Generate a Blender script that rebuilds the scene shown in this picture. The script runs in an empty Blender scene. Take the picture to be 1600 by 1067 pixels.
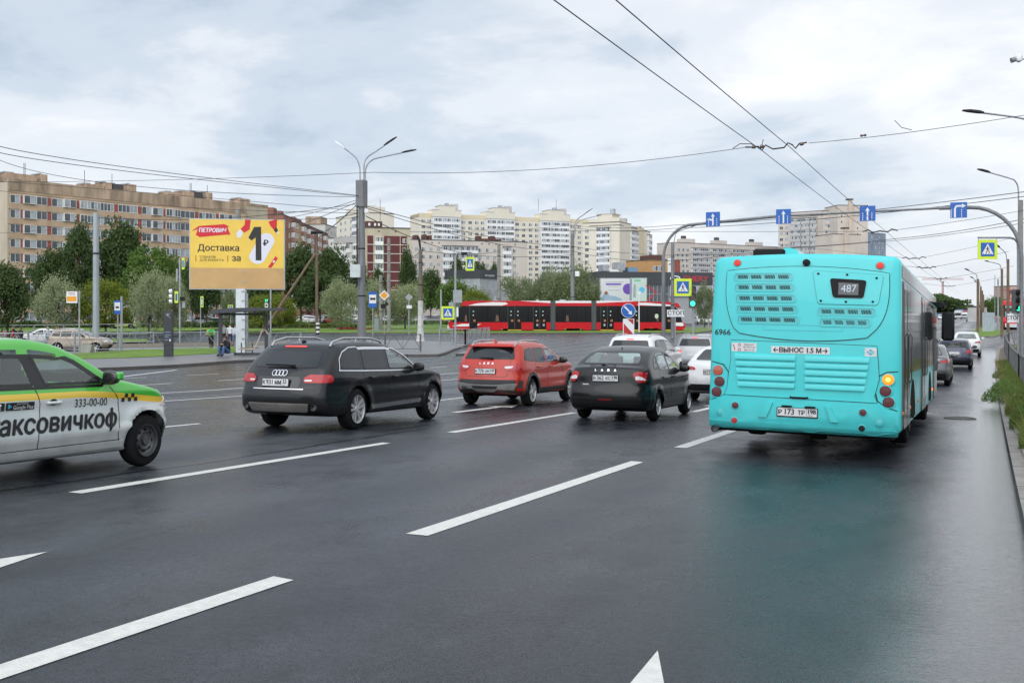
import bpy, bmesh, math, random
from mathutils import Vector, Matrix
from mathutils.bvhtree import BVHTree
from mathutils.geometry import tessellate_polygon
R = math.radians
random.seed(7)
scene = bpy.context.scene
COL = scene.collection
# ---------------------------------------------------------------- camera
FPX = 1663.0; TH = R(23.9); EYE = 1.555; HY = 492.0
cd = bpy.data.cameras.new('camera')
cd.sensor_width = 36.0; cd.lens = FPX / 1600.0 * 36.0
cd.shift_y = (HY - 533.5) / 1600.0
cd.clip_start = 0.1; cd.clip_end = 6000
cam = bpy.data.objects.new('camera', cd); COL.objects.link(cam)
cam.location = (0, 0, EYE); cam.rotation_euler = (R(90), 0, TH)
scene.camera = cam
scene.render.resolution_x = 1024; scene.render.resolution_y = 682
scene.view_settings.view_transform = 'Standard'; scene.view_settings.look = 'None'
scene.view_settings.exposure = 0.45; scene.view_settings.gamma = 1.0
scene.render.engine = 'CYCLES'
try:
 scene.cycles.max_bounces = 6; scene.cycles.transparent_max_bounces = 12
 scene.cycles.caustics_reflective = False; scene.cycles.caustics_refractive = False
except Exception: pass
# ---------------------------------------------------------------- sky and sun
SUN_EL, SUN_AZ = R(42), R(178)
world = bpy.data.worlds.new('World'); scene.world = world; world.use_nodes = True
def build_world():
 nt = world.node_tree; N = nt.nodes; Lk = nt.links; N.clear()
 out = N.new('ShaderNodeOutputWorld'); bg = N.new('ShaderNodeBackground'); bg.inputs[1].default_value = 0.1
 sky = N.new('ShaderNodeTexSky'); sky.sky_type = 'NISHITA'; sky.sun_disc = False
 sky.sun_elevation = SUN_EL; sky.sun_rotation = SUN_AZ; sky.air_density = 1.0; sky.dust_density = 2.0
 tc = N.new('ShaderNodeTexCoord'); sep = N.new('ShaderNodeSeparateXYZ'); Lk.new(tc.outputs['Generated'], sep.inputs[0])
 def mth(op, a, b=None, c=None, clamp=False):
  m = N.new('ShaderNodeMath'); m.operation = op; m.use_clamp = clamp
  for i, v in enumerate((a, b, c)):
   if v is None: continue
   if isinstance(v, (int, float)): m.inputs[i].default_value = v
   else: Lk.new(v, m.inputs[i])
  return m.outputs[0]
 zz = mth('MAXIMUM', sep.outputs[2], 0.0); zz = mth('ADD', zz, 0.20)
 comb = N.new('ShaderNodeCombineXYZ')
 Lk.new(mth('DIVIDE', sep.outputs[0], zz), comb.inputs[0]); Lk.new(mth('DIVIDE', sep.outputs[1], zz), comb.inputs[1])
 def noise(scale, detail, rough, dist, off):
  mp = N.new('ShaderNodeMapping'); mp.inputs['Location'].default_value = off; mp.inputs['Rotation'].default_value = (0, 0, TH)
  mp.inputs['Scale'].default_value = (0.95, 1.0, 1.0)
  Lk.new(comb.outputs[0], mp.inputs[0])
  n = N.new('ShaderNodeTexNoise'); n.inputs['Scale'].default_value = scale; n.inputs['Detail'].default_value = detail
  n.inputs['Roughness'].default_value = rough; n.inputs['Distortion'].default_value = dist
  Lk.new(mp.outputs[0], n.inputs['Vector']); return n.outputs[0]
 def ramp(src, stops):
  r = N.new('ShaderNodeValToRGB'); r.color_ramp.interpolation = 'EASE'
  el = r.color_ramp.elements
  while len(el) < len(stops): el.new(0.5)
  for e, (p, c) in zip(el, stops): e.position = p; e.color = c if len(c) == 4 else (*c, 1)
  Lk.new(src, r.inputs[0]); return r.outputs[0]
 big = noise(0.62, 4.0, 0.5, 0.35, (3.1, 1.7, 0)); fine = noise(2.0, 8.0, 0.6, 0.25, (7.3, 2.2, 4))
 comb2 = mth('ADD', mth('MULTIPLY', big, 0.62), mth('MULTIPLY', fine, 0.38))
 # the photo's sky is bluer and darker away from the road axis (left), whiter towards it
 ax = mth('ADD', mth('MULTIPLY', sep.outputs[0], math.cos(TH)), mth('MULTIPLY', sep.outputs[1], math.sin(TH)))
 comb2 = mth('ADD', comb2, mth('MULTIPLY', ax, 0.025))
 cl = ramp(comb2, [(0.37, (0.41, 0.51, 0.64)), (0.44, (0.57, 0.655, 0.755)), (0.50, (0.76, 0.81, 0.875)), (0.60, (0.97, 0.98, 1.0))])
 hz = ramp(sep.outputs[2], [(0.0, (0.80, 0.83, 0.88)), (0.10, (0.74, 0.79, 0.86)), (0.3, (0.80, 0.82, 0.86))])
 fac = ramp(sep.outputs[2], [(0.0, (0.0,)*3), (0.10, (0.85,)*3)])
 mx = N.new('ShaderNodeMix'); mx.data_type = 'RGBA'; Lk.new(fac, mx.inputs[0]); Lk.new(hz, mx.inputs[6]); Lk.new(cl, mx.inputs[7])
 # thin overcast: glow added round the unseen sun, behind the camera, brightens the scene
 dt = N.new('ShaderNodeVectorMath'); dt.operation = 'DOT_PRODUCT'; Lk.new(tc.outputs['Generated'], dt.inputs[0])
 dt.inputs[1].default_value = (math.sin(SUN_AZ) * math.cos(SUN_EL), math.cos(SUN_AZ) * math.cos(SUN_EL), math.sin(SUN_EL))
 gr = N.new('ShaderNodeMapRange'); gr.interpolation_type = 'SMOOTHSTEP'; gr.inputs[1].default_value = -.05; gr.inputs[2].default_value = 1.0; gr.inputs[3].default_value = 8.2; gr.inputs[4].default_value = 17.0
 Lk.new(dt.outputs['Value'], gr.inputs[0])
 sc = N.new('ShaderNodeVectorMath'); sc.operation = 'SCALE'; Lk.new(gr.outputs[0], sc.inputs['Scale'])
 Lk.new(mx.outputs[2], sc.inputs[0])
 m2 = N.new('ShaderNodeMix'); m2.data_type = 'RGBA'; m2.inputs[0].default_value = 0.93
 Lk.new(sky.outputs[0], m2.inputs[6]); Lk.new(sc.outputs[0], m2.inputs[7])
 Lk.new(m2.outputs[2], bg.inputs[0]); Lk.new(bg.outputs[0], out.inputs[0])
build_world()
sd = bpy.data.lights.new('sun', 'SUN'); sd.energy = 0.8; sd.angle = R(60); sd.color = (1.0, 0.965, 0.92)
sun = bpy.data.objects.new('sun', sd); COL.objects.link(sun)
dv = Vector((math.sin(SUN_AZ) * math.cos(SUN_EL), math.cos(SUN_AZ) * math.cos(SUN_EL), math.sin(SUN_EL)))
sun.rotation_euler = dv.to_track_quat('Z', 'Y').to_euler()
# ---------------------------------------------------------------- terrain: a road that dips 1 m towards the junction
_kx = [-200, 0, 25, 42, 55, 73, 90, 110, 130, 200, 5000]
_kd = [-4.045, 1.555, 2.255, 2.58, 2.72, 2.62, 2.32, 2.05, 1.95, 1.65, 1.62]
def _interp(y):
 for i in range(len(_kx) - 1):
  if y <= _kx[i + 1]: return _kd[i] + (_kd[i + 1] - _kd[i]) * (y - _kx[i]) / (_kx[i + 1] - _kx[i])
 return _kd[-1]
def _D(y):
 if y < 19: return 1.555 + .028 * y
 if y < 30: return _interp(y)
 return sum(_interp(y + o) for o in (-6, -3, 0, 3, 6)) / 5
TMIN, TMAX = -60, 260
_tab = [EYE - _D(i) for i in range(TMIN, TMAX + 1)]
def T(y):
 if y <= TMIN: return _tab[0]
 if y >= TMAX: return _tab[-1]
 i = int(math.floor(y)) - TMIN; t = y - math.floor(y)
 return _tab[i] * (1 - t) + _tab[min(i + 1, len(_tab) - 1)] * t
def P(px, py, Z):
 X = (px - 800) / FPX * Z
 return Vector((X * math.cos(TH) - Z * math.sin(TH), X * math.sin(TH) + Z * math.cos(TH), EYE - (py - HY) / FPX * Z))
def G(px, py):
 Z = prev = 3.0
 while Z < 2500:
  a = P(px, py, Z)
  if a.z < T(a.y):
   l, h = prev, Z
   for _ in range(30):
    m = (l + h) / 2; a = P(px, py, m)
    if a.z < T(a.y): h = m
    else: l = m
   return Vector((a.x, a.y, T(a.y)))
  prev = Z; Z *= 1.01
 return P(px, py, 2500)
def GZ(px, Z):
 a = P(px, 0, Z); return Vector((a.x, a.y, T(a.y)))
def on_y(px, py, y):
 a = P(px, py, 1.0); d = a - Vector((0, 0, EYE)); t = y / d.y
 return (d.x * t, EYE + d.z * t)
def on_x(px, py, x):
 a = P(px, py, 1.0); d = a - Vector((0, 0, EYE)); t = x / d.x
 return (d.y * t, EYE + d.z * t)
# ---------------------------------------------------------------- materials
MATS = {}
def srgb(h):
 if isinstance(h, str):
  c = [int(h[i:i + 2], 16) / 255 for i in (0, 2, 4)]
 else: c = [v / 255 for v in h]
 return tuple((v / 12.92 if v <= 0.04045 else ((v + 0.055) / 1.055) ** 2.4) for v in c)
def mat(name, col, rough=0.6, metal=0.0, coat=0.0, var=0.12, vscale=3.0, bump=0.0, bscale=20.0, emit=None, estr=1.0, spec=0.5, var2=None, streak=0.0):
 if name in MATS: return MATS[name]
 m = bpy.data.materials.new(name); m.use_nodes = True; nt = m.node_tree; b = nt.nodes['Principled BSDF']
 b.inputs['Roughness'].default_value = rough; b.inputs['Metallic'].default_value = metal
 b.inputs['Coat Weight'].default_value = coat; b.inputs['Coat Roughness'].default_value = 0.06
 b.inputs['Specular IOR Level'].default_value = spec
 c = srgb(col) if isinstance(col, str) else tuple(col)
 if var > 0:
  tc = nt.nodes.new('ShaderNodeTexCoord'); n = nt.nodes.new('ShaderNodeTexNoise')
  n.inputs['Scale'].default_value = vscale; n.inputs['Detail'].default_value = 5; n.inputs['Roughness'].default_value = 0.62
  if streak:
   mp = nt.nodes.new('ShaderNodeMapping'); mp.inputs['Scale'].default_value = (1, 1, streak)
   nt.links.new(tc.outputs['Object'], mp.inputs[0]); nt.links.new(mp.outputs[0], n.inputs['Vector'])
  else: nt.links.new(tc.outputs['Object'], n.inputs['Vector'])
  r = nt.nodes.new('ShaderNodeValToRGB'); e = r.color_ramp.elements
  c2 = srgb(var2) if var2 else tuple(v * (1 - var) for v in c)
  e[0].position = .3; e[1].position = .7
  e[0].color = (*c2, 1); e[1].color = (*[min(1, v * (1 + var * .6)) for v in c], 1)
  nt.links.new(n.outputs[0], r.inputs[0]); nt.links.new(r.outputs[0], b.inputs['Base Color'])
 else: b.inputs['Base Color'].default_value = (*c, 1)
 if bump > 0:
  tc2 = nt.nodes.new('ShaderNodeTexCoord'); n2 = nt.nodes.new('ShaderNodeTexNoise'); n2.inputs['Scale'].default_value = bscale; n2.inputs['Detail'].default_value = 6
  bp = nt.nodes.new('ShaderNodeBump'); bp.inputs['Strength'].default_value = bump; bp.inputs['Distance'].default_value = 0.02
  nt.links.new(tc2.outputs['Object'], n2.inputs['Vector']); nt.links.new(n2.outputs[0], bp.inputs['Height']); nt.links.new(bp.outputs[0], b.inputs['Normal'])
 if emit:
  b.inputs['Emission Color'].default_value = (*(srgb(emit) if isinstance(emit, str) else emit), 1); b.inputs['Emission Strength'].default_value = estr
 MATS[name] = m; return m
def paint(name, col, metal=0.25, rough=0.32, coat=1.0, dirt=1.0):
 if name in MATS: return MATS[name]
 m = mat(name, col, rough, metal, coat=coat, var=0.06, vscale=1.3, spec=.5 * coat)
 # road dirt on the lower body, with ragged upper edge
 nt = m.node_tree; b = nt.nodes['Principled BSDF']; link = b.inputs['Base Color'].links[0].from_socket
 tc = nt.nodes.new('ShaderNodeTexCoord'); sp = nt.nodes.new('ShaderNodeSeparateXYZ'); nt.links.new(tc.outputs['Object'], sp.inputs[0])
 n = nt.nodes.new('ShaderNodeTexNoise'); n.inputs['Scale'].default_value = 5; n.inputs['Detail'].default_value = 6; nt.links.new(tc.outputs['Object'], n.inputs['Vector'])
 a = nt.nodes.new('ShaderNodeMath'); a.operation = 'MULTIPLY_ADD'; a.inputs[1].default_value = 0.5; nt.links.new(n.outputs[0], a.inputs[0]); nt.links.new(sp.outputs[2], a.inputs[2])
 mr = nt.nodes.new('ShaderNodeMapRange'); mr.inputs[1].default_value = 0.42; mr.inputs[2].default_value = 0.95; mr.inputs[3].default_value = 0.42 * dirt; mr.inputs[4].default_value = 0.02 * dirt
 nt.links.new(a.outputs[0], mr.inputs[0])
 mx = nt.nodes.new('ShaderNodeMix'); mx.data_type = 'RGBA'; mx.inputs[7].default_value = (0.075, 0.07, 0.064, 1)
 nt.links.new(mr.outputs[0], mx.inputs[0]); nt.links.new(link, mx.inputs[6]); nt.links.new(mx.outputs[2], b.inputs['Base Color'])
 mr2 = nt.nodes.new('ShaderNodeMapRange'); mr2.inputs[3].default_value = 0.3 * coat; mr2.inputs[4].default_value = coat; mr2.inputs[1].default_value = 0.35; mr2.inputs[2].default_value = 0.8
 nt.links.new(a.outputs[0], mr2.inputs[0]); nt.links.new(mr2.outputs[0], b.inputs['Coat Weight'])
 return m
def glass(name, tint, alpha):
 if name in MATS: return MATS[name]
 m = bpy.data.materials.new(name); m.use_nodes = True; nt = m.node_tree; nt.nodes.clear()
 out = nt.nodes.new('ShaderNodeOutputMaterial'); tr = nt.nodes.new('ShaderNodeBsdfTransparent'); gl = nt.nodes.new('ShaderNodeBsdfGlossy')
 df = nt.nodes.new('ShaderNodeBsdfPrincipled'); df.inputs['Base Color'].default_value = (0.33, 0.42, 0.41, 1); df.inputs['Roughness'].default_value = .5
 fr = nt.nodes.new('ShaderNodeLayerWeight'); fr.inputs[0].default_value = .5; pw = nt.nodes.new('ShaderNodeMath'); pw.operation = 'POWER'; pw.inputs[1].default_value = 3.0; mx = nt.nodes.new('ShaderNodeMixShader'); m0 = nt.nodes.new('ShaderNodeMixShader')
 tr.inputs[0].default_value = (*tint, 1); gl.inputs['Roughness'].default_value = 0.03; gl.inputs[0].default_value = (.95, .97, .97, 1)
 m0.inputs[0].default_value = alpha
 nt.links.new(tr.outputs[0], m0.inputs[1]); nt.links.new(df.outputs[0], m0.inputs[2])
 ml = nt.nodes.new('ShaderNodeMath'); ml.operation = 'MULTIPLY_ADD'; ml.inputs[1].default_value = .85; ml.inputs[2].default_value = .07; ml.use_clamp = True
 nt.links.new(fr.outputs['Facing'], pw.inputs[0]); nt.links.new(pw.outputs[0], ml.inputs[0]); nt.links.new(ml.outputs[0], mx.inputs[0]); nt.links.new(m0.outputs[0], mx.inputs[1]); nt.links.new(gl.outputs[0], mx.inputs[2])
 nt.links.new(mx.outputs[0], out.inputs[0]); MATS[name] = m; return m
def livery(m):
 nt = m.node_tree; b = nt.nodes['Principled BSDF']; base = b.inputs['Base Color'].links[0].from_socket
 tc = nt.nodes.new('ShaderNodeTexCoord'); sp = nt.nodes.new('ShaderNodeSeparateXYZ'); nt.links.new(tc.outputs['Object'], sp.inputs[0])
 mr = nt.nodes.new('ShaderNodeMapRange'); mr.interpolation_type = 'SMOOTHSTEP'; mr.inputs[1].default_value = 1.5; mr.inputs[2].default_value = 3.25; mr.inputs[3].default_value = 0; mr.inputs[4].default_value = .125
 nt.links.new(sp.outputs[1], mr.inputs[0]); ad = nt.nodes.new('ShaderNodeMath'); ad.operation = 'ADD'; nt.links.new(sp.outputs[2], ad.inputs[0]); nt.links.new(mr.outputs[0], ad.inputs[1])
 prev = base
 for lim, col in ((.838, (.74, .49, .03, 1)), (.905, (.06, .42, .035, 1))):
  g = nt.nodes.new('ShaderNodeMath'); g.operation = 'GREATER_THAN'; g.inputs[1].default_value = lim; nt.links.new(ad.outputs[0], g.inputs[0])
  x = nt.nodes.new('ShaderNodeMix'); x.data_type = 'RGBA'; nt.links.new(g.outputs[0], x.inputs[0]); nt.links.new(prev, x.inputs[6]); x.inputs[7].default_value = col; prev = x.outputs[2]
 nt.links.new(prev, b.inputs['Base Color']); return m
# ---------------------------------------------------------------- object helpers
def link(o, parent=None):
 COL.objects.link(o)
 if parent is not None: o.parent = parent
 return o
def tag(o, label=None, cat=None, group=None, kind=None):
 if label: o['label'] = label
 if cat: o['category'] = cat
 if group: o['group'] = group
 if kind: o['kind'] = kind
 return o
def empty(name, loc, rz=0.0, label=None, cat=None, group=None, rx=0.0):
 o = bpy.data.objects.new(name, None); o.empty_display_size = .2; link(o); o.location = loc; o.rotation_euler = (rx, 0, rz)
 return tag(o, label, cat, group)
def copy_tree(o, parent=None):
 c = o.copy(); COL.objects.link(c); c.parent = parent
 for ch in o.children: copy_tree(ch, c)
 return c
class MB:
 def __init__(s): s.v = []; s.f = []; s.m = []; s.cur = 0; s.M = None
 def _p(s, p): return tuple(s.M @ Vector(p)) if s.M is not None else tuple(p)
 def add(s, vs, fs):
  o = len(s.v); s.v += [s._p(p) for p in vs]
  for f in fs: s.f.append(tuple(i + o for i in f)); s.m.append(s.cur)
 def box(s, x0, x1, y0, y1, z0, z1):
  s.add([(x0, y0, z0), (x1, y0, z0), (x1, y1, z0), (x0, y1, z0), (x0, y0, z1), (x1, y0, z1), (x1, y1, z1), (x0, y1, z1)],
 [(0, 3, 2, 1), (4, 5, 6, 7), (0, 1, 5, 4), (1, 2, 6, 5), (2, 3, 7, 6), (3, 0, 4, 7)])
 def cbox(s, x0, x1, y0, y1, z0, z1, c=0.01):
  xs = (x0, x1); ys = (y0, y1); zs = (z0, z1); vs = []; 
  def sg(i): return (1 if i == 0 else -1)
  idx = {}
  for i in (0, 1):
   for j in (0, 1):
    for k in (0, 1):
     idx[(i, j, k, 'x')] = len(vs); vs.append((xs[i], ys[j] + sg(j) * c, zs[k] + sg(k) * c))
     idx[(i, j, k, 'y')] = len(vs); vs.append((xs[i] + sg(i) * c, ys[j], zs[k] + sg(k) * c))
     idx[(i, j, k, 'z')] = len(vs); vs.append((xs[i] + sg(i) * c, ys[j] + sg(j) * c, zs[k]))
  bm = bmesh.new(); bv = [bm.verts.new(v) for v in vs]; bmesh.ops.convex_hull(bm, input=bv); bm.verts.index_update()
  V = [tuple(v.co) for v in bm.verts]; F = [tuple(v.index for v in f.verts) for f in bm.faces]; bm.free(); s.add(V, F)
 def cyl(s, a, b, r, n=12, r2=None, caps=True):
  s.tube([a, b], [r, r if r2 is None else r2], n, caps)
 def tube(s, pts, r, n=8, caps=True):
  pts = [Vector(p) for p in pts]; rs = r if isinstance(r, (list, tuple)) else [r] * len(pts)
  vs = []; fs = []; up = None
  for i, p in enumerate(pts):
   d = (pts[min(i + 1, len(pts) - 1)] - pts[max(i - 1, 0)]).normalized()
   if up is None: up = Vector((0, 0, 1)) if abs(d.z) < .9 else Vector((1, 0, 0))
   x = d.cross(up).normalized(); y = x.cross(d).normalized(); up = y
   for k in range(n):
    t = 2 * math.pi * k / n; vs.append(p + (x * math.cos(t) + y * math.sin(t)) * rs[i])
  for i in range(len(pts) - 1):
   for k in range(n):
    a = i * n + k; b_ = i * n + (k + 1) % n; fs.append((a, b_, b_ + n, a + n))
  if caps: fs.append(tuple(range(n - 1, -1, -1))); fs.append(tuple(range((len(pts) - 1) * n, len(pts) * n)))
  s.add(vs, fs)
 def lathe(s, prof, axis='z', c=(0, 0, 0), n=24):
  vs = []; fs = []
  for (r, h) in prof:
   for k in range(n):
    t = 2 * math.pi * k / n; a, b = r * math.cos(t), r * math.sin(t)
    q = {'z': (a, b, h), 'x': (h, a, b), 'y': (b, h, a)}[axis]; vs.append((q[0] + c[0], q[1] + c[1], q[2] + c[2]))
  for i in range(len(prof) - 1):
   for k in range(n):
    a = i * n + k; b = i * n + (k + 1) % n; fs.append((a, b, b + n, a + n))
  s.add(vs, fs)
 def prism(s, poly, h0, h1, axis='z'):
  def q(a, b, h): return {'z': (a, b, h), 'x': (h, a, b), 'y': (a, h, b)}[axis]
  n = len(poly); vs = [q(a, b, h0) for a, b in poly] + [q(a, b, h1) for a, b in poly]
  tri = tessellate_polygon([[Vector((a, b, 0)) for a, b in poly]])
  fs = [tuple(t) for t in tri] + [tuple(i + n for i in reversed(t)) for t in tri] + [(i, (i + 1) % n, (i + 1) % n + n, i + n) for i in range(n)]
  s.add(vs, fs)
 def build(s, name, mats, parent=None, smooth=None, fixn=True):
  me = bpy.data.meshes.new(name); me.from_pydata(s.v, [], s.f)
  if not isinstance(mats, (list, tuple)): mats = [mats]
  for m in mats: me.materials.append(m)
  if len(mats) > 1: me.polygons.foreach_set('material_index', s.m)
  if fixn:
   bm = bmesh.new(); bm.from_mesh(me); bmesh.ops.recalc_face_normals(bm, faces=bm.faces); bm.to_mesh(me); bm.free()
  if smooth is not None:
   me.polygons.foreach_set('use_smooth', [True] * len(me.polygons)); me.set_sharp_from_angle(angle=R(smooth))
  me.update(); o = bpy.data.objects.new(name, me); return link(o, parent)
def round_poly(pts, r, n=4):
 out = []; N_ = len(pts)
 for i in range(N_):
  p = Vector(pts[i]); a = Vector(pts[i - 1]) - p; b = Vector(pts[(i + 1) % N_]) - p
  rr = min(r, a.length * .45, b.length * .45); p0 = p + a.normalized() * rr; p1 = p + b.normalized() * rr
  for k in range(n + 1):
   t = k / n; out.append(tuple(p0 * (1 - t) ** 2 + p * 2 * t * (1 - t) + p1 * t * t))
 return out
def rect(x0, x1, z0, z1): return [(x0, z0), (x1, z0), (x1, z1), (x0, z1)]
def offset_poly(pts, d):
 n = len(pts); A = sum(pts[i][0] * pts[(i + 1) % n][1] - pts[(i + 1) % n][0] * pts[i][1] for i in range(n)); sgn = 1 if A > 0 else -1
 out = []
 for i in range(n):
  p = Vector(pts[i][:2]); a = (p - Vector(pts[i - 1][:2])); b = (Vector(pts[(i + 1) % n][:2]) - p)
  if a.length < 1e-6 or b.length < 1e-6: out.append(tuple(p)); continue
  a.normalize(); b.normalize(); na = Vector((-a.y, a.x)) * sgn; nb = Vector((-b.y, b.x)) * sgn; m = na + nb
  if m.length < .2: out.append(tuple(p)); continue
  m.normalize(); out.append(tuple(p + m * d / max(.5, m.dot(na))))
 return out
def text_mesh(txt, size, mode='CENTER', shear=0.0, bold=0.0):
 cu = bpy.data.curves.new('lettering', 'FONT'); cu.body = txt; cu.size = size; cu.align_x = mode; cu.align_y = 'CENTER'; cu.shear = shear; cu.offset = bold
 cu.resolution_u = 3
 o = bpy.data.objects.new('lettering', cu); COL.objects.link(o); dg = bpy.context.evaluated_depsgraph_get()
 me = bpy.data.meshes.new_from_object(o.evaluated_get(dg)); V = [tuple(v.co) for v in me.vertices]; F = [tuple(p.vertices) for p in me.polygons]
 bpy.data.objects.remove(o); bpy.data.curves.remove(cu); bpy.data.meshes.remove(me); return V, F
def flat_text(mb, txt, size, u, v, w, frame, wide=1.0, bold=0, **k):
 V, F = text_mesh(txt, size, **k)
 for i, (dx, dz) in enumerate(((0, 0), (-bold, 0), (bold, 0), (0, bold * .6), (0, -bold * .6)) if bold else ((0, 0),)): mb.add([frame(u + a * wide + dx, v + b + dz, w + .0003 * i) for a, b, _ in V], F)
# ---------------------------------------------------------------- ground sheets that follow the terrain
def sheet_bm(poly, dz, side=None):
 bm = bmesh.new(); vs = [bm.verts.new((p[0], p[1], 0)) for p in poly]
 tri = tessellate_polygon([[Vector((p[0], p[1], 0)) for p in poly]])
 for t in tri:
  try: bm.faces.new([vs[i] for i in t])
  except ValueError: pass
 ys = [p[1] for p in poly]
 for c in range(max(TMIN, math.ceil(min(ys))), min(TMAX, math.floor(max(ys))) + 1):
  bmesh.ops.bisect_plane(bm, geom=bm.verts[:] + bm.edges[:] + bm.faces[:], plane_co=(0, c, 0), plane_no=(0, 1, 0), dist=1e-5)
 bmesh.ops.recalc_face_normals(bm, faces=bm.faces)
 for f in bm.faces:
  if f.normal.z < 0: f.normal_flip()
 if side:
  ed = [e for e in bm.edges if e.is_boundary]
  r = bmesh.ops.extrude_edge_only(bm, edges=ed)
  nv = [g for g in r['geom'] if isinstance(g, bmesh.types.BMVert)]; low = set(nv)
 else: low = set()
 for v in bm.verts: v.co.z = T(v.co.y) + (dz - side if v in low else dz)
 return bm
def sheet(name, poly, dz, m, kind='structure', side=None, side_mat=None, parent=None):
 bm = sheet_bm(poly, dz, side)
 if side_mat is not None:
  for f in bm.faces:
   f.normal_update()
   if abs(f.normal.z) < .5: f.material_index = 1
 me = bpy.data.meshes.new(name); bm.to_mesh(me); bm.free(); me.materials.append(m)
 if side_mat is not None: me.materials.append(side_mat)
 o = bpy.data.objects.new(name, me); link(o, parent)
 if kind: o['kind'] = kind
 return o
def multi_sheet(name, polys, dz, m, kind='structure'):
 full = bmesh.new()
 for p in polys:
  bm = sheet_bm(p, dz); me = bpy.data.meshes.new('t'); bm.to_mesh(me); bm.free(); full.from_mesh(me); bpy.data.meshes.remove(me)
 me = bpy.data.meshes.new(name); full.to_mesh(me); full.free(); me.materials.append(m); o = bpy.data.objects.new(name, me); link(o)
 if kind: o['kind'] = kind
 return o
# ---------------------------------------------------------------- ground materials
def asphalt():
 m = bpy.data.materials.new('wet_asphalt'); m.use_nodes = True; nt = m.node_tree; b = nt.nodes['Principled BSDF']; N = nt.nodes; L = nt.links
 tc = N.new('ShaderNodeTexCoord'); sp = N.new('ShaderNodeSeparateXYZ'); L.new(tc.outputs['Object'], sp.inputs[0])
 def noise(s, d, r=.6, scl=(1, 1, 1)):
  mp = N.new('ShaderNodeMapping'); mp.inputs['Scale'].default_value = scl; L.new(tc.outputs['Object'], mp.inputs[0])
  n = N.new('ShaderNodeTexNoise'); n.inputs['Scale'].default_value = s; n.inputs['Detail'].default_value = d; n.inputs['Roughness'].default_value = r
  L.new(mp.outputs[0], n.inputs['Vector']); return n.outputs[0]
 def ramp(src, st):
  r = N.new('ShaderNodeValToRGB'); el = r.color_ramp.elements
  while len(el) < len(st): el.new(.5)
  for e, (p, c) in zip(el, st): e.position = p; e.color = (*c, 1) if not isinstance(c, float) else (c, c, c, 1)
  L.new(src, r.inputs[0]); return r.outputs[0]
 def mth(op, a, b_=None, cl=False):
  x = N.new('ShaderNodeMath'); x.operation = op; x.use_clamp = cl
  for i, v in enumerate((a, b_)):
   if v is None: continue
   if isinstance(v, (int, float)): x.inputs[i].default_value = v
   else: L.new(v, x.inputs[i])
  return x.outputs[0]
 big = noise(.16, 5, .6, (1, .35, 1)); mid = noise(1.3, 6, .65, (1, .6, 1)); grit = noise(70, 3, .7); stone = N.new('ShaderNodeTexVoronoi'); stone.inputs['Scale'].default_value = 95
 L.new(tc.outputs['Object'], stone.inputs['Vector'])
 w = mth('ADD', mth('MULTIPLY', big, .5), mth('MULTIPLY', mid, .5))
 # puddle ribbon along the right kerb, and its ragged edge
 edge = mth('ADD', sp.outputs[0], mth('MULTIPLY', mth('SUBTRACT', noise(.5, 4, .6, (1, .35, 1)), .5), 1.3))
 pud = N.new('ShaderNodeMapRange'); pud.inputs[1].default_value = -0.85; pud.inputs[2].default_value = -0.2; pud.interpolation_type = 'SMOOTHSTEP'; L.new(edge, pud.inputs[0])
 lim = N.new('ShaderNodeMapRange'); lim.inputs[1].default_value = 0.7; lim.inputs[2].default_value = 0.9; lim.inputs[3].default_value = 1; lim.inputs[4].default_value = 0; L.new(sp.outputs[0], lim.inputs[0])
 far_ = N.new('ShaderNodeMapRange'); far_.inputs[1].default_value = 76; far_.inputs[2].default_value = 86; far_.inputs[3].default_value = 1; far_.inputs[4].default_value = 0; L.new(sp.outputs[1], far_.inputs[0])
 puddle = mth('MULTIPLY', mth('MULTIPLY', pud.outputs[0], lim.outputs[0]), far_.outputs[0])
 col = ramp(mth('ADD', w, mth('MULTIPLY', noise(.09, 3, .5, (1, .5, 1)), .12)), [(.43, (.003, .0038, .005)), (.56, (.0088, .0102, .013)), (.69, (.024, .0265, .031))])
 spk = ramp(mth('ADD', mth('MULTIPLY', stone.outputs['Distance'], .6), mth('MULTIPLY', noise(17, 5, .9), .5)), [(.36, .05), (.56, 2.6)])
 m1 = N.new('ShaderNodeMix'); m1.data_type = 'RGBA'; m1.blend_type = 'MULTIPLY'; m1.inputs[0].default_value = 1.0; L.new(col, m1.inputs[6]); L.new(spk, m1.inputs[7])
 # wheel tracks, slightly darker and smoother
 L.new(m1.outputs[2], b.inputs['Base Color'])
 trk = mth('MULTIPLY', mth('ADD', mth('COSINE', mth('MULTIPLY', mth('ADD', sp.outputs[0], .35), 3.0)), 1.0), noise(.35, 3, .6, (1, .15, 1)))
 w2 = mth('SUBTRACT', w, mth('MULTIPLY', trk, .075))
 w2 = mth('ADD', w2, .035)
 rg = ramp(w2, [(.38, .17), (.5, .31), (.62, .50)])
 rmix = N.new('ShaderNodeMix'); rmix.data_type = 'FLOAT'; L.new(puddle, rmix.inputs[0]); L.new(rg, rmix.inputs[2]); rmix.inputs[3].default_value = .24
 L.new(rmix.outputs[0], b.inputs['Roughness']); b.inputs['Specular IOR Level'].default_value = .38; L.new(puddle, b.inputs['Coat Weight']); b.inputs['Coat Roughness'].default_value = .11; b.inputs['Coat IOR'].default_value = 1.45
 bp = N.new('ShaderNodeBump'); bp.inputs['Distance'].default_value = .006
 h = mth('ADD', grit, mth('MULTIPLY', stone.outputs['Distance'], .7)); L.new(h, bp.inputs['Height'])
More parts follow.
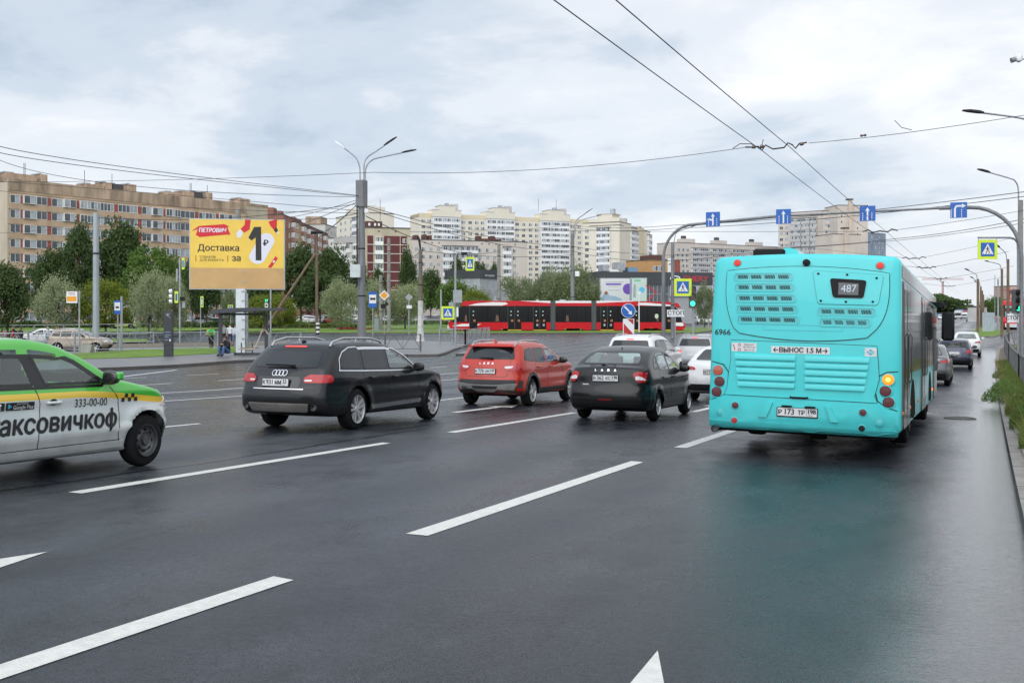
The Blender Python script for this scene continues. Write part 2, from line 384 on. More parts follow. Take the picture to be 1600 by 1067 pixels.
 st = N.new('ShaderNodeMix'); st.data_type = 'FLOAT'; st.inputs[2].default_value = .65; st.inputs[3].default_value = .22; L.new(puddle, st.inputs[0]); L.new(st.outputs[0], bp.inputs['Strength'])
 # long shallow ripples of the surface
 b2 = N.new('ShaderNodeBump'); b2.inputs['Distance'].default_value = .03; b2.inputs['Strength'].default_value = .30; L.new(noise(6.5, 5, .65, (.5, 1.9, 1)), b2.inputs['Height']); L.new(bp.outputs[0], b2.inputs['Normal'])
 L.new(b2.outputs[0], b.inputs['Normal']); L.new(b2.outputs[0], b.inputs['Coat Normal']); MATS['asphalt'] = m; return m
def grassmat(name, c0, c1, c2):
 m = bpy.data.materials.new(name); m.use_nodes = True; nt = m.node_tree; b = nt.nodes['Principled BSDF']; N = nt.nodes; L = nt.links
 tc = N.new('ShaderNodeTexCoord'); n = N.new('ShaderNodeTexNoise'); n.inputs['Scale'].default_value = .6; n.inputs['Detail'].default_value = 9; n.inputs['Roughness'].default_value = .75
 L.new(tc.outputs['Object'], n.inputs['Vector']); r = N.new('ShaderNodeValToRGB'); el = r.color_ramp.elements; el.new(.5)
 for e, (p, c) in zip(el, ((.33, c0), (.5, c1), (.67, c2))): e.position = p; e.color = (*c, 1)
 L.new(n.outputs[0], r.inputs[0]); L.new(r.outputs[0], b.inputs['Base Color']); b.inputs['Roughness'].default_value = .85; b.inputs['Specular IOR Level'].default_value = .2
 n2 = N.new('ShaderNodeTexNoise'); n2.inputs['Scale'].default_value = 9; n2.inputs['Detail'].default_value = 6; bp = N.new('ShaderNodeBump'); bp.inputs['Strength'].default_value = .8; bp.inputs['Distance'].default_value = .08
 L.new(tc.outputs['Object'], n2.inputs['Vector']); L.new(n2.outputs[0], bp.inputs['Height']); L.new(bp.outputs[0], b.inputs['Normal']); MATS[name] = m; return m
ASPH = asphalt()
GRASS = grassmat('lawn', (.075, .13, .022), (.13, .215, .035), (.19, .27, .06))
PAVE = mat('pavement', (.17, .165, .165), .38, var=.25, vscale=1.1, bump=.3, bscale=30)
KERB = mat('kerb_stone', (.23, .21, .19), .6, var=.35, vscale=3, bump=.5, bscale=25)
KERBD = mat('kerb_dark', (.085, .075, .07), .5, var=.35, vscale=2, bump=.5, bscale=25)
CONC = mat('concrete', (.30, .29, .275), .75, var=.3, vscale=1.5, bump=.4, bscale=12, streak=.3)
SOIL = mat('soil', (.15, .125, .09), .9, var=.55, vscale=3, bump=.6, bscale=10)
LINE = mat('road_paint', (.62, .61, .57), .45, var=.14, vscale=14, bump=.5, bscale=60)
LINE.node_tree.nodes['Principled BSDF'].inputs['Specular IOR Level'].default_value = .4
BLACK = mat('rubber_black', (.010, .010, .011), .6, var=.2, vscale=6, spec=.2)
def jointed(m, pitch=1.0, w=.018):
 nt = m.node_tree; b = nt.nodes['Principled BSDF']; src = b.inputs['Base Color'].links[0].from_socket; tc = nt.nodes.new('ShaderNodeTexCoord'); sp = nt.nodes.new('ShaderNodeSeparateXYZ'); nt.links.new(tc.outputs['Object'], sp.inputs[0])
 f = nt.nodes.new('ShaderNodeMath'); f.operation = 'PINGPONG'; f.inputs[1].default_value = pitch / 2; nt.links.new(sp.outputs[1], f.inputs[0]); l = nt.nodes.new('ShaderNodeMath'); l.operation = 'LESS_THAN'; l.inputs[1].default_value = w; nt.links.new(f.outputs[0], l.inputs[0])
 x = nt.nodes.new('ShaderNodeMix'); x.data_type = 'RGBA'; x.inputs[7].default_value = (.03, .027, .024, 1); nt.links.new(l.outputs[0], x.inputs[0]); nt.links.new(src, x.inputs[6]); nt.links.new(x.outputs[2], b.inputs['Base Color'])
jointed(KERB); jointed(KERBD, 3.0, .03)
def build_ground():
 xs = [-900, -300, -80, 0, 80, 900]; ysx = [TMIN] + list(range(TMIN + 1, TMAX + 1)) + [500, 1000, 3000]
 mb = MB(); vs = [(x, y, T(y)) for y in ysx for x in xs]; n = len(xs)
 mb.add(vs, [(j * n + i, j * n + i + 1, (j + 1) * n + i + 1, (j + 1) * n + i) for j in range(len(ysx) - 1) for i in range(n - 1)])
 mb.build('road', ASPH, fixn=False)['kind'] = 'structure'
build_ground()
def dash(x, y0, y1, w=.17): return [(x - w / 2, y0), (x + w / 2, y0), (x + w / 2 - .02, y1 - .03), (x - w / 2, y1)]
def build_markings():
 P_ = [dash(-4.16, -.3, 5.75, .2), dash(-4.16, 7.5, 13.5, .2), dash(-4.16, 15.62, 21.6, .2)] + [dash(-4.15, 23.6 + 8 * k, 29.6 + 8 * k) for k in range(3)]
 P_ += [dash(-8.3, 0, 5.9, .18), dash(-8.3, 7.95, 14.05, .18), dash(-8.32, 16.2, 22.25, .18)] + [dash(-8.32, 24.3 + 8 * k, 30.3 + 8 * k, .16) for k in range(3)]
 P_ += [dash(-13.1, 12.2, 15.5, .15), dash(-13.1, 17.3, 21.3, .15)] + [dash(-13.1, 23.3 + 6 * k, 27.3 + 6 * k, .14) for k in range(4)]
 P_ += [dash(-18.5, 8, 46, .14), dash(-21.25, 8, 46, .14)]
 P_ += [dash(-25.1, 18.6, 20.4, .14), dash(-25.1, 22.6, 24.4, .14), dash(-25.1, 26.6, 28.3, .14)] + [dash(-25.1, 30.6 + 4 * k, 32.4 + 4 * k, .14) for k in range(5)]
 P_ += [dash(-29, 22, 23.8, .14), dash(-29, 25.9, 27.5, .14), dash(-29, 29.9, 31.3, .14), dash(-29.1, 33.6, 35.6, .14), dash(-29.2, 37.8, 39.6, .14)]
 P_ += [[(-30.2, 31), (-30, 31), (-33.4, 38), (-33.6, 38)], [(-30.2, 31), (-30.1, 30.85), (-29.9, 25), (-30.1, 25)]]
 def arrow(x, tip, hl=1.25, hw=.34, L_=3.6): return [(x, tip), (x - hw, tip - hl), (x - .09, tip - hl), (x - .09, tip - L_), (x + .09, tip - L_), (x + .09, tip - hl), (x + hw, tip - hl)]
 def arrow_turn(x, tip): return [(x + .95, tip - .4), (x + .35, tip), (x + .35, tip - .3), (x - .1, tip - .8), (x - .1, tip - 3.4), (x + .1, tip - 3.4), (x + .1, tip - 1), (x + .35, tip - .62), (x + .35, tip - .95)]
 P_ += [arrow(-6.19, 5.68), [(-1.51, 5.23), (-1.44, 4.0), (-1.08, 4.0)], arrow(-6.1, 27.6), arrow_turn(-1.9, 26.8), arrow(-10.6, 24.4), arrow(-6.15, 48), arrow(-1.9, 48), arrow(-10.4, 48)]
 P_ += [[(a.x, a.y), (b.x, b.y), (b.x + .05, b.y + .25), (a.x + .05, a.y + .25)] for a, b in ((G(1488, 535), G(1506, 531)), (G(1487, 541), G(1475, 545)), (G(860, 545), G(885, 543)))]
 for y in (60.2,): P_.append([(-14, y), (-.2, y), (-.2, y + .4), (-14, y + .4)])
 multi_sheet('lane_markings', P_, .004, LINE)
 tar = mat('tar_seal', (.008, .008, .009), .3, var=.3, vscale=8); pp = []
 for (x0, y0, y1, ph) in ((-9.0, 4, 16.4, 0), (-9.45, 16, 28, 1)):
  c = [(x0 + .05 * math.sin(y * .7 + ph) + .02 * math.sin(y * 3.1), y) for y in [y0 + (y1 - y0) * i / 40 for i in range(41)]]
  pp.append([(a - .035, b) for a, b in c] + [(a + .035, b) for a, b in reversed(c)])
 multi_sheet('tar_joint', pp, .003, tar)
build_markings()
def gpts(l): return [tuple(G(*p)[:2]) for p in l]
def build_setting():
 # right verge: kerb stones, soil and rough grass
 kx = [(.30, -6), (.30, 6), (.31, 12), (.36, 28), (.44, 44), (.6, 66), (.85, 80), (1.25, 86), (2.2, 90), (5, 92)]
 kb = kx + [(5, 91.75)] + [(x + .16, y - (.12 if y > 80 else 0)) for x, y in reversed(kx)]
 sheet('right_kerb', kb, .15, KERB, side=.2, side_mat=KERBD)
 sheet('right_verge', [(x + .155, y - (.12 if y > 80 else 0)) for x, y in kx] + [(30, 92), (30, -6)], .146, SOIL)
 sheet('right_path', [(1.35, -6), (1.35, 83), (4, 89), (9, 89), (9, -6)], .15, PAVE)
 # stone slab that edges the kerb in the foreground
 for k, (y0, y1) in enumerate(((9.2, 10.9), (10.95, 12.7), (12.75, 14.4), (14.45, 16.0), (19.2, 20.4))):
  mb = MB(); a = .47; z0 = T((y0 + y1) / 2) + .15
  mb.box(a, a + .28, y0, y1, z0 - .06, z0 + .022 + .006 * (k % 3)); o = mb.build('kerb_slab', KERB); o['kind'] = 'structure'
 # left pavement with its kerb
 lp = [(-35, 8), (-35.1, 35), (-35.6, 40.6), (-37.5, 47.3), (-36.3, 56), (-34, 60), (-32.2, 60.9), (-33, 63.5), (-35.6, 70), (-38.4, 78.2), (-43.4, 82.6), (-47, 84.5), (-52, 84), (-58, 80), (-62, 70), (-75, 62), (-110, 62), (-110, 8)]
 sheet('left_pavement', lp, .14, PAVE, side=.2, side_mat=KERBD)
 o = offset_poly(lp, .18); n = len(lp)
 multi_sheet('left_kerb', [[lp[i], lp[i + 1], o[i + 1], o[i]] for i in range(0, 12)], .146, KERBD)
 sheet('verge_lawn', gpts([(-30, 578), (120, 565), (205, 563), (300, 558), (372, 554), (392, 551), (392, 544), (300, 546), (205, 550), (110, 556), (-30, 562)]), .16, GRASS)
 sheet('tram_bed', gpts([(-30, 552), (110, 548), (300, 544), (470, 541), (470, 537), (300, 538), (110, 541), (-30, 545)]), .15, SOIL)
 sheet('middle_lawn', gpts([(-60, 541), (130, 538), (230, 536), (230, 532), (60, 532), (-60, 533)]), .155, GRASS)
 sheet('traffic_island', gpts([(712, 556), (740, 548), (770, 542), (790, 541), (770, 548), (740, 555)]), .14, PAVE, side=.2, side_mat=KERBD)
 # tram reservation
 g1 = gpts([(380, 521), (600, 521.5), (720, 522), (1090, 521), (1120, 517), (1120, 514), (900, 510), (700, 507), (520, 506), (380, 506)])
 sheet('tram_lawn', g1, .12, GRASS, side=.15, side_mat=KERBD)
 sheet('far_left_lawn', gpts([(-80, 524), (60, 521), (300, 518), (360, 514), (360, 508), (200, 507), (-80, 508)]), .1, GRASS)
 sheet('far_hedge_lawn', gpts([(-200, 503.5), (360, 503.5), (720, 503), (1200, 503), (1250, 501), (700, 500.5), (-200, 500)]), .1, GRASS)
 # rails in the lawn
 rl = MB(); RAIL = mat('rail_steel', (.22, .2, .19), .35, .8)
 sheet('right_island', gpts([(1517, 526), (1528, 527.5), (1554, 527), (1566, 524), (1572, 519), (1556, 516), (1535, 514), (1527, 512)]), .13, GRASS, side=.2, side_mat=KERB)
build_setting()
# ---------------------------------------------------------------- vehicles
TYRE = mat('tyre', (.010, .010, .011), .85, spec=.2, var=.3, vscale=9, bump=.3, bscale=60)
RIMS = mat('rim_silver', (.62, .62, .63), .4, .55, var=.25, vscale=8)
RIMD = mat('rim_grey', (.10, .10, .105), .5, .5, var=.3, vscale=9)
DARK = mat('dark_plastic', (.012, .012, .013), .55, var=.2, vscale=4, spec=.25)
UNDER = mat('underbody', (.006, .006, .006), .95, var=.1, spec=.1)
GLD = mat('tinted_glass', (.010, .012, .014), .05, var=0, spec=.55)
GLC = glass('clear_glass', (.70, .84, .82), .09)
FRIT = mat('window_seal', (.008, .008, .009), .25, var=0)
CHROME = mat('chrome_trim', (.75, .76, .78), .18, 1.0, var=0)
REDL = mat('tail_lamp_red', (.40, .006, .010), .3, coat=.3, var=.25, vscale=14)
REDLIT = mat('brake_lamp_lit', (.6, .02, .02), .3, var=0, emit=(1, .06, .06), estr=1.1)
CLRL = mat('lamp_clear', (.62, .60, .60), .15, coat=1.0, var=.15, vscale=14)
AMBL = mat('lamp_amber', (.65, .16, .02), .25, coat=1.0, var=.1)
PLATE = mat('plate_white', (.62, .62, .62), .45, var=.15, vscale=7)
INK = mat('plate_ink', (.012, .012, .013), .5, var=0)
SEAT = mat('seat_cloth', (.03, .031, .034), .85, var=.2, vscale=5)
def interp_curve(pts, n):
 P_ = [Vector(p) for p in pts]; d = [0]
 for a, b in zip(P_, P_[1:]): d.append(d[-1] + (b - a).length)
 out = []
 def at(s):
  s = max(0, min(d[-1], s))
  for i in range(len(P_) - 1):
   if s <= d[i + 1] + 1e-9: return P_[i].lerp(P_[i + 1], (s - d[i]) / max(1e-9, d[i + 1] - d[i]))
  return P_[-1]
 for k in range(n + 1):
  s = d[-1] * k / n; h = min(.10, s, d[-1] - s); out.append(sum((at(s + h * o) for o in (-1, -.5, 0, .5, 1)), Vector((0, 0))) / 5)
 return out
class Car:
 """body shell = Coons patch of four side-view curves, given width and tumblehome, then smoothed"""
 def __init__(c, S):
  c.S = S; c.make_shell()
 def halfw(c, y, z):
  S = c.S; y0, y1 = S['rear'][0][0], S['front'][-1][0]; W = S['W'] / 2
  yr = min(p[0] for p in S['rear']); yf = max(p[0] for p in S['front'])
  w = W
  tr = max(0, (yr + S.get('tapr', .75)) - y) / S.get('tapr', .75); tf = max(0, y - (yf - S.get('tapf', .95))) / S.get('tapf', .95)
  w -= S.get('kr', .10) * tr ** 2.2 + S.get('kf', .17) * tf ** 2.2
  if z < .45: w -= .10 * ((.45 - z) / .25) ** 1.6 * .6
  zb = S['belt']
  if z > .62: w -= .035 * min(1, (z - .62) / (zb - .62)) ** 1.5
  if z > zb: w -= (z - zb) * S.get('tumble', .38) - .0
  return w
 def make_shell(c):
  S = c.S; h = S.get('res', .05)
  Lc = S['top'][-1][0] - S['top'][0][0]; nb = int(4.3 / h); nc = int(1.1 / h); na = int(S['W'] / h / 1.2)
  top = interp_curve(S['top'], nb); bot = interp_curve([S['rear'][0]] + [(x, S['clear']) for x in (S['rear'][0][0] + .25,)] + [(S['front'][0][0] - .25, S['clear'])] + [S['front'][0]], nb)
  rear = interp_curve(S['rear'], nc); front = interp_curve(S['front'], nc)
  def side(i, j):
   u = i / nb; v = j / nc; a = bot[i] * (1 - v) + top[i] * v; b = rear[j] * (1 - u) + front[j] * u
   cc = (bot[0] * (1 - u) + bot[nb] * u) * (1 - v) + (top[0] * (1 - u) + top[nb] * u) * v
   return a + b - cc
  SP = [[side(i, j) for j in range(nc + 1)] for i in range(nb + 1)]
  bm = bmesh.new(); V = {}
  yr = S['rear'][0][0]
  def vert(i, j, k):
   if 0 < i < nb and 0 < j < nc and 0 < k < na: return None
   if (i, j, k) in V: return V[(i, j, k)]
   p = SP[i][j]; a = -1 + 2 * k / na; w = c.halfw(p.x, p.y); x = a * w; y, z = p.x, p.y
   u = i / nb; fr = max(0, 1 - u / .16) ** 1.5; ff = max(0, 1 - (1 - u) / .16) ** 1.5
   y += S.get('cr', .13) * abs(a) ** 2.6 * fr - S.get('cf', .30) * abs(a) ** 2.4 * ff
   v = j / nc; z += S.get('crown', .035) * (1 - a * a) * max(0, (v - .6) / .4) * (1 if z > S['belt'] else .8)
   q = bm.verts.new((x, y, z)); V[(i, j, k)] = q; return q
  def face(*ks):
   vs = [vert(*k) for k in ks]
   try: bm.faces.new(vs)
   except ValueError: pass
  for i in range(nb):
   for j in range(nc):
    face((i, j, 0), (i, j + 1, 0), (i + 1, j + 1, 0), (i + 1, j, 0)); face((i, j, na), (i + 1, j, na), (i + 1, j + 1, na), (i, j + 1, na))
   for k in range(na):
    face((i, 0, k), (i + 1, 0, k), (i + 1, 0, k + 1), (i, 0, k + 1)); face((i, nc, k), (i, nc, k + 1), (i + 1, nc, k + 1), (i + 1, nc, k))
  for j in range(nc):
   for k in range(na):
    face((0, j, k), (0, j, k + 1), (0, j + 1, k + 1), (0, j + 1, k)); face((nb, j, k), (nb, j + 1, k), (nb, j + 1, k + 1), (nb, j, k + 1))
  bmesh.ops.recalc_face_normals(bm, faces=bm.faces)
  for _ in range(S.get('smooth', 5)): bmesh.ops.smooth_vert(bm, verts=bm.verts, factor=.5, use_axis_x=True, use_axis_y=True, use_axis_z=True)
  # a pressed shoulder line and a sill line on the flanks
  for v in bm.verts:
   x, y, z = v.co; s = 1 if x > 0 else -1
   if abs(x) > S['W'] * .36 and z < S['belt'] + .02:
    for (zl, d, wd) in S.get('creases', [(S['belt'] - .13, .016, .05), (.42, .014, .06)]):
     t = (z - (zl + .018 * y)) / wd; v.co.x += s * d * math.exp(-t * t)
    zc = S['belt'] - .24; v.co.x -= s * .010 * math.exp(-((z - zc) / .07) ** 2)
   for (yw, Rw) in c.arches():
    d = math.hypot(y - yw, z - S['rt']); 
    if abs(x) > S['W'] * .36 and Rw < d < Rw + .14: v.co.x += s * .022 * (1 - (d - Rw) / .14)
  c.full = BVHTree.FromBMesh(bm)
  # wheel arches
  for (yw, Rw) in c.arches():
   kill = [f for f in bm.faces if abs(f.calc_center_median().x) > S['W'] * .30 and math.hypot(f.calc_center_median().y - yw, f.calc_center_median().z - S['rt']) < Rw]
   bmesh.ops.delete(bm, geom=kill, context='FACES')
   for v in bm.verts:
    if abs(v.co.x) > S['W'] * .30:
     d = Vector((v.co.y - yw, v.co.z - S['rt']))
     if v.is_boundary and d.length < Rw + S.get('res', .05) * 1.6 and d.length > .05:
      zo = v.co.z; d = d.normalized() * Rw; v.co.y = yw + d.x; v.co.z = max(S['rt'] + d.y, min(zo, S['clear'] + .02))
  c.bm = bm; c.holes = []
 def arches(c): return [(0, c.S['rt'] + c.S.get('agap', .055)), (c.S['wb'], c.S['rt'] + c.S.get('agap', .055))]
 def hit(c, axis, a, b, off):
  S = c.S
  if axis in ('R', 'L'):
   s = 1 if axis == 'R' else -1; o = Vector((s * 3, a, b)); d = Vector((-s, 0, 0))
  elif axis == 'B': o = Vector((a, -4, b)); d = Vector((0, 1, 0))
  elif axis == 'F': o = Vector((a, 8, b)); d = Vector((0, -1, 0))
  else: o = Vector((a, b, 4)); d = Vector((0, 0, -1))
  loc, nor, _, _ = c.full.ray_cast(o, d)
  if loc is not None and axis in 'RL' and abs(loc.x) < S['W'] * .40: loc, nor, _, _ = c.full.find_nearest(Vector((S['W'] / 2 * s, a, b)))
  if loc is not None and axis == 'B' and loc.y > S['rear'][0][0] + .30 and b < S['belt']: loc, nor, _, _ = c.full.find_nearest(Vector((a, S['rear'][2][0] + .05, b)))
  if loc is None:
   loc, nor, _, _ = c.full.find_nearest(Vector((a, S['rear'][2][0], b)) if axis in ('B',) else (Vector((a, S['front'][1][0], b)) if axis == 'F' else Vector((S['W'] / 2 * (1 if axis == 'R' else -1), a, b))))
  return loc + nor * off
 def patch(c, poly, axis, off=.004, skirt=.012, g=.09, mb=None):
  own = mb is None
  if own: mb = MB()
  bm = bmesh.new(); vs = [bm.verts.new((p[0], p[1], 0)) for p in poly]
  for t in tessellate_polygon([[Vector((*p[:2], 0)) for p in poly]]):
   try: bm.faces.new([vs[i] for i in t])
   except ValueError: pass
  for ax in (0, 1):
   lo = min(p[ax] for p in poly); hi = max(p[ax] for p in poly); k = math.ceil(lo / g) * g
   while k < hi:
    no = (1, 0, 0) if ax == 0 else (0, 1, 0); bmesh.ops.bisect_plane(bm, geom=bm.verts[:] + bm.edges[:] + bm.faces[:], plane_co=(k * no[0], k * no[1], 0), plane_no=no, dist=1e-5); k += g
  edges = [e for e in bm.edges if e.is_boundary]; bm.verts.index_update()
  base = [(v.co.x, v.co.y) for v in bm.verts]; n = len(base)
  V = [tuple(c.hit(axis, a, b, off)) for a, b in base]; F = [tuple(v.index for v in f.verts) for f in bm.faces]
  if skirt:
   V += [tuple(c.hit(axis, a, b, off - skirt)) for a, b in base]
   F += [(e.verts[0].index, e.verts[1].index, e.verts[1].index + n, e.verts[0].index + n) for e in edges]
  bm.free(); mb.add(V, F); return mb
 def ring(c, outer, inner, axis, off=.003, mb=None, g=.08):
  if mb is None: mb = MB()
  n = len(outer); V = []; F = []
  for k in range(n):
   k2 = (k + 1) % n; L_ = max(1, int((Vector(outer[k2]) - Vector(outer[k])).length / g))
   for i in range(L_ + 1):
    t = i / L_
    V.append(tuple(c.hit(axis, *(Vector(outer[k]).lerp(Vector(outer[k2]), t)), off))); V.append(tuple(c.hit(axis, *(Vector(inner[k]).lerp(Vector(inner[k2]), t)), off)))
  m = len(V) // 2
  for i in range(m): j = (i + 1) % m; F.append((2 * i, 2 * j, 2 * j + 1, 2 * i + 1))
  mb.add(V, F); return mb
 def ribbon(c, pts, w, axis, off=.003, mb=None, closed=False):
  if mb is None: mb = MB()
  P_ = [Vector(p) for p in pts]; Q = []
  for a, b in zip(P_, P_[1:] + ([P_[0]] if closed else [])):
   L_ = max(1, int((b - a).length / .06)); Q += [a.lerp(b, i / L_) for i in range(L_)]
  if not closed: Q.append(P_[-1])
  V = []
  for i, p in enumerate(Q):
   d = (Q[min(i + 1, len(Q) - 1)] - Q[max(i - 1, 0)]); d = d.normalized() if d.length > 1e-9 else Vector((1, 0)); nn = Vector((-d.y, d.x)) * w / 2
   V.append(tuple(c.hit(axis, p.x + nn.x, p.y + nn.y, off))); V.append(tuple(c.hit(axis, p.x - nn.x, p.y - nn.y, off)))
  m = len(Q); F = [(2 * i, 2 * i + 1, 2 * i + 3, 2 * i + 2) for i in range(m - 1)] + ([(2 * m - 2, 2 * m - 1, 1, 0)] if closed else [])
  mb.add(V, F); return mb
 def hole(c, poly, axis):
  inner = offset_poly(poly, .02); A = [Vector(p) for p in inner]
  def inside(a, b):
   r = False
   for i in range(len(A)):
    p, q = A[i], A[i - 1]
    if (p.y > b) != (q.y > b) and a < (q.x - p.x) * (b - p.y) / (q.y - p.y) + p.x: r = not r
   return r
  kill = []
  for f in c.bm.faces:
   m = f.calc_center_median(); 
   if axis in 'RL':
    if (m.x > 0) == (axis == 'R') and abs(m.x) > .3 and abs(f.normal.x) > .5 and inside(m.y, m.z): kill.append(f)
   elif axis == 'B':
    if m.y < .9 and f.normal.y < -.2 and inside(m.x, m.z): kill.append(f)
   elif axis == 'F':
    if m.y > 1 and f.normal.y > .15 and inside(m.x, m.z): kill.append(f)
  bmesh.ops.delete(c.bm, geom=kill, context='FACES')
 def finish(c, root, material):
  c.bm.normal_update(); me = bpy.data.meshes.new('body'); c.bm.to_mesh(me); me.materials.append(material)
  me.polygons.foreach_set('use_smooth', [True] * len(me.polygons)); o = bpy.data.objects.new('body', me); return link(o, root)
WHEEL_CACHE = {}
def make_wheel(root, rt, x, y, side, style='ten', w=.215, dark=False):
 key = (rt, style, w, side)
 if key not in WHEEL_CACHE:
  s = side; rr = rt * (.70 if style in ('ten', 'five') else .62)
  t = MB(); prof = [(rr, -.02), (rr + .01, .0), (rt - .035, .004), (rt - .012, .02), (rt, .05), (rt, w - .05), (rt - .012, w - .02), (rt - .04, w), (rr, w), (rr * .5, w - .03), (.0, w - .03)]
  t.lathe([(r, -s * h) for r, h in prof], 'x', (0, 0, 0), 36)
  r = MB(); r.lathe([(rr, s * .012), (rr - .012, s * .010), (rr - .02, -s * .02), (rr - .03, -s * .12)], 'x', (0, 0, 0), 36)
  r.cur = 1; r.lathe([(rr, -s * .13), (0, -s * .13)], 'x', (0, 0, 0), 24); r.lathe([(.5 * rr, -s * .075), (.5 * rr, -s * .10), (0, -s * .10)], 'x', (0, 0, 0), 24); r.cur = 0
  ns = {'ten': 10, 'five': 5, 'steel': 0, 'hub': 7}[style]
  for k in range(ns):
   a = 2 * math.pi * k / ns + (.16 if style == 'ten' and k % 2 else 0); ca, sa = math.cos(a), math.sin(a)
   w0, w1 = (.016, .026) if style == 'ten' else ((.03, .035) if style == 'five' else (.028, .05))
   def q(rad, tt, h): return (s * h, rad * ca - tt * sa, rad * sa + tt * ca)
   r0, r1 = .03, rr - .008; h0, h1 = -.012, -.004; V = [q(r0, -w0, h0), q(r0, w0, h0), q(r1, w1, h1), q(r1, -w1, h1), q(r0, -w0, h0 - .05), q(r0, w0, h0 - .05), q(r1, w1, h1 - .05), q(r1, -w1, h1 - .05)]
   r.add(V, [(0, 1, 2, 3), (4, 7, 6, 5), (0, 4, 5, 1), (1, 5, 6, 2), (2, 6, 7, 3), (3, 7, 4, 0)])
  if style == 'steel':
   r.lathe([(rr - .02, -s * .03), (rr * .72, -s * .05), (rr * .55, -s * .02), (rr * .42, -s * .035), (0, -s * .03)], 'x', (0, 0, 0), 30)
   r.cur = 1
   for k in range(8):
    a = 2 * math.pi * k / 8; r.lathe([(.02, -s * .028), (0, -s * .028)], 'x', (0, rr * .63 * math.cos(a), rr * .63 * math.sin(a)), 8)
  r.cur = 0; r.lathe([(.055, -s * .02), (.05, s * .002), (.0, s * .005)], 'x', (0, 0, 0), 16)
  wo = t.build('wheel', TYRE, None, 40, fixn=False); ro = r.build('rim', [RIMD if style == 'steel' else RIMS, UNDER], None, 35, fixn=False)
  WHEEL_CACHE[key] = (wo.data, ro.data); bpy.data.objects.remove(wo); bpy.data.objects.remove(ro)
 tm, rm = WHEEL_CACHE[key]
 o = bpy.data.objects.new('wheel', tm); link(o, root); o.location = (x, y, rt); o.rotation_euler = (random.random() * 6, 0, 0)
 r = bpy.data.objects.new('rim', rm); link(r, o); return o
def frame_box(mb, fr, a0, a1, b0, b1, w0, w1):
 mb.add([fr(a, b, w) for w in (w0, w1) for a, b in ((a0, b0), (a1, b0), (a1, b1), (a0, b1))], [(0, 1, 2, 3), (4, 7, 6, 5), (0, 4, 5, 1), (1, 5, 6, 2), (2, 6, 7, 3), (3, 7, 4, 0)])
def plate(root, x, y, z, parts, tilt=0.0, w=.52, h=.112, at=None, code=None):
 """Russian plate facing -y; parts = (letters+digits, region)"""
 t = math.tan(tilt)
 def fr(u, v, d): return (x + u, y + v * t - d, z + v)
 mb = MB(); frame_box(mb, fr, -w / 2 - .012, w / 2 + .012, -h / 2 - .016, h / 2 + .008, 0, .008); mb.cur = 1
 frame_box(mb, fr, -w / 2, w / 2, -h / 2, h / 2, .008, .012); o = mb.build('licence_plate', [DARK, PLATE], root)
 tx = MB(); frame_box(tx, fr, w * .235, w * .24, -h / 2, h / 2, .0135, .0145); tx.build('plate_divider', INK, o); tx = MB()
 a, d3, b, reg = parts
 flat_text(tx, a, h * .78, -w * .435, -.006, .0140, fr, bold=.003); flat_text(tx, d3, h * 1.0, -w * .205, .0, .0140, fr, bold=.003, wide=.88); flat_text(tx, b, h * .78, w * .105, -.006, .0140, fr, bold=.003, wide=.86)
 flat_text(tx, reg, h * .76, w * .365, .012, .0140, fr, bold=.003, wide=.9); flat_text(tx, 'RUS', h * .26, w * .34, -h * .36, .0140, fr)
 tx.build('plate_number', INK, o)
 return o
def bold_put(c, axis, mb, txt, a0, b0, size, off, wide=1.0, st=.006, **kw):
 V, F = text_mesh(txt, size, **kw)
 for k, (dx, dz) in enumerate(((-st, 0), (st, 0), (0, st * .7), (0, -st * .7), (0, 0))): mb.add([tuple(c.hit(axis, a0 + a * wide + dx, b0 + b + dz, off + .0004 * k)) for a, b, _ in V], F)
def interior(root, S, clear_rear=True):
 mb = MB(); W = S['W'] / 2 - .16; zb = S['belt']
 ys = S.get('seats', (1.05, .25))
 for y in ys:
  for x in (-.36, .36):
   mb.cbox(x - .24, x + .24, y - .06, y + .08, .45, 1.08 * S['H'] / 1.46, .04); mb.cbox(x - .13, x + .13, y - .05, y + .04, 1.08 * S['H'] / 1.46, 1.26 * S['H'] / 1.46, .03)
   mb.cbox(x - .25, x + .25, y, y + .5, .42, .56, .04)
 mb.build('seats', SEAT, root)
 d = MB(); d.cbox(-W, W, S.get('dash', 1.75), S.get('dash', 1.75) + .35, .6, zb + .02, .05); d.tube([(-.36 + .19 * math.cos(a / 16 * 6.283), S.get('dash', 1.75) - .16 + .07 * math.sin(a / 16 * 6.283), zb - .02 + .17 * math.sin(a / 16 * 6.283)) for a in range(17)], .014, 6)
 d.build('dashboard', SEAT, root)
def underbody(root, S):
 mb = MB(); W = S['W'] / 2; y0 = S['rear'][0][0] + .12; y1 = S['front'][0][0] - .12; rt = S['rt']; g = .36
 mb.box(-W + .10, W - .10, g + .02, S['wb'] - g - .02, S['clear'] + .02, .48); mb.box(-W + .16, W - .16, y0 + .1, -g, S['clear'] + .06, .5); mb.box(-W + .32, W - .32, S['wb'] + g, y1 - .22, S['clear'] + .05, .5)
 mb.box(-W + .30, W - .30, -g - .02, g + .04, rt * .7, rt + .44); mb.box(-W + .30, W - .30, S['wb'] - g - .04, S['wb'] + g + .02, rt * .7, rt + .38)
 mb.cyl((-W + .28, 0, rt), (W - .28, 0, rt), .045, 8); mb.tube([(-.35, y0 - .02, .24), (-.35, y0 + .5, .24)], .028, 8)
 mb.build('underbody', UNDER, root)
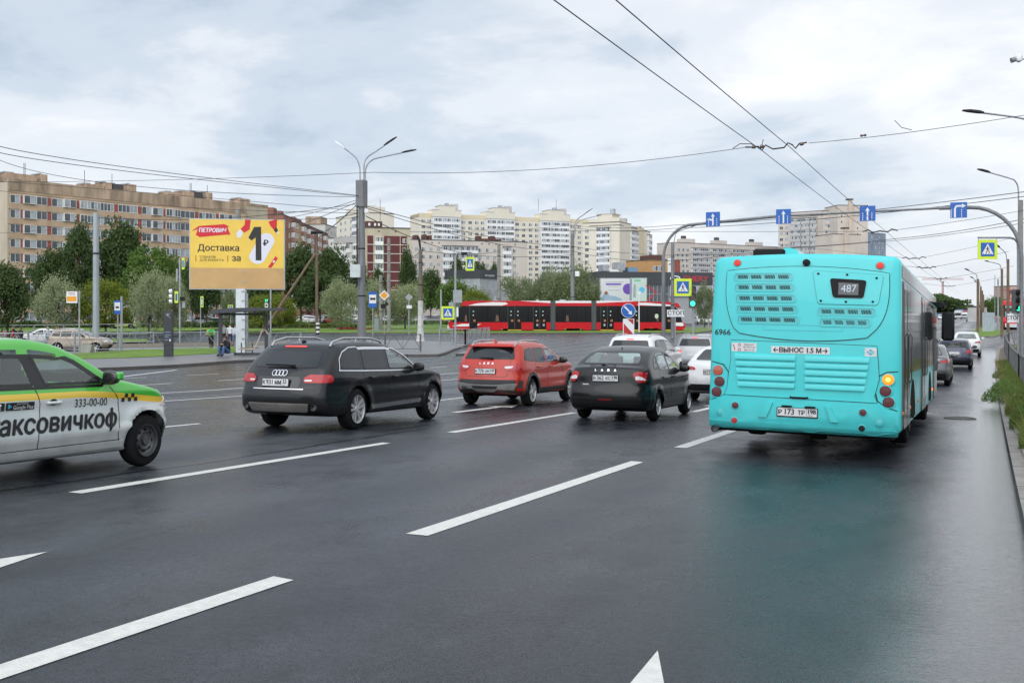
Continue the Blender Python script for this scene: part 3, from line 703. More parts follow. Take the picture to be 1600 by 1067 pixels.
def mirror(c, y, z, material, root, side=1):
 W = c.hit('R' if side > 0 else 'L', y, z, 0).x * side; mb = MB()
 prof = []
 bm = bmesh.new(); bmesh.ops.create_icosphere(bm, subdivisions=3, radius=1)
 V = []
 for v in bm.verts:
  x, yy, zz = v.co; sx = .115; sy = .085 if yy > 0 else .035; sz = .08
  f = lambda t, e: math.copysign(abs(t) ** e, t)
  V.append((side * (W + .13 + f(x, .8) * sx), y + f(yy, .8) * sy, z + .045 + f(zz, .75) * sz * (1.0 - .15 * x)))
 bm.faces.ensure_lookup_table(); F = [tuple(v.index for v in f.verts) for f in bm.faces]; bm.free(); mb.add(V, F)
 mb.cur = 1; mb.cbox(*sorted((side * (W - .03), side * (W + .08))), y - .02, y + .05, z - .03, z + .02, .01)
 return mb.build('wing_mirror', [material, DARK], root, 50)
def car_root(name, x, y, heading=0.0, label=None, cat='car', group=None, dz=0.0):
 return empty(name, (x, y, T(y) + dz), R(heading), label, cat, group, rx=math.atan2(T(y + 2.6) - T(y), 2.6))
def seams(c, axis, lines, root, w=.009, name='door_seams'):
 for l in lines: mb = MB(); c.ribbon(l, w, axis, .0035, mb); mb.build('door_seam', FRIT, root, fixn=False)
def handle(c, axis, y, z, material, root, L_=.2):
 mb = MB(); p = c.hit(axis, y, z, 0); s = 1 if axis == 'R' else -1
 mb.cbox(*sorted((p.x + s * .0, p.x + s * .035)), y - L_ / 2, y + L_ / 2, z - .016, z + .016, .012); return mb.build('door_handle', material, root)
def window(c, poly, axis, root, name, m, clear=False, r=.05, rim=.022, trim=None):
 p = round_poly(poly, r, 3)
 if clear: c.hole(p, axis)
 mb = MB(); c.ring(p, offset_poly(p, rim), axis, .0045, mb)
 mb.cur = 1; c.patch(offset_poly(p, rim * .5 if clear else 0), axis, .0035, .004, mb=mb)
 o = mb.build(name, [FRIT, m], root, fixn=False)
 if trim is not None:
  t = MB(); c.ring(offset_poly(p, -.014), p, axis, .007, t); t.build('window_trim', trim, o, fixn=False)
 return o
def lamp(c, poly, axis, root, name, m, r=.03, off=.012, extra=None):
 p = round_poly(poly, r, 3); mb = MB(); c.patch(p, axis, off, .03, mb=mb, g=.06); o = mb.build(name, m, root, fixn=False)
 if extra: 
  for (q, mm, nm) in extra: e = MB(); c.patch(round_poly(q, r * .6, 3), axis, off + .003, .006, mb=e, g=.06); e.build(nm, mm, o, fixn=False)
 return o
def mirrorx(poly): return [(-a, b) for a, b in reversed(poly)]
# ---- dark grey estate with silver roof rails
def audi():
 S = dict(W=1.87, H=1.47, wb=2.83, rt=.345, belt=.985, clear=.24, tumble=.36, tapr=.8, kr=.11, agap=.05, cr=.17,
 rear=[(-1.00, .30), (-1.10, .40), (-1.14, .56), (-1.12, .68), (-1.06, .745), (-1.05, .86), (-1.00, 1.0), (-.92, 1.08), (-.60, 1.33), (-.48, 1.40)],
 top=[(-.48, 1.405), (-.1, 1.455), (.7, 1.475), (1.3, 1.44), (1.75, 1.32), (2.35, 1.02), (2.9, .95), (3.4, .85), (3.66, .72)],
 front=[(3.60, .30), (3.74, .42), (3.77, .58), (3.66, .72)], seats=(1.15, .3), dash=1.85)
 c = Car(S); root = car_root('estate_car', -10.93, 15.9, 1.0, 'dark grey estate car with silver roof rails and silver spoked wheels'); root.scale = (1.0, 1.015, 1.035)
 PA = paint('paint_graphite', (.008, .009, .011), .1, .35, .45, .3); SIL = mat('rail_silver', (.5, .5, .5), .3, .8)
 fd = [(1.13, 1.0), (1.16, 1.37), (1.40, 1.36), (1.72, 1.25), (2.13, 1.0)]; rd = [(.25, 1.01), (.30, 1.385), (1.08, 1.385), (1.05, 1.0)]; rq = [(-.50, 1.035), (-.42, 1.25), (-.12, 1.37), (.22, 1.385), (.17, 1.015)]
 for ax in 'RL':
  window(c, fd, ax, root, 'side_window', GLC, True, trim=None); window(c, rd, ax, root, 'side_window', GLD); window(c, rq, ax, root, 'side_window', GLD, r=.09)
  t = MB(); c.ribbon([(-.56, 1.0), (.2, .985), (1.1, .975), (2.2, .972)], .018, ax, .009, t); c.ribbon([(-.54, 1.0), (-.47, 1.19), (-.34, 1.30), (-.1, 1.378), (.4, 1.40), (1.15, 1.40), (1.48, 1.35), (1.8, 1.235), (2.2, .985)], .018, ax, .009, t); t.build('window_trim', CHROME, root, fixn=False)
  seams(c, ax, [[(.42, .36), (.40, .5), (.33, .62), (.22, .75), (.21, .98)], [(1.09, .34), (1.09, .98)], [(2.22, .36), (2.24, .7), (2.17, .97)], [(.3, .33), (2.3, .33)]], root)
  handle(c, ax, .50, .87, PA, root); handle(c, ax, 1.32, .87, PA, root)
  m = MB(); c.patch(round_poly([(.42, .33), (.42, .40), (2.26, .44), (2.26, .37)], .02), ax, .022, .03, mb=m); m.build('sill_trim', CHROME, root, fixn=False)
  m = MB(); c.ring([(0 + (.345 + .11) * math.cos(a), .345 + (.345 + .11) * math.sin(a)) for a in [math.pi * k / 24 for k in range(25)]] + [(-.3, .2), (.3, .2)], [(.405 * math.cos(a), .345 + .405 * math.sin(a)) for a in [math.pi * k / 24 for k in range(25)]] + [(-.3, .22), (.3, .22)], ax, .004)
 window(c, [(-.66, 1.045), (-.55, 1.34), (.55, 1.34), (.66, 1.045)], 'B', root, 'rear_window', GLD, r=.06)
 window(c, [(-.68, 1.05), (-.54, 1.37), (.54, 1.37), (.68, 1.05)], 'F', root, 'windscreen', GLC, True)
 tl = [(.50, .80), (.47, .87), (.56, .935), (.90, .935), (.90, .80)]
 for s in (1, -1):
  f = (lambda q: q) if s > 0 else mirrorx
  lamp(c, f(tl), 'B', root, 'tail_lamp', REDL, extra=[(f([(.50, .825), (.50, .85), (.62, .852), (.62, .825)]), CLRL, 'reversing_lens')])
  lamp(c, [(-.98, .80), (-.98, .94), (-.74, .93), (-.73, .82)], 'R' if s > 0 else 'L', root, 'tail_lamp', REDL)
 lamp(c, [(-.22, 1.375), (-.22, 1.395), (.22, 1.395), (.22, 1.375)], 'B', root, 'brake_light', mat('brake_strip', (.5, .03, .03), .3, var=0, emit=(1, .15, .12), estr=.35), r=.008)
 y = c.hit('B', 0, .80, 0).y
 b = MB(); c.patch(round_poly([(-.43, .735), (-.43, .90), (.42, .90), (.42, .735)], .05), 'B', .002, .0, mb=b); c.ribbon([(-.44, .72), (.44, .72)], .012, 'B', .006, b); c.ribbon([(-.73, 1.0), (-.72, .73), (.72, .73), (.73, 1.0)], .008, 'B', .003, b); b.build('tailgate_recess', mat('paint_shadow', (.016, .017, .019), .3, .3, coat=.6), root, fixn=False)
 plate(root, -.03, y - .02, .805, ('К', '931', 'ММ', '53'), .1)
 e = MB()
 for k in range(4):
  q = [(-.105 + k * .07 + .044 * math.cos(a), .955 + .044 * math.sin(a)) for a in [2 * math.pi * i / 20 for i in range(20)]]; c.ribbon(q, .009, 'B', .008 + .0006 * k, e, True)
 e.build('badge', CHROME, root, fixn=False)
 t = MB(); c.ribbon([(-.5, .70), (.5, .70)], .012, 'B', .008, t); t.build('bumper_trim', CHROME, root, fixn=False)
 b = MB(); c.patch(round_poly([(-.80, .33), (-.74, .52), (.74, .52), (.80, .33)], .04), 'B', .004, .0, mb=b); b.cur = 1; c.patch(round_poly([(-.55, .34), (-.60, .47), (.60, .47), (.55, .34)], .03), 'B', .025, .03, mb=b); b.build('rear_bumper', [DARK, mat('skid_plate', (.28, .26, .24), .5, .5, var=.3)], root, fixn=False)
 for x in (-.68, .68):
  m = MB(); p = c.hit('B', x, .40, 0); m.lathe([(.04, p.y - .03), (.045, p.y - .035), (.05, p.y - .02), (.05, p.y + .05)], 'y', (x, 0, .40), 16); m.lathe([(.04, p.y - .01), (0, p.y - .01)], 'y', (x, 0, .40), 16); m.build('exhaust_pipe', RIMD, root, fixn=False)
 w = MB(); p = c.hit('B', -.05, 1.085, 0); w.tube([(-.32, p.y - .045, 1.09), (.1, p.y - .055, 1.085), (.27, p.y - .05, 1.075)], [.012, .018, .024], 6); w.build('rear_wiper', BLACK, root)
 for s in (1, -1):
  m = MB(); pts = [(-.42, .005), (-.34, .055), (.0, .075), (.9, .072), (1.25, .045), (1.33, .005)]
  def rr(yy, h):
   q = c.hit('T', s * .60, yy, 0); return (q.x, q.y, q.z + h)
  m.tube([rr(a, h) for a, h in pts], .019, 8)
  for yy in (.42,): m.cyl(rr(yy, 0), rr(yy, .07), .018, 6)
  m.build('roof_rail', SIL, root, 40)
 a = MB(); q = c.hit('T', 0, -.30, 0); a.cbox(-.02, .02, q.y - .06, q.y + .05, q.z - .01, q.z + .035, .012); a.build('aerial', DARK, root)
 mirror(c, 2.02, .98, PA, root, 1); mirror(c, 2.02, .98, PA, root, -1)
 hl = [(.42, .60), (.45, .74), (.80, .76), (.82, .62)]
 for s in (1, -1): lamp(c, hl if s > 0 else mirrorx(hl), 'F', root, 'headlight', CLRL)
 m = MB(); c.patch(round_poly([(-.34, .34), (-.38, .74), (.38, .74), (.34, .34)], .05), 'F', .006, .01, mb=m); m.build('grille', DARK, root, fixn=False)
 c.finish(root, PA); underbody(root, S); interior(root, S)
 for y_ in (0, 2.83):
  for s in (1, -1): make_wheel(root, .345, s * .915, y_, s, 'ten', .235)
 return root
audi()
# ---- red crossover estate
def vesta():
 S = dict(W=1.80, H=1.51, wb=2.635, rt=.33, belt=1.0, clear=.27, tumble=.38, tapr=.7, kr=.12, cr=.18, agap=.06,
 rear=[(-.80, .34), (-.90, .44), (-.93, .56), (-.91, .66), (-.85, .74), (-.84, .92), (-.80, 1.04), (-.74, 1.10), (-.52, 1.36), (-.50, 1.43)],
 top=[(-.50, 1.435), (0, 1.485), (.7, 1.505), (1.2, 1.47), (1.6, 1.34), (2.15, 1.06), (2.7, .98), (3.1, .87), (3.32, .74)],
 front=[(3.28, .32), (3.42, .45), (3.44, .6), (3.32, .74)], seats=(1.0, .2), dash=1.7,
 creases=[(.88, .012, .05), (.42, .014, .06)])
 c = Car(S); root = car_root('crossover_estate', -11.0, 24.05, .5, 'orange red crossover estate with grey roof rails and black lower bumper'); root.scale = (1, 1, 1.035)
 PA = paint('paint_orange_red', (.43, .017, .003), .0, .35, .6, .5); PL = mat('cladding', (.03, .03, .032), .55, var=.25, vscale=5)
 fd = [(1.02, 1.02), (1.05, 1.385), (1.35, 1.37), (1.62, 1.24), (1.93, 1.04)]; rd = [(.24, 1.03), (.33, 1.39), (.97, 1.395), (.96, 1.02)]; rq = [(-.40, 1.08), (-.18, 1.34), (.26, 1.39), (.19, 1.04)]
 for ax in 'RL':
  window(c, fd, ax, root, 'side_window', GLC, True); window(c, rd, ax, root, 'side_window', GLD); window(c, rq, ax, root, 'side_window', GLD)
  m = MB(); A = [math.pi * (-.08 + 1.16 * k / 26) for k in range(27)]
  for yw in (0, 2.635): c.patch([(yw + .47 * math.cos(a), .33 + .47 * math.sin(a)) for a in A] + [(yw + .392 * math.cos(a), .33 + .392 * math.sin(a)) for a in reversed(A)], ax, .012, .02, mb=m)
  c.patch([(.36, .28), (.36, .42), (2.24, .42), (2.24, .28)], ax, .012, .02, mb=m); m.build('wheel_arch_cladding', PL, root, fixn=False)
  seams(c, ax, [[(.50, .42), (.40, .6), (.24, .78), (.21, 1.02)], [(1.0, .42), (.99, 1.02)], [(2.06, .42), (2.1, .75), (1.98, 1.03)]], root)
  handle(c, ax, .42, .92, PA, root); handle(c, ax, 1.2, .92, PA, root)
  pass
 rw = [(-.67, 1.10), (-.57, 1.37), (.57, 1.37), (.67, 1.10)]
 window(c, rw, 'B', root, 'rear_window', GLD, r=.05); window(c, [(-.66, 1.1), (-.53, 1.4), (.53, 1.4), (.66, 1.1)], 'F', root, 'windscreen', GLC, True)
 tl = [(.44, .93), (.49, .965), (.88, 1.0), (.88, .86), (.66, .83), (.54, .85)]
 for s in (1, -1):
  f = (lambda q: q) if s > 0 else mirrorx
  lamp(c, f(tl), 'B', root, 'tail_lamp', REDL, extra=[(f([(.46, .915), (.50, .94), (.68, .95), (.64, .90), (.52, .885)]), CLRL, 'reversing_lens')])
  lamp(c, [(-.86, .88), (-.86, .99), (-.66, 1.0), (-.55, .93), (-.68, .87)], 'R' if s > 0 else 'L', root, 'tail_lamp', REDL)
 y = c.hit('B', 0, .82, 0).y
 plate(root, 0, y - .015, .825, ('К', '770', 'ОН', '147'), .05)
 m = MB(); c.ribbon([(-.60, 1.10), (-.56, .76), (-.50, .70), (.50, .70), (.56, .76), (.60, 1.10)], .009, 'B', .003, m); m.build('tailgate_seam', FRIT, root, fixn=False)
 for k, ch in enumerate('LADA'):
  e = MB(); V, F = text_mesh(ch, .062, bold=.002); e.add([tuple(c.hit('B', -.165 + k * .11 + a, 1.005 + b, .006)) for a, b, _ in V], F); e.build('badge_letter', CHROME, root, fixn=False)
 b = MB(); c.patch([(-.86, .31), (-.86, .61), (-.70, .63), (.70, .63), (.86, .61), (.86, .31)], 'B', .006, .02, mb=b); b.cur = 1
 c.patch(round_poly([(-.78, .55), (-.70, .40), (-.35, .43), (-.20, .36), (.20, .36), (.35, .43), (.70, .40), (.78, .55), (.30, .52), (-.30, .52)], .03), 'B', .03, .04, mb=b)
 b.cur = 0; c.patch([(-.30, .43), (-.34, .49), (.34, .49), (.30, .43)], 'B', .034, .0, mb=b); b.build('rear_bumper', [PL, mat('bumper_silver', (.33, .32, .31), .4, .5)], root, fixn=False)
 for x in (-.52, -.60):
  m = MB(); p = c.hit('B', x, .44, .03); m.lathe([(.03, p.y - .035), (.036, p.y - .03), (.036, p.y + .06)], 'y', (x, 0, .44), 12); m.lathe([(.03, p.y), (0, p.y)], 'y', (x, 0, .44), 12); m.build('exhaust_pipe', RIMD, root, fixn=False)
 w = MB(); p = c.hit('B', 0, 1.13, 0); w.tube([(-.2, p.y - .04, 1.135), (.05, p.y - .05, 1.13), (.16, p.y - .045, 1.12)], [.01, .018, .024], 6); w.build('rear_wiper', BLACK, root)
 for s in (1, -1):
  m = MB()
  def rr(yy, h):
   q = c.hit('T', s * .57, yy, 0); return (q.x, q.y, q.z + h)
  m.tube([rr(a, h) for a, h in [(-.40, .005), (-.32, .04), (0, .055), (.9, .05), (1.15, .03), (1.22, .0)]], .018, 8); m.build('roof_rail', MATS['rail_silver'], root, 40)
 a = MB(); q = c.hit('T', 0, -.25, 0); a.prism([(-.07 + q.y, q.z - .01), (.1 + q.y, q.z - .01), (-.05 + q.y, q.z + .075)], -.018, .018, 'x'); a.build('aerial', PA, root)
 sp = MB(); sp.cbox(-.60, .60, -.60, -.44, 1.385, 1.42, .015); sp.build('spoiler', PA, root)
 lamp(c, [(-.14, 1.385), (-.14, 1.4), (.14, 1.4), (.14, 1.385)], 'B', root, 'brake_light', MATS['brake_strip'], r=.005)
 mirror(c, 1.86, 1.02, mat('mirror_black', (.01, .01, .011), .25, coat=.5), root, 1); mirror(c, 1.86, 1.02, MATS['mirror_black'], root, -1)
 for s in (1, -1): lamp(c, [(.4, .66), (.45, .78), (.78, .80), (.8, .68)] if s > 0 else mirrorx([(.4, .66), (.45, .78), (.78, .80), (.8, .68)]), 'F', root, 'headlight', CLRL)
 c.finish(root, PA); underbody(root, S); interior(root, S)
 for y_ in (0, 2.635):
  for s in (1, -1): make_wheel(root, .33, s * .885, y_, s, 'five', .215)
vesta()
# ---- black liftback
def granta():
 S = dict(W=1.70, H=1.49, wb=2.476, rt=.295, belt=.97, clear=.2, tumble=.40, tapr=.7, kr=.10, cr=.15, agap=.055,
 rear=[(-.86, .27), (-.95, .38), (-.98, .52), (-.96, .62), (-.91, .69), (-.91, .86), (-.90, 1.0), (-.86, 1.05)],
 top=[(-.86, 1.055), (-.62, 1.10), (-.30, 1.24), (.05, 1.385), (.45, 1.47), (.85, 1.485), (1.2, 1.44), (1.55, 1.31), (2.05, 1.04), (2.5, .96), (2.9, .85), (3.06, .74)],
 front=[(3.04, .27), (3.16, .42), (3.18, .56), (3.06, .74)], seats=(1.0, .28), dash=1.65, res=.045)
 c = Car(S); root = car_root('liftback_car', -6.86, 20.88, .3, 'black liftback car with clear rear window right behind the turquoise bus')
 PA = paint('paint_black', (.004, .004, .005), .0, .3, .45, .25)
 fd = [(.98, 1.0), (1.0, 1.385), (1.22, 1.36), (1.50, 1.23), (1.82, 1.02)]; rd = [(.22, 1.01), (.27, 1.36), (.55, 1.40), (.94, 1.395), (.92, 1.0)]; rq = [(-.12, 1.04), (.0, 1.20), (.20, 1.33), (.17, 1.03)]
 for ax in 'RL':
  window(c, fd, ax, root, 'side_window', GLC, True); window(c, rd, ax, root, 'side_window', GLC, True); window(c, rq, ax, root, 'side_window', GLC, True, r=.03)
  seams(c, ax, [[(.42, .36), (.36, .55), (.20, .72), (.18, .99)], [(.95, .36), (.95, .99)], [(1.92, .36), (1.96, .7), (1.88, 1.0)], [(.4, .34), (1.95, .34)]], root)
  handle(c, ax, .40, .87, PA, root); handle(c, ax, 1.12, .87, PA, root)
  m = MB(); c.patch([(.48, .53), (.48, .565), (.90, .57), (.90, .535)], ax, .01, .012, mb=m); c.patch([(1.0, .535), (1.0, .57), (1.86, .575), (1.86, .54)], ax, .01, .012, mb=m); m.build('side_moulding', PA, root, fixn=False)
 window(c, [(-.62, 1.13), (-.50, 1.385), (.50, 1.385), (.62, 1.13)], 'B', root, 'rear_window', GLC, True, r=.07, rim=.03)
 window(c, [(-.64, 1.08), (-.50, 1.40), (.50, 1.40), (.64, 1.08)], 'F', root, 'windscreen', GLC, True)
 tl = [(.56, .90), (.56, .97), (.66, 1.0), (.86, .97), (.86, .79), (.66, .78)]
 for s in (1, -1):
  f = (lambda q: q) if s > 0 else mirrorx
  lamp(c, f(tl), 'B', root, 'tail_lamp', REDL, extra=[(f([(.60, .84), (.60, .91), (.68, .91), (.76, .87), (.78, .83)]), CLRL, 'reversing_lens')])
  lamp(c, [(-.86, .80), (-.86, .98), (-.76, .96), (-.70, .86), (-.74, .80)], 'R' if s > 0 else 'L', root, 'tail_lamp', REDL, extra=None)
 y = c.hit('B', 0, .85, 0).y
 m = MB(); c.patch(round_poly([(-.42, .80), (-.42, .93), (.42, .93), (.42, .80)], .03), 'B', .003, 0, mb=m); c.ribbon([(-.56, .99), (-.54, .66), (-.48, .61), (.48, .61), (.54, .66), (.56, .99)], .009, 'B', .003, m); m.build('tailgate_recess', FRIT, root, fixn=False)
 plate(root, .02, y - .012, .865, ('В', '362', 'КС', '198'), .02)
 for k, ch in enumerate('LADA'):
  e = MB(); V, F = text_mesh(ch, .058, bold=.003); e.add([tuple(c.hit('B', -.2 + k * .135 + a, 1.02 + b, .006)) for a, b, _ in V], F); e.build('badge_letter', CHROME, root, fixn=False)
 e = MB(); V, F = text_mesh('GRANTA', .034); e.add([tuple(c.hit('B', -.40 + a, .735 + b, .006)) for a, b, _ in V], F); e.build('badge_lettering', CHROME, root, fixn=False)
 b = MB(); c.patch([(-.82, .30), (-.82, .50), (.82, .50), (.82, .30)], 'B', .008, .02, mb=b); b.cur = 1; c.patch(round_poly([(-.12, .43), (-.12, .46), (.16, .46), (.16, .43)], .01), 'B', .014, .01, mb=b)
 b.build('rear_bumper', [DARK, mat('reflector_dark_red', (.16, .01, .012), .3)], root, fixn=False)
 w = MB(); p = c.hit('B', 0, 1.12, 0)
 for dx in (0, .24): w.tube([(-.38 + dx, p.y - .01, 1.115), (-.18 + dx, p.y - .045, 1.135), (-.06 + dx, p.y - .045, 1.13)], [.006, .010, .016], 6)
 w.build('wiper_arm', BLACK, root)
 mirror(c, 1.72, .99, PA, root, 1); mirror(c, 1.72, .99, PA, root, -1)
 a = MB(); q = c.hit('T', 0, .2, 0); a.cyl((0, q.y, q.z - .01), (0, q.y, q.z + .02), .015, 8); a.build('aerial', DARK, root)
 for s in (1, -1): lamp(c, [(.4, .64), (.42, .76), (.74, .77), (.76, .66)] if s > 0 else mirrorx([(.4, .64), (.42, .76), (.74, .77), (.76, .66)]), 'F', root, 'headlight', CLRL)
 c.finish(root, PA); underbody(root, S); interior(root, S)
 for y_ in (0, 2.476):
  for s in (1, -1): make_wheel(root, .295, s * .832, y_, s, 'hub', .185)
granta()
# ---- taxi at the left edge
def taxi():
 S = dict(W=1.71, H=1.46, wb=2.602, rt=.30, belt=.955, clear=.2, tumble=.40, agap=.055,
 rear=[(-.90, .28), (-1.0, .40), (-1.02, .6), (-.99, .75), (-.99, 1.0), (-.93, 1.06)],
 top=[(-.93, 1.065), (-.7, 1.09), (-.3, 1.25), (.1, 1.39), (.5, 1.45), (1.0, 1.46), (1.35, 1.41), (1.75, 1.25), (2.12, 1.03), (2.5, .955), (2.95, .86), (3.28, .735), (3.36, .66)],
 front=[(3.30, .27), (3.42, .40), (3.445, .53), (3.36, .66)], seats=(1.02, .25), dash=1.7, res=.045, kf=.20, tapf=.85, cf=.34,
 creases=[(.835, .014, .045), (.43, .022, .05)])
 c = Car(S); root = car_root('taxi_car', -10.13, 9.86 - 2.602 + .16, .5, 'white and green taxi with yellow stripe cut off by the left edge', 'taxi'); root.scale = (1, 1, 1.045)
 PA = livery(paint('paint_taxi_white', (.60, .62, .61), .05, .35))
 GR = mat('wrap_green', (.055, .42, .035), .25, coat=1.0, var=.05)
 fd = [(1.06, .975), (.93, 1.355), (1.22, 1.34), (1.52, 1.23), (1.86, 1.03), (1.88, .98)]; rd = [(.26, .975), (.22, 1.33), (.30, 1.355), (.82, 1.355), (.92, .975)]
 for ax in 'RL':
  b = MB(); c.patch([(.93, .95), (.80, 1.37), (.97, 1.375), (1.09, .95)], ax, .0026, 0, mb=b); b.build('door_pillar', FRIT, root, fixn=False); b = MB(); c.ribbon([(.12, 1.31), (.4, 1.356), (.95, 1.362), (1.26, 1.338), (1.56, 1.225), (1.95, .985)], .03, ax, .003, b); b.build('window_frame', FRIT, root, fixn=False); b = MB(); c.ribbon([(.0, .958), (1.9, .958)], .03, ax, .003, b); b.build('window_frame', FRIT, root, fixn=False)
  window(c, fd, ax, root, 'side_window', GLC, True, r=.03, rim=.03); window(c, rd, ax, root, 'side_window', GLC, True, r=.03, rim=.03)
  window(c, [(-.12, 1.02), (.02, 1.2), (.18, 1.30), (.17, 1.0)], ax, root, 'side_window', GLD, r=.03)
  seams(c, ax, [[(.42, .33), (.38, .5), (.2, .75), (.18, .95)], [(.955, .33), (.94, .45), (.97, .6), (.975, .8), (.93, .945)], [(2.14, .33), (2.11, .42), (2.13, .6), (2.12, .8), (2.0, .945)], [(.4, .33), (2.15, .345)]], root)
  s = MB(); c.patch([(.38, .24), (.38, .325), (2.2, .335), (2.2, .26)], ax, .010, .012, mb=s); s.build('sill_panel', PA, root, fixn=False)
  handle(c, ax, .36, .80, PA, root); handle(c, ax, 1.16, .80, PA, root)
  h = MB(); c.patch([(1.16 + .055 * math.cos(k * .524), .805 + .035 * math.sin(k * .524)) for k in range(12)], ax, .002, 0, mb=h); h.build('handle_cup', DARK, root, fixn=False)
 for ax in 'R':
  k = MB(); 
  def put(mb, txt, y, z, size, **kw):
   wide = kw.pop('wide', 1.0); V, F = text_mesh(txt, size, **kw); mb.add([tuple(c.hit('R', y + a * wide, z + b, .0065)) for a, b, _ in V], F)
  bold_put(c, 'R', k, 'таксовичкоф', 1.19, .585, .275, .006, wide=1.04, st=.009, shear=.16); k.build('lettering', INK, root, fixn=False); k = MB(); put(k, '333-00-00', 1.70, .775, .122, wide=.98); k.build('phone_number', INK, root, fixn=False); k = MB()
  for i in range(5):
   for j in range(2):
    if (i + j) % 2 == 0: y = 2.17 + i * .052; c.patch([(y, .765 + j * .045), (y, .81 + j * .045), (y + .052, .81 + j * .045), (y + .052, .765 + j * .045)], 'R', .0065, 0, mb=k)
  k.build('checker_mark', INK, root, fixn=False)
  b = MB(); c.patch(round_poly([(.145, .745), (.145, .825), (.515, .825), (.515, .745)], .01), 'R', .005, 0, mb=b); c.patch(round_poly([(.53, .745), (.53, .825), (.90, .825), (.90, .745)], .01), 'R', .005, 0, mb=b)
  bo = b.build('app_badges', INK, root, fixn=False); wt = MB(); put(wt, 'App Store', .355, .772, .058); put(wt, 'Google Play', .755, .772, .054); put(wt, 'Загрузите в', .34, .808, .022); put(wt, 'ДОСТУПНО В', .74, .808, .022)
  c.patch([(.185 + .024 * math.cos(q * .7), .782 + .026 * math.sin(q * .7)) for q in range(9)], 'R', .007, 0, mb=wt); wt.build('badge_lettering', PLATE, bo, fixn=False)
  tri = MB(); c.patch([(.56, .76), (.56, .812), (.605, .786)], 'R', .007, 0, mb=tri); tri.build('badge_triangle', mat('badge_cyan', (.05, .45, .6), .5, var=0), bo, fixn=False)
 window(c, [(-.66, 1.06), (-.53, 1.38), (.53, 1.38), (.66, 1.06)], 'F', root, 'windscreen', GLC, True)
 for s in (1, -1):
  hl = [(.36, .66), (.45, .77), (.74, .80), (.84, .70), (.60, .64)]; lamp(c, hl if s > 0 else mirrorx(hl), 'F', root, 'headlight', CLRL)
  lamp(c, [(3.12, .66), (2.98, .79), (3.10, .77), (3.26, .70), (3.32, .62)], 'R' if s > 0 else 'L', root, 'headlight', CLRL)
 b = MB(); c.patch([(-.34, .50), (-.38, .70), (.38, .70), (.34, .50)], 'F', .008, .01, mb=b); b.build('grille', DARK, root, fixn=False)
 mirror(c, 1.90, 1.0, mat('mirror_satin_black', (.012, .012, .013), .25, coat=.5), root, 1); mirror(c, 1.90, 1.0, MATS['mirror_satin_black'], root, -1)
 m = MB(); W = c.hit('R', 1.9, 1.0, 0).x; m.cbox(W + .20, W + .262, 1.89, 1.99, 1.02, 1.11, .02); m.build('mirror_cap', GR, root)
 c.finish(root, PA); underbody(root, S); interior(root, S)
 for y_ in (0, 2.602):
  for s in (1, -1): make_wheel(root, .30, s * .842, y_, s, 'steel', .2)
taxi()
# ---------------------------------------------------------------- turquoise city bus
def shell_from_outline(name, outline, zc, y_rear, L_, m, root, cap_y=lambda x, z: 0, front_y=lambda x, z: 0, ring_r=.04):
 mb = MB(); n = len(outline); ss = [0.0, .15, .3, .45, .6, .7, .8, .88, .94, .97, .99, 1.0]
 st = []
 def cap(sgn, base, fy):
  rows = []
  for s in ss[1:]:
   e = max(0, (s - .94) / .06); rows.append([(x * s, base + sgn * (fy(x * s, zc + (z - zc) * s) + ring_r * (1 - math.sqrt(max(0, 1 - e * e)))), zc + (z - zc) * s) for x, z in outline])
  return rows
 r = cap(1, y_rear, cap_y); f = cap(-1, y_rear + L_, front_y)
 V = [(0, y_rear + cap_y(0, zc), zc)]; F = []
 rows = r + [[(x, y_rear + .35, z) for x, z in outline]] + [[(x, y_rear + L_ * k / 10, z) for x, z in outline] for k in range(1, 10)] + [[(x, y_rear + L_ - .35, z) for x, z in outline]] + f[::-1]
 for row in rows: V += row
 V.append((0, y_rear + L_ - front_y(0, zc), zc)); N_ = len(rows)
 for k in range(n):
  k2 = (k + 1) % n; F.append((0, 1 + k2, 1 + k)); F.append((len(V) - 1, 1 + (N_ - 1) * n + k, 1 + (N_ - 1) * n + k2))
  for i in range(N_ - 1): a = 1 + i * n; F.append((a + k, a + k2, a + n + k2, a + n + k))
 mb.add(V, F); o = mb.build(name, m, root, 35)
 bm = bmesh.new(); bm.from_mesh(o.data); t = BVHTree.FromBMesh(bm); bm.free(); return o, t
def rrect(w0, w1, z0, z1, r0, r1, crown=.0, n=6):
 p = []
 for cx, cz, a0, r in ((w1 - r1, z1 - r1, 0, r1), (-w1 + r1, z1 - r1, 90, r1), (-w0 + r0, z0 + r0, 180, r0), (w0 - r0, z0 + r0, 270, r0)):
  for k in range(n + 1): a = R(a0 + 90 * k / n); p.append((cx + r * math.cos(a), cz + r * math.sin(a)))
 out = []
 for i in range(len(p)):
  a, b = Vector(p[i]), Vector(p[(i + 1) % len(p)]); k = max(1, int((b - a).length / .2))
  for j in range(k):
   q = a.lerp(b, j / k); out.append((q.x, q.y + (crown * (1 - (q.x / w1) ** 2) if q.y > z1 - r1 * .5 else 0)))
 return out
TEAL = paint('bus_turquoise', (.05, .56, .57), 0, .38, .6)
TEALD = mat('bus_turquoise_shade', (.05, .42, .43), .4, coat=.5, var=.05)
BUSGL = mat('bus_window', (.014, .017, .017), .06, coat=0, var=0, spec=.4)
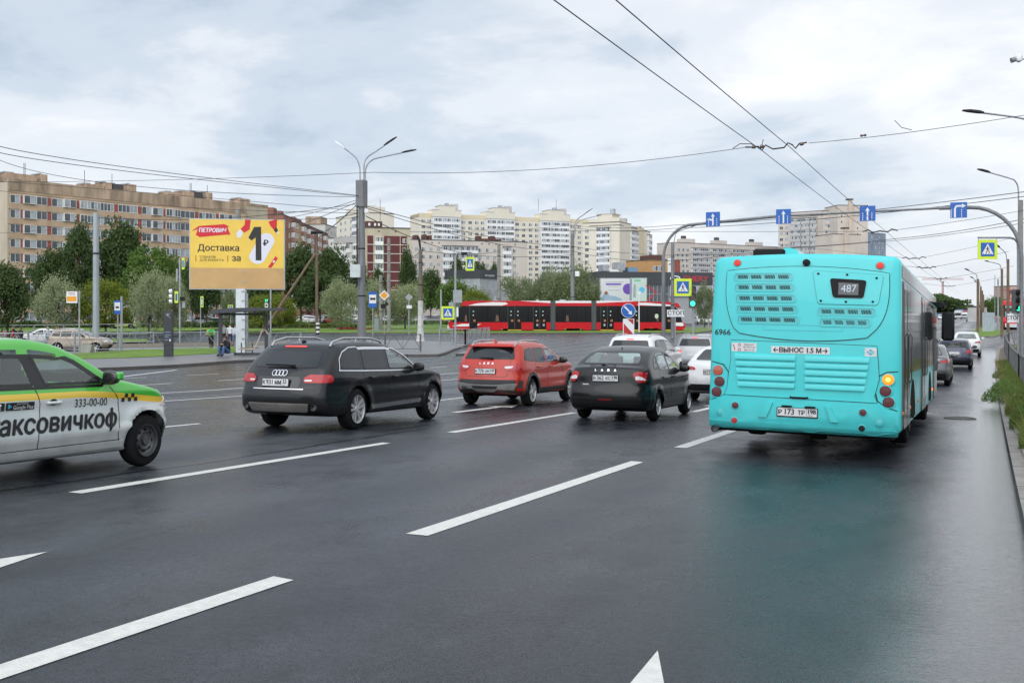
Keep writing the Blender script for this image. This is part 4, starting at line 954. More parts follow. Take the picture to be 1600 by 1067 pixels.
def bus():
 yb = 14.9; root = empty('city_bus', (-2.277, yb, T(yb)), 0, 'turquoise city bus seen from behind with its rear route display and left lamp cluster', 'bus', rx=math.atan2(T(yb + 8) - T(yb), 8))
 root['label'] = 'large turquoise city bus seen from behind in the right lanes'
 root.rotation_euler = (root.rotation_euler.x, R(.9), 0); root.location.z += .07; root.location.x -= .03; root.scale = (1.01, 1, .965)
 out = rrect(1.28, 1.245, .36, 2.80, .05, .10, .05)
 # side walls keep upright, roof edge tucked in
 rear = lambda x, z: .10 * abs(x / 1.28) ** 5 + .09 * max(0, (z - 1.65) / 1.15) ** 2
 o, t = shell_from_outline('body', out, 1.6, 0, 12.0, TEAL, root, rear, lambda x, z: .25 * abs(x / 1.28) ** 4)
 c = Car.__new__(Car); c.S = dict(W=2.56, rear=[(0, .36)] * 3, front=[(12, .4)] * 3, belt=0, H=2.8); c.full = t
 # cut wheel arches visually with dark housings proud of the flank
 B = 'B'; LINE_ = mat('panel_gap', (.006, .012, .013), .6, var=0)
 def arc(a, b, mid, n=14):
  A, M_, B_ = Vector(a), Vector(mid), Vector(b); Cc = M_ * 2 - (A + B_) / 2
  return [tuple(A * (1 - t_) ** 2 + Cc * 2 * t_ * (1 - t_) + B_ * t_ ** 2) for t_ in [i / n for i in range(n + 1)]]
 hatch = arc((-1.045, 2.60), (1.10, 2.565), (.04, 2.66)) + arc((1.10, 2.5), (.90, 1.73), (1.07, 2.03), 8) + arc((.84, 1.67), (-.84, 1.70), (.0, 1.61), 12) + arc((-.92, 1.77), (-1.045, 2.55), (-1.03, 2.12), 8)
 m = MB(); c.patch(hatch, B, .016, .016, mb=m, g=.12); h = m.build('rear_window_panel', TEAL, root, 30)
 m = MB(); c.ribbon(hatch, .02, B, .010, m, True); m.build('panel_gap', LINE_, h, fixn=False)
 low = [(-.965, 1.59), (.968, 1.555), (.99, 1.30), (1.005, 1.1), (.95, .86), (.985, .775), (-1.035, .80), (-1.0, .9), (-.975, 1.15), (-.95, 1.3)]
 m = MB(); c.patch(low, B, .016, .016, mb=m, g=.12); h2 = m.build('engine_hatch', TEAL, root, 30)
 m = MB(); c.ribbon(low, .016, B, .010, m, True); m.build('panel_gap', LINE_, h2, fixn=False)
 # recessed pills with four slots each; their shade painted as darker turquoise
 rows = [(-.889, -.197, z, i) for i, z in enumerate((2.512, 2.360, 2.202, 2.048, 1.895))]
 rows = [(-.889 + .018 * i, -.197 + .026 * i, z) for _, _, z, i in rows] + [(.259, .889, 2.024), (.287, .83, 1.874)]
 for (x0, x1, z) in rows:
  g = MB(); pill = round_poly(rect(x0 - .06, x1 + .06, z - .062, z + .062), .06, 4); inn = offset_poly(pill, .012)
  c.ring(pill, inn, B, .028, g); g.cur = 2; c.patch(inn, B, .0178, 0, mb=g); g.cur = 0
  c.ring(pill, offset_poly(pill, -.006), B, .017, g); g.cur = 1; w = (x1 - x0 - .15) / 4
  for k in range(4):
   a = x0 + k * (w + .05); c.patch([(a, z - .027), (a - .004, z + .027), (a + w, z + .027), (a + w + .004, z - .027)], B, .0185, 0, mb=g)
  g.cur = 2
  for k in range(4):
   a = x0 + k * (w + .05)
   for q in range(6): u = a + w * (q + .5) / 6; c.ribbon([(u - .007, z - .026), (u + .007, z + .026)], .006, B, .021, g)
  g.build('vent_grille', [TEAL, BLACK, TEALD], h, fixn=False)
 pill = round_poly(rect(-.52, .54, 1.75, 1.835), .04, 4); g = MB(); c.ring(pill, offset_poly(pill, .01), B, .024, g); g.build('pressed_panel', TEAL, h, fixn=False)
 bd = round_poly([(.126, 2.60), (1.03, 2.54), (.975, 2.12), (.205, 2.13)], .05, 4); m = MB(); c.patch(bd, B, .028, .014, mb=m); bo = m.build('display_board', TEAL, h, 30)
 m = MB(); c.ribbon(bd, .007, B, .024, m, True); m.build('panel_gap', LINE_, bo, fixn=False)
 for (x, z) in ((.20, 2.56), (.575, 2.545), (.95, 2.50), (.91, 2.17), (.57, 2.165), (.245, 2.175)):
  p = c.hit(B, x, z, .028); m = MB(); m.lathe([(.016, p.y - .0), (.016, p.y - .008), (.008, p.y - .010), (0, p.y - .010)], 'y', (x, 0, z), 10); m.build('screw', BLACK, bo, fixn=False)
 dp = round_poly([(.355, 2.49), (.825, 2.462), (.79, 2.215), (.40, 2.22)], .04, 4); m = MB(); c.patch(dp, B, .045, .02, mb=m); do = m.build('route_display', BLACK, root, 30)
 m = MB(); c.patch([(.47, 2.43), (.725, 2.415), (.725, 2.255), (.47, 2.26)], B, .047, 0, mb=m); m.build('display_screen', mat('screen_dark', (.04, .045, .05), .25, var=0, emit=(.05, .055, .06), estr=.6), do, fixn=False)
 V, F = text_mesh('487', .145, shear=.05); m = MB(); m.add([tuple(c.hit(B, .60 + a * .92, 2.34 + b, .0495)) for a, b, _ in V], F); m.build('route_number', mat('led_text', (.3, .32, .35), .5, var=0, emit=(.30, .34, .42), estr=.5), do, fixn=False)
 # louvres
 LV = MB()
 for (x0, x1, xb0, xb1) in ((-.898, -.07, -.84, -.078), (.051, .883, .062, .822)):
  l = MB(); 
  for k in range(5):
   z1 = 1.40 - k * .098; z0 = z1 - .082; t0 = (1.40 - z1) / .48; t1 = (1.40 - z0) / .48
   pts = []
   for i in range(9):
    u = i / 8; xt = (x0 + (xb0 - x0) * t0) * (1 - u) + (x1 + (xb1 - x1) * t0) * u; xl = (x0 + (xb0 - x0) * t1) * (1 - u) + (x1 + (xb1 - x1) * t1) * u
    for (x, z, off) in ((xt, z1, .017), (xt * .85 + xl * .15, z1 - .015, .034), (xl * .8 + xt * .2, z0 + .012, .046), (xl, z0, .044), (xl, z0 + .016, .010)): pts.append(tuple(c.hit(B, x, z, off)))
   l.add(pts, [(i * 5 + j, i * 5 + j + 1, i * 5 + j + 6, i * 5 + j + 5) for i in range(8) for j in range(4)] + [(0, 1, 2, 3, 4), (40, 41, 42, 43, 44)])
  l.build('louvre', TEAL, h2, 30)
 # bumper
 bp = [(-1.235, .375), (-1.235, .70), (-1.16, .725), (-1.04, .785), (.985, .76), (1.10, .70), (1.235, .66), (1.235, .35)]
 m = MB(); c.patch(bp, B, .045, .045, mb=m, g=.12); bu = m.build('rear_bumper', TEAL, root, 30)
 m = MB(); c.ribbon([(-1.235, .71), (-1.16, .735), (-1.04, .792), (-1.0, .88), (-.985, 1.12), (-1.06, 1.23), (-1.235, 1.27)], .014, B, .006, m); m.build('panel_gap', LINE_, root, fixn=False)
 m = MB(); c.ribbon([(1.235, .67), (1.11, .71), (.99, .80), (.955, .95), (1.0, 1.14), (1.10, 1.2), (1.235, 1.21)], .014, B, .006, m); m.build('panel_gap', LINE_, root, fixn=False)
 m = MB(); c.patch([(-.55, .50), (-.42, .715), (-.36, .715), (-.40, .60), (-.44, .50)], B, .07, .025, mb=m); m.build('bumper_step', TEAL, bu, 30)
 m = MB(); c.patch([(.50, .48), (.40, .70), (.34, .70), (.37, .60), (.41, .48)], B, .07, .025, mb=m); m.build('bumper_step', TEAL, bu, 30)
 m = MB(); c.patch([(-1.23, .365), (-1.23, .42), (-.60, .435), (.62, .415), (1.23, .40), (1.23, .345)], B, .062, .03, mb=m); m.build('bumper_lip', TEAL, bu, 30)
 def rlamp(x, z, r, mt, off=.006, bez=True, nm='tail_lamp', depth=.017):
  p = c.hit(B, x, z, off); l = MB(); l.lathe([(r, p.y + .01), (r, p.y - depth * .6), (r * .9, p.y - depth), (0, p.y - depth * 1.15)], 'y', (x, 0, z), 22)
  if bez: l.cur = 1; l.lathe([(r * 1.22, p.y + .012), (r * 1.22, p.y - .006), (r * 1.02, p.y - .008)], 'y', (x, 0, z), 22)
  l.build(nm, [mt, TEALD], root, 40, fixn=False)
 DR = mat('lamp_dark_red', (.085, .005, .010), .3, coat=.2, var=.3, vscale=30); OR = mat('lamp_orange_red', (.42, .05, .015), .2, coat=1.0, var=.3, vscale=30); LIT = mat('indicator_lit', (.8, .2, .02), .3, var=0, emit=(1, .17, .0), estr=1.1)
 for x, z, mt in ((-1.141, 1.14, OR), (-1.115, .98, DR), (-1.155, .828, DR), (1.119, 1.098, LIT), (1.087, .939, DR), (1.127, .787, DR)): rlamp(x, z, .073, mt)
 p = c.hit(B, 1.119, 1.098, 0); l = MB(); l.lathe([(.03, p.y - .045), (0, p.y - .05)], 'y', (1.119, 0, 1.098), 14); l.build('lamp_core', mat('indicator_core', (1, .8, .2), .3, var=0, emit=(1, .60, .05), estr=1.2), root, fixn=False)
 for x, z in ((-.91, 2.722), (.987, 2.675)): rlamp(x, z, .048, mat('clearance_red', (.55, .02, .01), .3, var=0, emit=(1, .05, .02), estr=.18))
 rlamp(.035, 2.72, .05, BLACK, nm='rear_camera', bez=False, depth=.045)
 for x, z in ((-.872, .649), (.816, .637)): rlamp(x, z, .045, DR, .05, nm='fog_lamp')
 for x, z in ((-1.09, .529), (1.016, .499)): rlamp(x, z, .042, TEALD, .046, nm='tow_cover', depth=.004)
 rlamp(-.88, .43, .042, REDL, .05, nm='reflector'); rlamp(.806, .415, .042, BLACK, .05, nm='reversing_speaker')
 p = c.hit(B, 0, .6, .05); plate(root, -.03, p.y, .592, ('Р', '173', 'ТР', '198'))
 for x in (-.17, .14): m = MB(); m.cbox(x - .07, x + .07, p.y - .04, p.y + .01, .662, .685, .008); m.build('plate_lamp', BLACK, root)
 p = c.hit(B, -.02, .79, .02); m = MB(); m.tube([(-.13, p.y, .805), (-.11, p.y - .04, .80), (.08, p.y - .04, .80), (.10, p.y, .805)], .012, 8); m.build('hatch_handle', BLACK, h2, 40)
 def put(mb, txt, x, z, size, off=.0225, **kw):
  wide = kw.pop('wide', 1.0); V, F = text_mesh(txt, size, **kw); mb.add([tuple(c.hit(B, x + a * wide, z + b, off)) for a, b, _ in V], F)
 m = MB(); c.patch(rect(-.40, .375, 1.42, 1.52), B, .020, .004, mb=m); s = m.build('warning_sticker', PLATE, h2, fixn=False)
 m = MB(); bold_put(c, B, m, '←ВЫНОС 1.5 М→', -.012, 1.466, .096, .0225, wide=.92, st=.0035); m.build('lettering', INK, s, fixn=False)
 m = MB(); c.patch(rect(-.945, -.60, 1.43, 1.555), B, .020, .004, mb=m); s = m.build('info_sticker', PLATE, h2, fixn=False)
 m = MB(); put(m, 'РЕМОНТ', -.70, 1.525, .034); put(m, 'АВТОБУСОВ', -.70, 1.49, .028); put(m, '309-10-10', -.70, 1.452, .034); m.build('lettering', INK, s, fixn=False)
 m = MB(); c.ribbon([(-.93, 1.53), (-.91, 1.50), (-.90, 1.45)], .012, B, .023, m)
 for zz in (1.525, 1.458): c.ribbon([(-.835 + .018 * math.cos(a), zz + .018 * math.sin(a)) for a in [k * .52 for k in range(12)]], .008, B, .023, m, True)
 m.build('pictogram', mat('sticker_red', (.35, .05, .04), .5, var=0), s, fixn=False)
 m = MB(); c.patch(rect(.82, .968, 1.41, 1.528), B, .020, .004, mb=m); s = m.build('gas_sticker', PLATE, h2, fixn=False)
 m = MB(); c.patch([(.835, 1.47), (.893, 1.512), (.952, 1.468), (.893, 1.425)], B, .022, 0, mb=m); m.cur = 1; put(m, 'CNG', .893, 1.468, .05, .024, bold=.001); m.build('gas_emblem', [mat('sticker_cyan', (.05, .38, .5), .5, var=0), PLATE], s, fixn=False)
 m = MB(); put(m, '6966', -1.085, 1.70, .118, .006, bold=.001); m.build('fleet_number', INK, root, fixn=False)
 # exhaust, underside, wheels
 m = MB(); m.tube([(-1.155, -.04, .29), (-1.15, .1, .30), (-1.0, .5, .32)], .05, 14, caps=False); m.tube([(-1.155, .0, .292), (-1.154, .02, .292)], .045, 12); m.build('exhaust_pipe', RIMD, root, 40)
 m = MB(); m.box(-1.20, 1.20, .08, 1.9, .27, .40); m.box(-1.16, 1.16, 3.6, 7.6, .30, .40); m.box(-.8, .8, 1.9, 3.6, .3, .5); m.box(-.85, .85, 7.6, 11.8, .28, .4); m.cyl((-1.1, 2.75, .48), (1.1, 2.75, .48), .09, 10); m.box(.1, .3, .3, .5, .2, .3); m.build('underbody', UNDER, root)
 for y_ in (2.75, 8.6):
  for s in (1, -1):
   make_wheel(root, .48, s * 1.22, y_, s, 'steel', .28)
   a = MB(); A = [math.pi * k / 16 for k in range(17)]; q = [(y_ + .60 * math.cos(t_), .48 + .56 * math.sin(t_)) for t_ in A] + [(y_ - .60, .37), (y_ + .60, .37)]
   c.patch(q, 'R' if s > 0 else 'L', .004, 0, mb=a); a.build('wheel_arch', UNDER, root, fixn=False)
 # right side: doors, windows, panels
 SID = 'R'; RUST = mat('door_seal_brown', (.10, .055, .04), .6, var=.4, vscale=8)
 for s, ax in ((1, 'R'), (-1, 'L')):
  g = MB(); c.patch([(.30, 2.52), (11.6, 2.52), (11.6, 2.72), (.30, 2.70)], ax, .006, .0, mb=g, g=.5); g.build('roof_strip', BUSGL, root, fixn=False)
  wins = [(1.95, 5.05), (6.65, 8.0), (8.1, 10.1)] if s > 0 else [(.4 + 1.6 * k, 1.9 + 1.6 * k) for k in range(7)]
  for a_, b_ in wins:
   g = MB(); c.patch(round_poly(rect(a_, b_, 1.16, 2.48), .06), ax, .012, .012, mb=g, g=.4); g.build('side_window', BUSGL, root, fixn=False)
 for (d0, d1) in ((.42, 1.78), (5.18, 6.52), (10.2, 11.5)):
  for (a_, b_) in ((d0, (d0 + d1) / 2 - .01), ((d0 + d1) / 2 + .01, d1)):
   g = MB(); c.patch(round_poly(rect(a_, b_, .40, 2.48), .04), SID, .02, .02, mb=g, g=.4); lf = g.build('door', mat('door_leaf', (.045, .05, .05), .3, coat=.6, var=.2), root, fixn=False)
   g = MB(); c.patch(round_poly(rect(a_ + .08, b_ - .08, .62, 2.38), .06), SID, .024, 0, mb=g, g=.4); g.build('door_glass', BUSGL, lf, fixn=False)
   g = MB(); c.ribbon([(a_ + .012, .42), (a_ + .012, 2.46)], .022, SID, .024, g); g.build('door_seal', RUST, lf, fixn=False)
   g = MB(); p = c.hit(SID, b_ - .1, 1.4, .02); g.tube([(p.x, b_ - .1, 1.0), (p.x + .03, b_ - .1, 1.05), (p.x + .03, b_ - .1, 1.7), (p.x, b_ - .1, 1.75)], .01, 6); g.build('grab_rail', RIMD, lf, 40)
 for y_ in (.33, 1.9, 3.55, 5.1, 6.6, 7.75, 10.12): g = MB(); c.ribbon([(y_, .38), (y_, 2.5)], .012, SID, .008, g); g.build('panel_gap', LINE_, root, fixn=False)
 for y_ in (.37, 1.95, 4.2, 6.7, 9.5): g = MB(); p = c.hit(SID, y_, .62, 0); g.cbox(p.x, p.x + .02, y_ - .05, y_ + .05, .60, .65, .006); g.build('side_marker', LIT if y_ == 9.5 else AMBL, root)
 # mirror, roof pod
 m = MB(); m.cbox(1.36, 1.64, 12.02, 12.2, 1.72, 2.42, .05); m.build('mirror', BLACK, root, 40)
 m = MB(); m.tube([(1.15, 11.9, 2.62), (1.42, 12.1, 2.66), (1.5, 12.12, 2.55), (1.5, 12.12, 2.40)], .02, 8); m.cbox(1.25, 1.42, 12.0, 12.15, 2.50, 2.66, .03); m.build('mirror_arm', BLACK, root, 40)
 m = MB(); m.cbox(-.86, -.40, .9, 2.6, 2.78, 3.0, .03); m.build('roof_intake', BLACK, root)
 m = MB(); m.prism([(-.46, 2.80), (-.46, 3.0), (-.36, 3.02), (-.24, 2.99), (-.18, 2.86), (-.18, 2.80)], .95, 2.7, 'y'); m.build('roof_fairing', TEAL, root, 40)
 return root
bus()
# ---------------------------------------------------------------- other cars
KINDS = {
 'sedan': dict(W=1.73, H=1.47, wb=2.6, rt=.31, belt=.97, clear=.2, tumble=.40, res=.08, smooth=2,
 rear=[(-.90, .28), (-.98, .4), (-1.0, .6), (-.96, .78), (-.95, .96), (-.90, 1.03)],
 top=[(-.90, 1.035), (-.62, 1.06), (-.3, 1.18), (.15, 1.38), (.55, 1.455), (.95, 1.47), (1.3, 1.41), (1.7, 1.25), (2.15, 1.02), (2.6, .94), (3.1, .82), (3.3, .70)],
 front=[(3.26, .27), (3.38, .42), (3.40, .55), (3.30, .70)],
 side=[[(1.0, .99), (1.02, 1.37), (1.3, 1.34), (1.6, 1.2), (1.9, 1.0)], [(.1, .99), (.15, 1.31), (.5, 1.385), (.94, 1.385), (.92, .99)]],
 rw=[(-.60, 1.10), (-.48, 1.38), (.48, 1.38), (.60, 1.10)], ws=[(-.64, 1.06), (-.50, 1.38), (.50, 1.38), (.64, 1.06)], tl=[(.50, .84), (.52, .92), (.86, .96), (.86, .86)], style='hub', pl=.80),
 'suv': dict(W=1.86, H=1.68, wb=2.67, rt=.36, belt=1.12, clear=.27, tumble=.36, res=.08, smooth=2,
 rear=[(-.78, .36), (-.88, .48), (-.91, .65), (-.86, .8), (-.84, 1.05), (-.78, 1.18), (-.60, 1.45), (-.56, 1.58)],
 top=[(-.56, 1.59), (0, 1.66), (.7, 1.68), (1.2, 1.63), (1.6, 1.5), (2.15, 1.18), (2.7, 1.10), (3.2, .98), (3.4, .85)],
 front=[(3.34, .34), (3.5, .5), (3.52, .7), (3.4, .85)],
 side=[[(1.02, 1.15), (1.04, 1.55), (1.35, 1.52), (1.62, 1.38), (1.98, 1.16)], [(.2, 1.15), (.25, 1.56), (.98, 1.56), (.96, 1.15)], [(-.45, 1.2), (-.28, 1.48), (.18, 1.54), (.14, 1.16)]],
 rw=[(-.70, 1.20), (-.60, 1.50), (.60, 1.50), (.70, 1.20)], ws=[(-.7, 1.2), (-.56, 1.56), (.56, 1.56), (.7, 1.2)], tl=[(.52, .96), (.54, 1.04), (.92, 1.06), (.92, .96)], style='five', pl=.84),
 'estate': dict(W=1.70, H=1.50, wb=2.48, rt=.30, belt=.98, clear=.2, tumble=.38, res=.08, smooth=2,
 rear=[(-.80, .28), (-.9, .4), (-.92, .6), (-.88, .75), (-.86, 1.0), (-.80, 1.08), (-.60, 1.32), (-.55, 1.40)],
 top=[(-.55, 1.41), (0, 1.48), (.7, 1.5), (1.2, 1.45), (1.55, 1.32), (2.05, 1.05), (2.5, .96), (2.9, .86), (3.06, .74)],
 front=[(3.04, .27), (3.16, .42), (3.18, .56), (3.06, .74)],
 side=[[(.98, 1.0), (1.0, 1.385), (1.22, 1.36), (1.50, 1.23), (1.82, 1.02)], [(.22, 1.01), (.27, 1.38), (.94, 1.395), (.92, 1.0)], [(-.42, 1.05), (-.3, 1.28), (.2, 1.37), (.17, 1.02)]],
 rw=[(-.62, 1.08), (-.54, 1.34), (.54, 1.34), (.62, 1.08)], ws=[(-.64, 1.08), (-.50, 1.40), (.50, 1.40), (.64, 1.08)], tl=[(.56, .82), (.60, .98), (.86, .98), (.86, .80)], style='hub', pl=.82),
 }
def mid_car(kind, PA, x, y, hd, label, tint=GLD, lit=False, group=None, plate_txt=None, zs=1.0, dim=False, name=None):
 S = KINDS[kind]; c = Car(S); root = car_root(name or {'sedan': 'sedan_car', 'suv': 'sport_utility_car', 'estate': 'estate_car'}[kind], x, y, hd, label, 'car', group); root.scale = (1, 1, zs)
 for ax in 'RL':
  for i, q in enumerate(S['side']): window(c, q, ax, root, 'side_window', GLC if i == 0 else tint, i == 0, rim=.03)
  if not dim: seams(c, ax, [[(.42, .36), (.36, .55), (.20, .72), (.18, S['belt'])], [(.95, .36), (.95, S['belt'])], [(1.92, .36), (1.96, .7), (1.88, S['belt'])]], root); handle(c, ax, .42, S['belt'] - .12, PA, root); handle(c, ax, 1.15, S['belt'] - .12, PA, root)
 window(c, S['rw'], 'B', root, 'rear_window', tint, tint is GLC, r=.06, rim=.03); window(c, S['ws'], 'F', root, 'windscreen', GLC, True, rim=.03)
 for s in (1, -1):
  f = (lambda q: q) if s > 0 else mirrorx
  lamp(c, f(S['tl']), 'B', root, 'tail_lamp', REDLIT if lit else REDL)
  z0, z1 = S['tl'][0][1], S['tl'][2][1]; lamp(c, [(-.86, z0), (-.86, z1), (-.70, z1), (-.62, z0 + .03)], 'R' if s > 0 else 'L', root, 'tail_lamp', REDL)
  hl = [(.4, .66), (.44, .78), (.76, .80), (.78, .68)]; lamp(c, f([(a, b * S['H'] / 1.47) for a, b in hl]), 'F', root, 'headlight', CLRL)
 m = MB(); c.patch([(-.8, .30), (-.8, .47), (.8, .47), (.8, .30)], 'B', .008, .02, mb=m); m.build('rear_bumper', DARK, root, fixn=False)
 m = MB(); c.patch([(-.36, .36), (-.38, .58), (.38, .58), (.36, .36)], 'F', .008, .02, mb=m); m.build('grille', DARK, root, fixn=False)
 y_ = c.hit('B', 0, S['pl'], 0).y
 if plate_txt: plate(root, 0, y_ - .012, S['pl'], plate_txt)
 else: m = MB(); m.box(-.26, .26, y_ - .03, y_ + .02, S['pl'] - .056, S['pl'] + .056); m.build('licence_plate', PLATE, root)
 if kind == 'suv':
  for s in (1, -1):
   m = MB()
   def rr(yy, h): q = c.hit('T', s * .60, yy, 0); return (q.x, q.y, q.z + h)
   m.tube([rr(a, h) for a, h in [(-.40, .005), (-.32, .04), (0, .055), (.9, .05), (1.15, .03), (1.22, .0)]], .018, 6); m.build('roof_rail', MATS['rail_silver'], root, 40)
  lamp(c, [(-.13, 1.525), (-.13, 1.55), (.13, 1.55), (.13, 1.525)], 'B', root, 'brake_light', REDLIT, r=.005)
 mirror(c, 1.80, S['belt'] + .03, PA if not dim else DARK, root, 1); mirror(c, 1.80, S['belt'] + .03, PA if not dim else DARK, root, -1)
 c.finish(root, PA); underbody(root, S); interior(root, S)
 for yy in (0, S['wb']):
  for s in (1, -1): make_wheel(root, S['rt'], s * (S['W'] / 2 - .02), yy, s, S['style'], .2)
 return root
WHITE = paint('paint_white', (.66, .66, .66), 0, .35); SILV = paint('paint_silver', (.30, .31, .32), .6, .35); GREY = paint('paint_grey', (.09, .095, .105), .5, .3); NAVY = paint('paint_navy', (.012, .018, .05), .4, .3); DGR = paint('paint_dark_grey', (.035, .037, .042), .5, .3)
BEIGE = paint('paint_beige', (.30, .245, .19), .4, .35); LIME = paint('paint_lime', (.36, .42, .12), .1, .4); REDP = paint('paint_red', (.35, .02, .02), .1, .35); BLKP = MATS['paint_black']; CYAN = paint('paint_cyan', (.05, .30, .42), .1, .4)
mid_car('suv', WHITE, -11.0, 35.3, .5, 'white sport utility car with roof rails waiting behind the black liftback', zs=1.05)
mid_car('suv', SILV, -11.5, 46.2, .5, 'silver grey sport utility car left of the bus with its brake lamps lit', lit=True, zs=1.05)
w = mid_car('sedan', WHITE, -6.55, 28.9, .5, 'white sedan half hidden by the left rear corner of the bus', plate_txt=('М', '719', 'КН', '178'))
mid_car('sedan', SILV, -2.25, 32.6, 0, 'silver sedan just ahead of the bus, mostly hidden behind its front door')
mid_car('sedan', GREY, -1.95, 41.6, 0, 'grey sedan right of the bus with clear rear window', tint=GLC)
mid_car('estate', NAVY, -1.35, 57.6, 0, 'dark navy blue estate car in the right lane behind the grey sedan')
mid_car('estate', DGR, -3.3, 68, 0, 'dark grey estate car whose roof shows left of the white sedan')
mid_car('sedan', WHITE, -1.0, 73.5, 0, 'white sedan at the head of the right lane by the kerb', tint=GLC)
# beige SUV crossing on the left
p = GZ(153, 77); mid_car('suv', BEIGE, p.x - 1.5, p.y - 1.8, -90 + math.degrees(TH) * 1 + 0, 'beige sport utility car seen side on behind the railings at left', dim=True)
p = GZ(84, 92); mid_car('sedan', WHITE, p.x, p.y, 150, 'small white car seen between the pedestrians and the beige car', dim=True)
# parked and distant cars: one lighter tree per colour, then copies
def far_car(kind, PA, label):
 S = dict(KINDS[kind]); S['res'] = .16; S['smooth'] = 1; c = Car(S); root = car_root('parked_car', 0, 0, 0, label, 'car', 'cars parked beyond the lawns'); root.rotation_euler = (0, 0, 0)
 for ax in 'RL':
  a, b = S['side'][0], S['side'][-1]; m = MB()
  zt = S['H'] - .11; zb = S['belt'] + .03; c.patch([(-.35, zb + .03), (-.1, zt - .05), (.3, zt), (1.25, zt - .02), (1.6, zt - .16), (1.92, zb + .02)], ax, .012, .02, mb=m, g=.2); m.build('side_window', GLD, root, fixn=False)
 m = MB(); c.patch(S['rw'], 'B', .012, .02, mb=m, g=.2); m.build('rear_window', GLD, root, fixn=False)
 m = MB(); c.patch(S['ws'], 'F', .012, .02, mb=m, g=.2); m.build('windscreen', GLD, root, fixn=False)
 for s in (1, -1):
  f = (lambda q: q) if s > 0 else mirrorx
  m = MB(); c.patch(f(S['tl']), 'B', .015, .02, mb=m, g=.2); m.build('tail_lamp', REDL, root, fixn=False)
  m = MB(); c.patch(f([(.4, .66), (.44, .80), (.76, .82), (.78, .68)]), 'F', .015, .02, mb=m, g=.2); m.build('headlight', CLRL, root, fixn=False)
 c.finish(root, PA); underbody(root, S)
 for yy in (0, S['wb']):
  for s in (1, -1): make_wheel(root, S['rt'], s * (S['W'] / 2 - .02), yy, s, 'steel', .2)
 return root
def far_cars():
 names = {'white': WHITE, 'silver': SILV, 'dark': DGR, 'red': REDP, 'lime': LIME, 'cyan': CYAN, 'blue': NAVY, 'beige': BEIGE}
 protos = {}; used = set()
 rnd = random.Random(5)
 def put(kind, col, pos, hd, label, group='cars parked beyond the lawns', dz=0):
  k = (kind, col)
  if k not in protos: protos[k] = far_car(kind, names[col], label)
  o = protos[k] if k not in used else copy_tree(protos[k]); used.add(k)
  o.location = (pos.x, pos.y, pos.z + dz); o.rotation_euler = (0, 0, R(hd) + TH); o['label'] = label; o['group'] = group
  return o
 G1 = 'cars parked beyond the lawns'
 L1 = [(14, 'red', 'sedan'), (292, 'white', 'sedan'), (322, 'silver', 'suv'), (343, 'white', 'estate'), (362, 'dark', 'sedan')]
 for px, col, kind in L1: put(kind, col, GZ(px, 175), 90 if px != 322 else 60, {14: 'red car behind the railings near the left edge of the photo', 292: 'white sedan parked left of the billboard post behind the hedge', 322: 'silver sport utility car parked right of the white sedan', 343: 'white estate car parked just left of the bus shelter', 362: 'dark sedan parked behind the bus shelter'}[px])
 put('suv', 'lime', GZ(208, 152), 90, 'lime yellow car parked under the round yellow green tree', G1)
 cols = ['white', 'silver', 'dark', 'white', 'silver', 'red', 'white', 'dark', 'blue', 'silver']
 for row, (Zr, a, b, n) in enumerate(((205, 462, 545, 7), (228, 470, 560, 8), (200, 612, 735, 11), (226, 606, 748, 12), (250, 600, 750, 12), (190, 1088, 1108, 2))):
  for i in range(n):
   px = a + (b - a) * (i + .5) / n + rnd.uniform(-1.5, 1.5); col = cols[(i * 3 + row * 2) % 10]; kind = ('sedan', 'suv', 'estate')[(i + row) % 3]
   zone = 'left of the tall lamp post' if px < 560 else ('between the lamp post and the tram' if px < 1000 else 'right of the traffic light')
   put(kind, col, GZ(px, Zr + rnd.uniform(-2, 2)), rnd.choice((0, 180, 80, 95)) + rnd.uniform(-6, 6), '%s %s in the parking row %s' % ({'blue': 'navy'}.get(col, col), {'suv': 'sport utility car', 'sedan': 'sedan', 'estate': 'estate car'}[kind], zone), 'parked %s %s cars %s' % (col, kind, zone))
 GF = 'distant traffic on the main road'
 for px, Z, col, kind, hd, lab in ((1484, 330, 'dark', 'suv', 155, 'dark car coming along the distant main road'), (1516, 260, 'cyan', 'sedan', -22, 'light blue car driving away near the median'), (1477, 400, 'red', 'suv', 160, 'red car far up the main road beside the bus mirror'), (1470, 360, 'white', 'suv', 160, 'white car far up the main road beside the bus mirror'), (1491, 440, 'silver', 'sedan', 158, 'silver car far up the main road')):
  put(kind, col, GZ(px, Z), hd - math.degrees(TH) * 0, lab, GF)
 # two lorries
 for px, Z, cc, lab in ((1497, 390, (.5, .5, .48), 'grey box lorry coming along the distant main road'), (1520, 330, (.2, .2, .2), 'dark box lorry driving away on the distant main road'), (1506, 400, (.7, .7, .7), 'white van coming along the distant main road')):
  g = GZ(px, Z); o = empty('lorry', g, 0, lab, 'lorry'); b = MB(); h = 3.3 if Z != 400 else 2.6
  b.cbox(-1.25, 1.25, 0, 6, .9, h, .05); b.build('cargo_box', mat('lorry_%d' % px, cc, .5), o); b = MB(); b.cbox(-1.15, 1.15, -1.9, -.05, .6, h * .8, .12); b.build('cab', mat('cab_white', (.6, .6, .6), .4), o)
  b = MB(); b.cbox(-1.0, 1.0, -1.94, -1.88, 1.4, h * .72, .01); b.build('windscreen', GLD, o); b = MB(); b.box(-.9, .9, -1.7, 5.8, .4, .88); b.build('chassis', UNDER, o)
  for yy in (-1.1, 4.3):
   for s in (1, -1): w_ = make_wheel(o, .45, s * 1.1, yy, s, 'steel', .25)
far_cars()
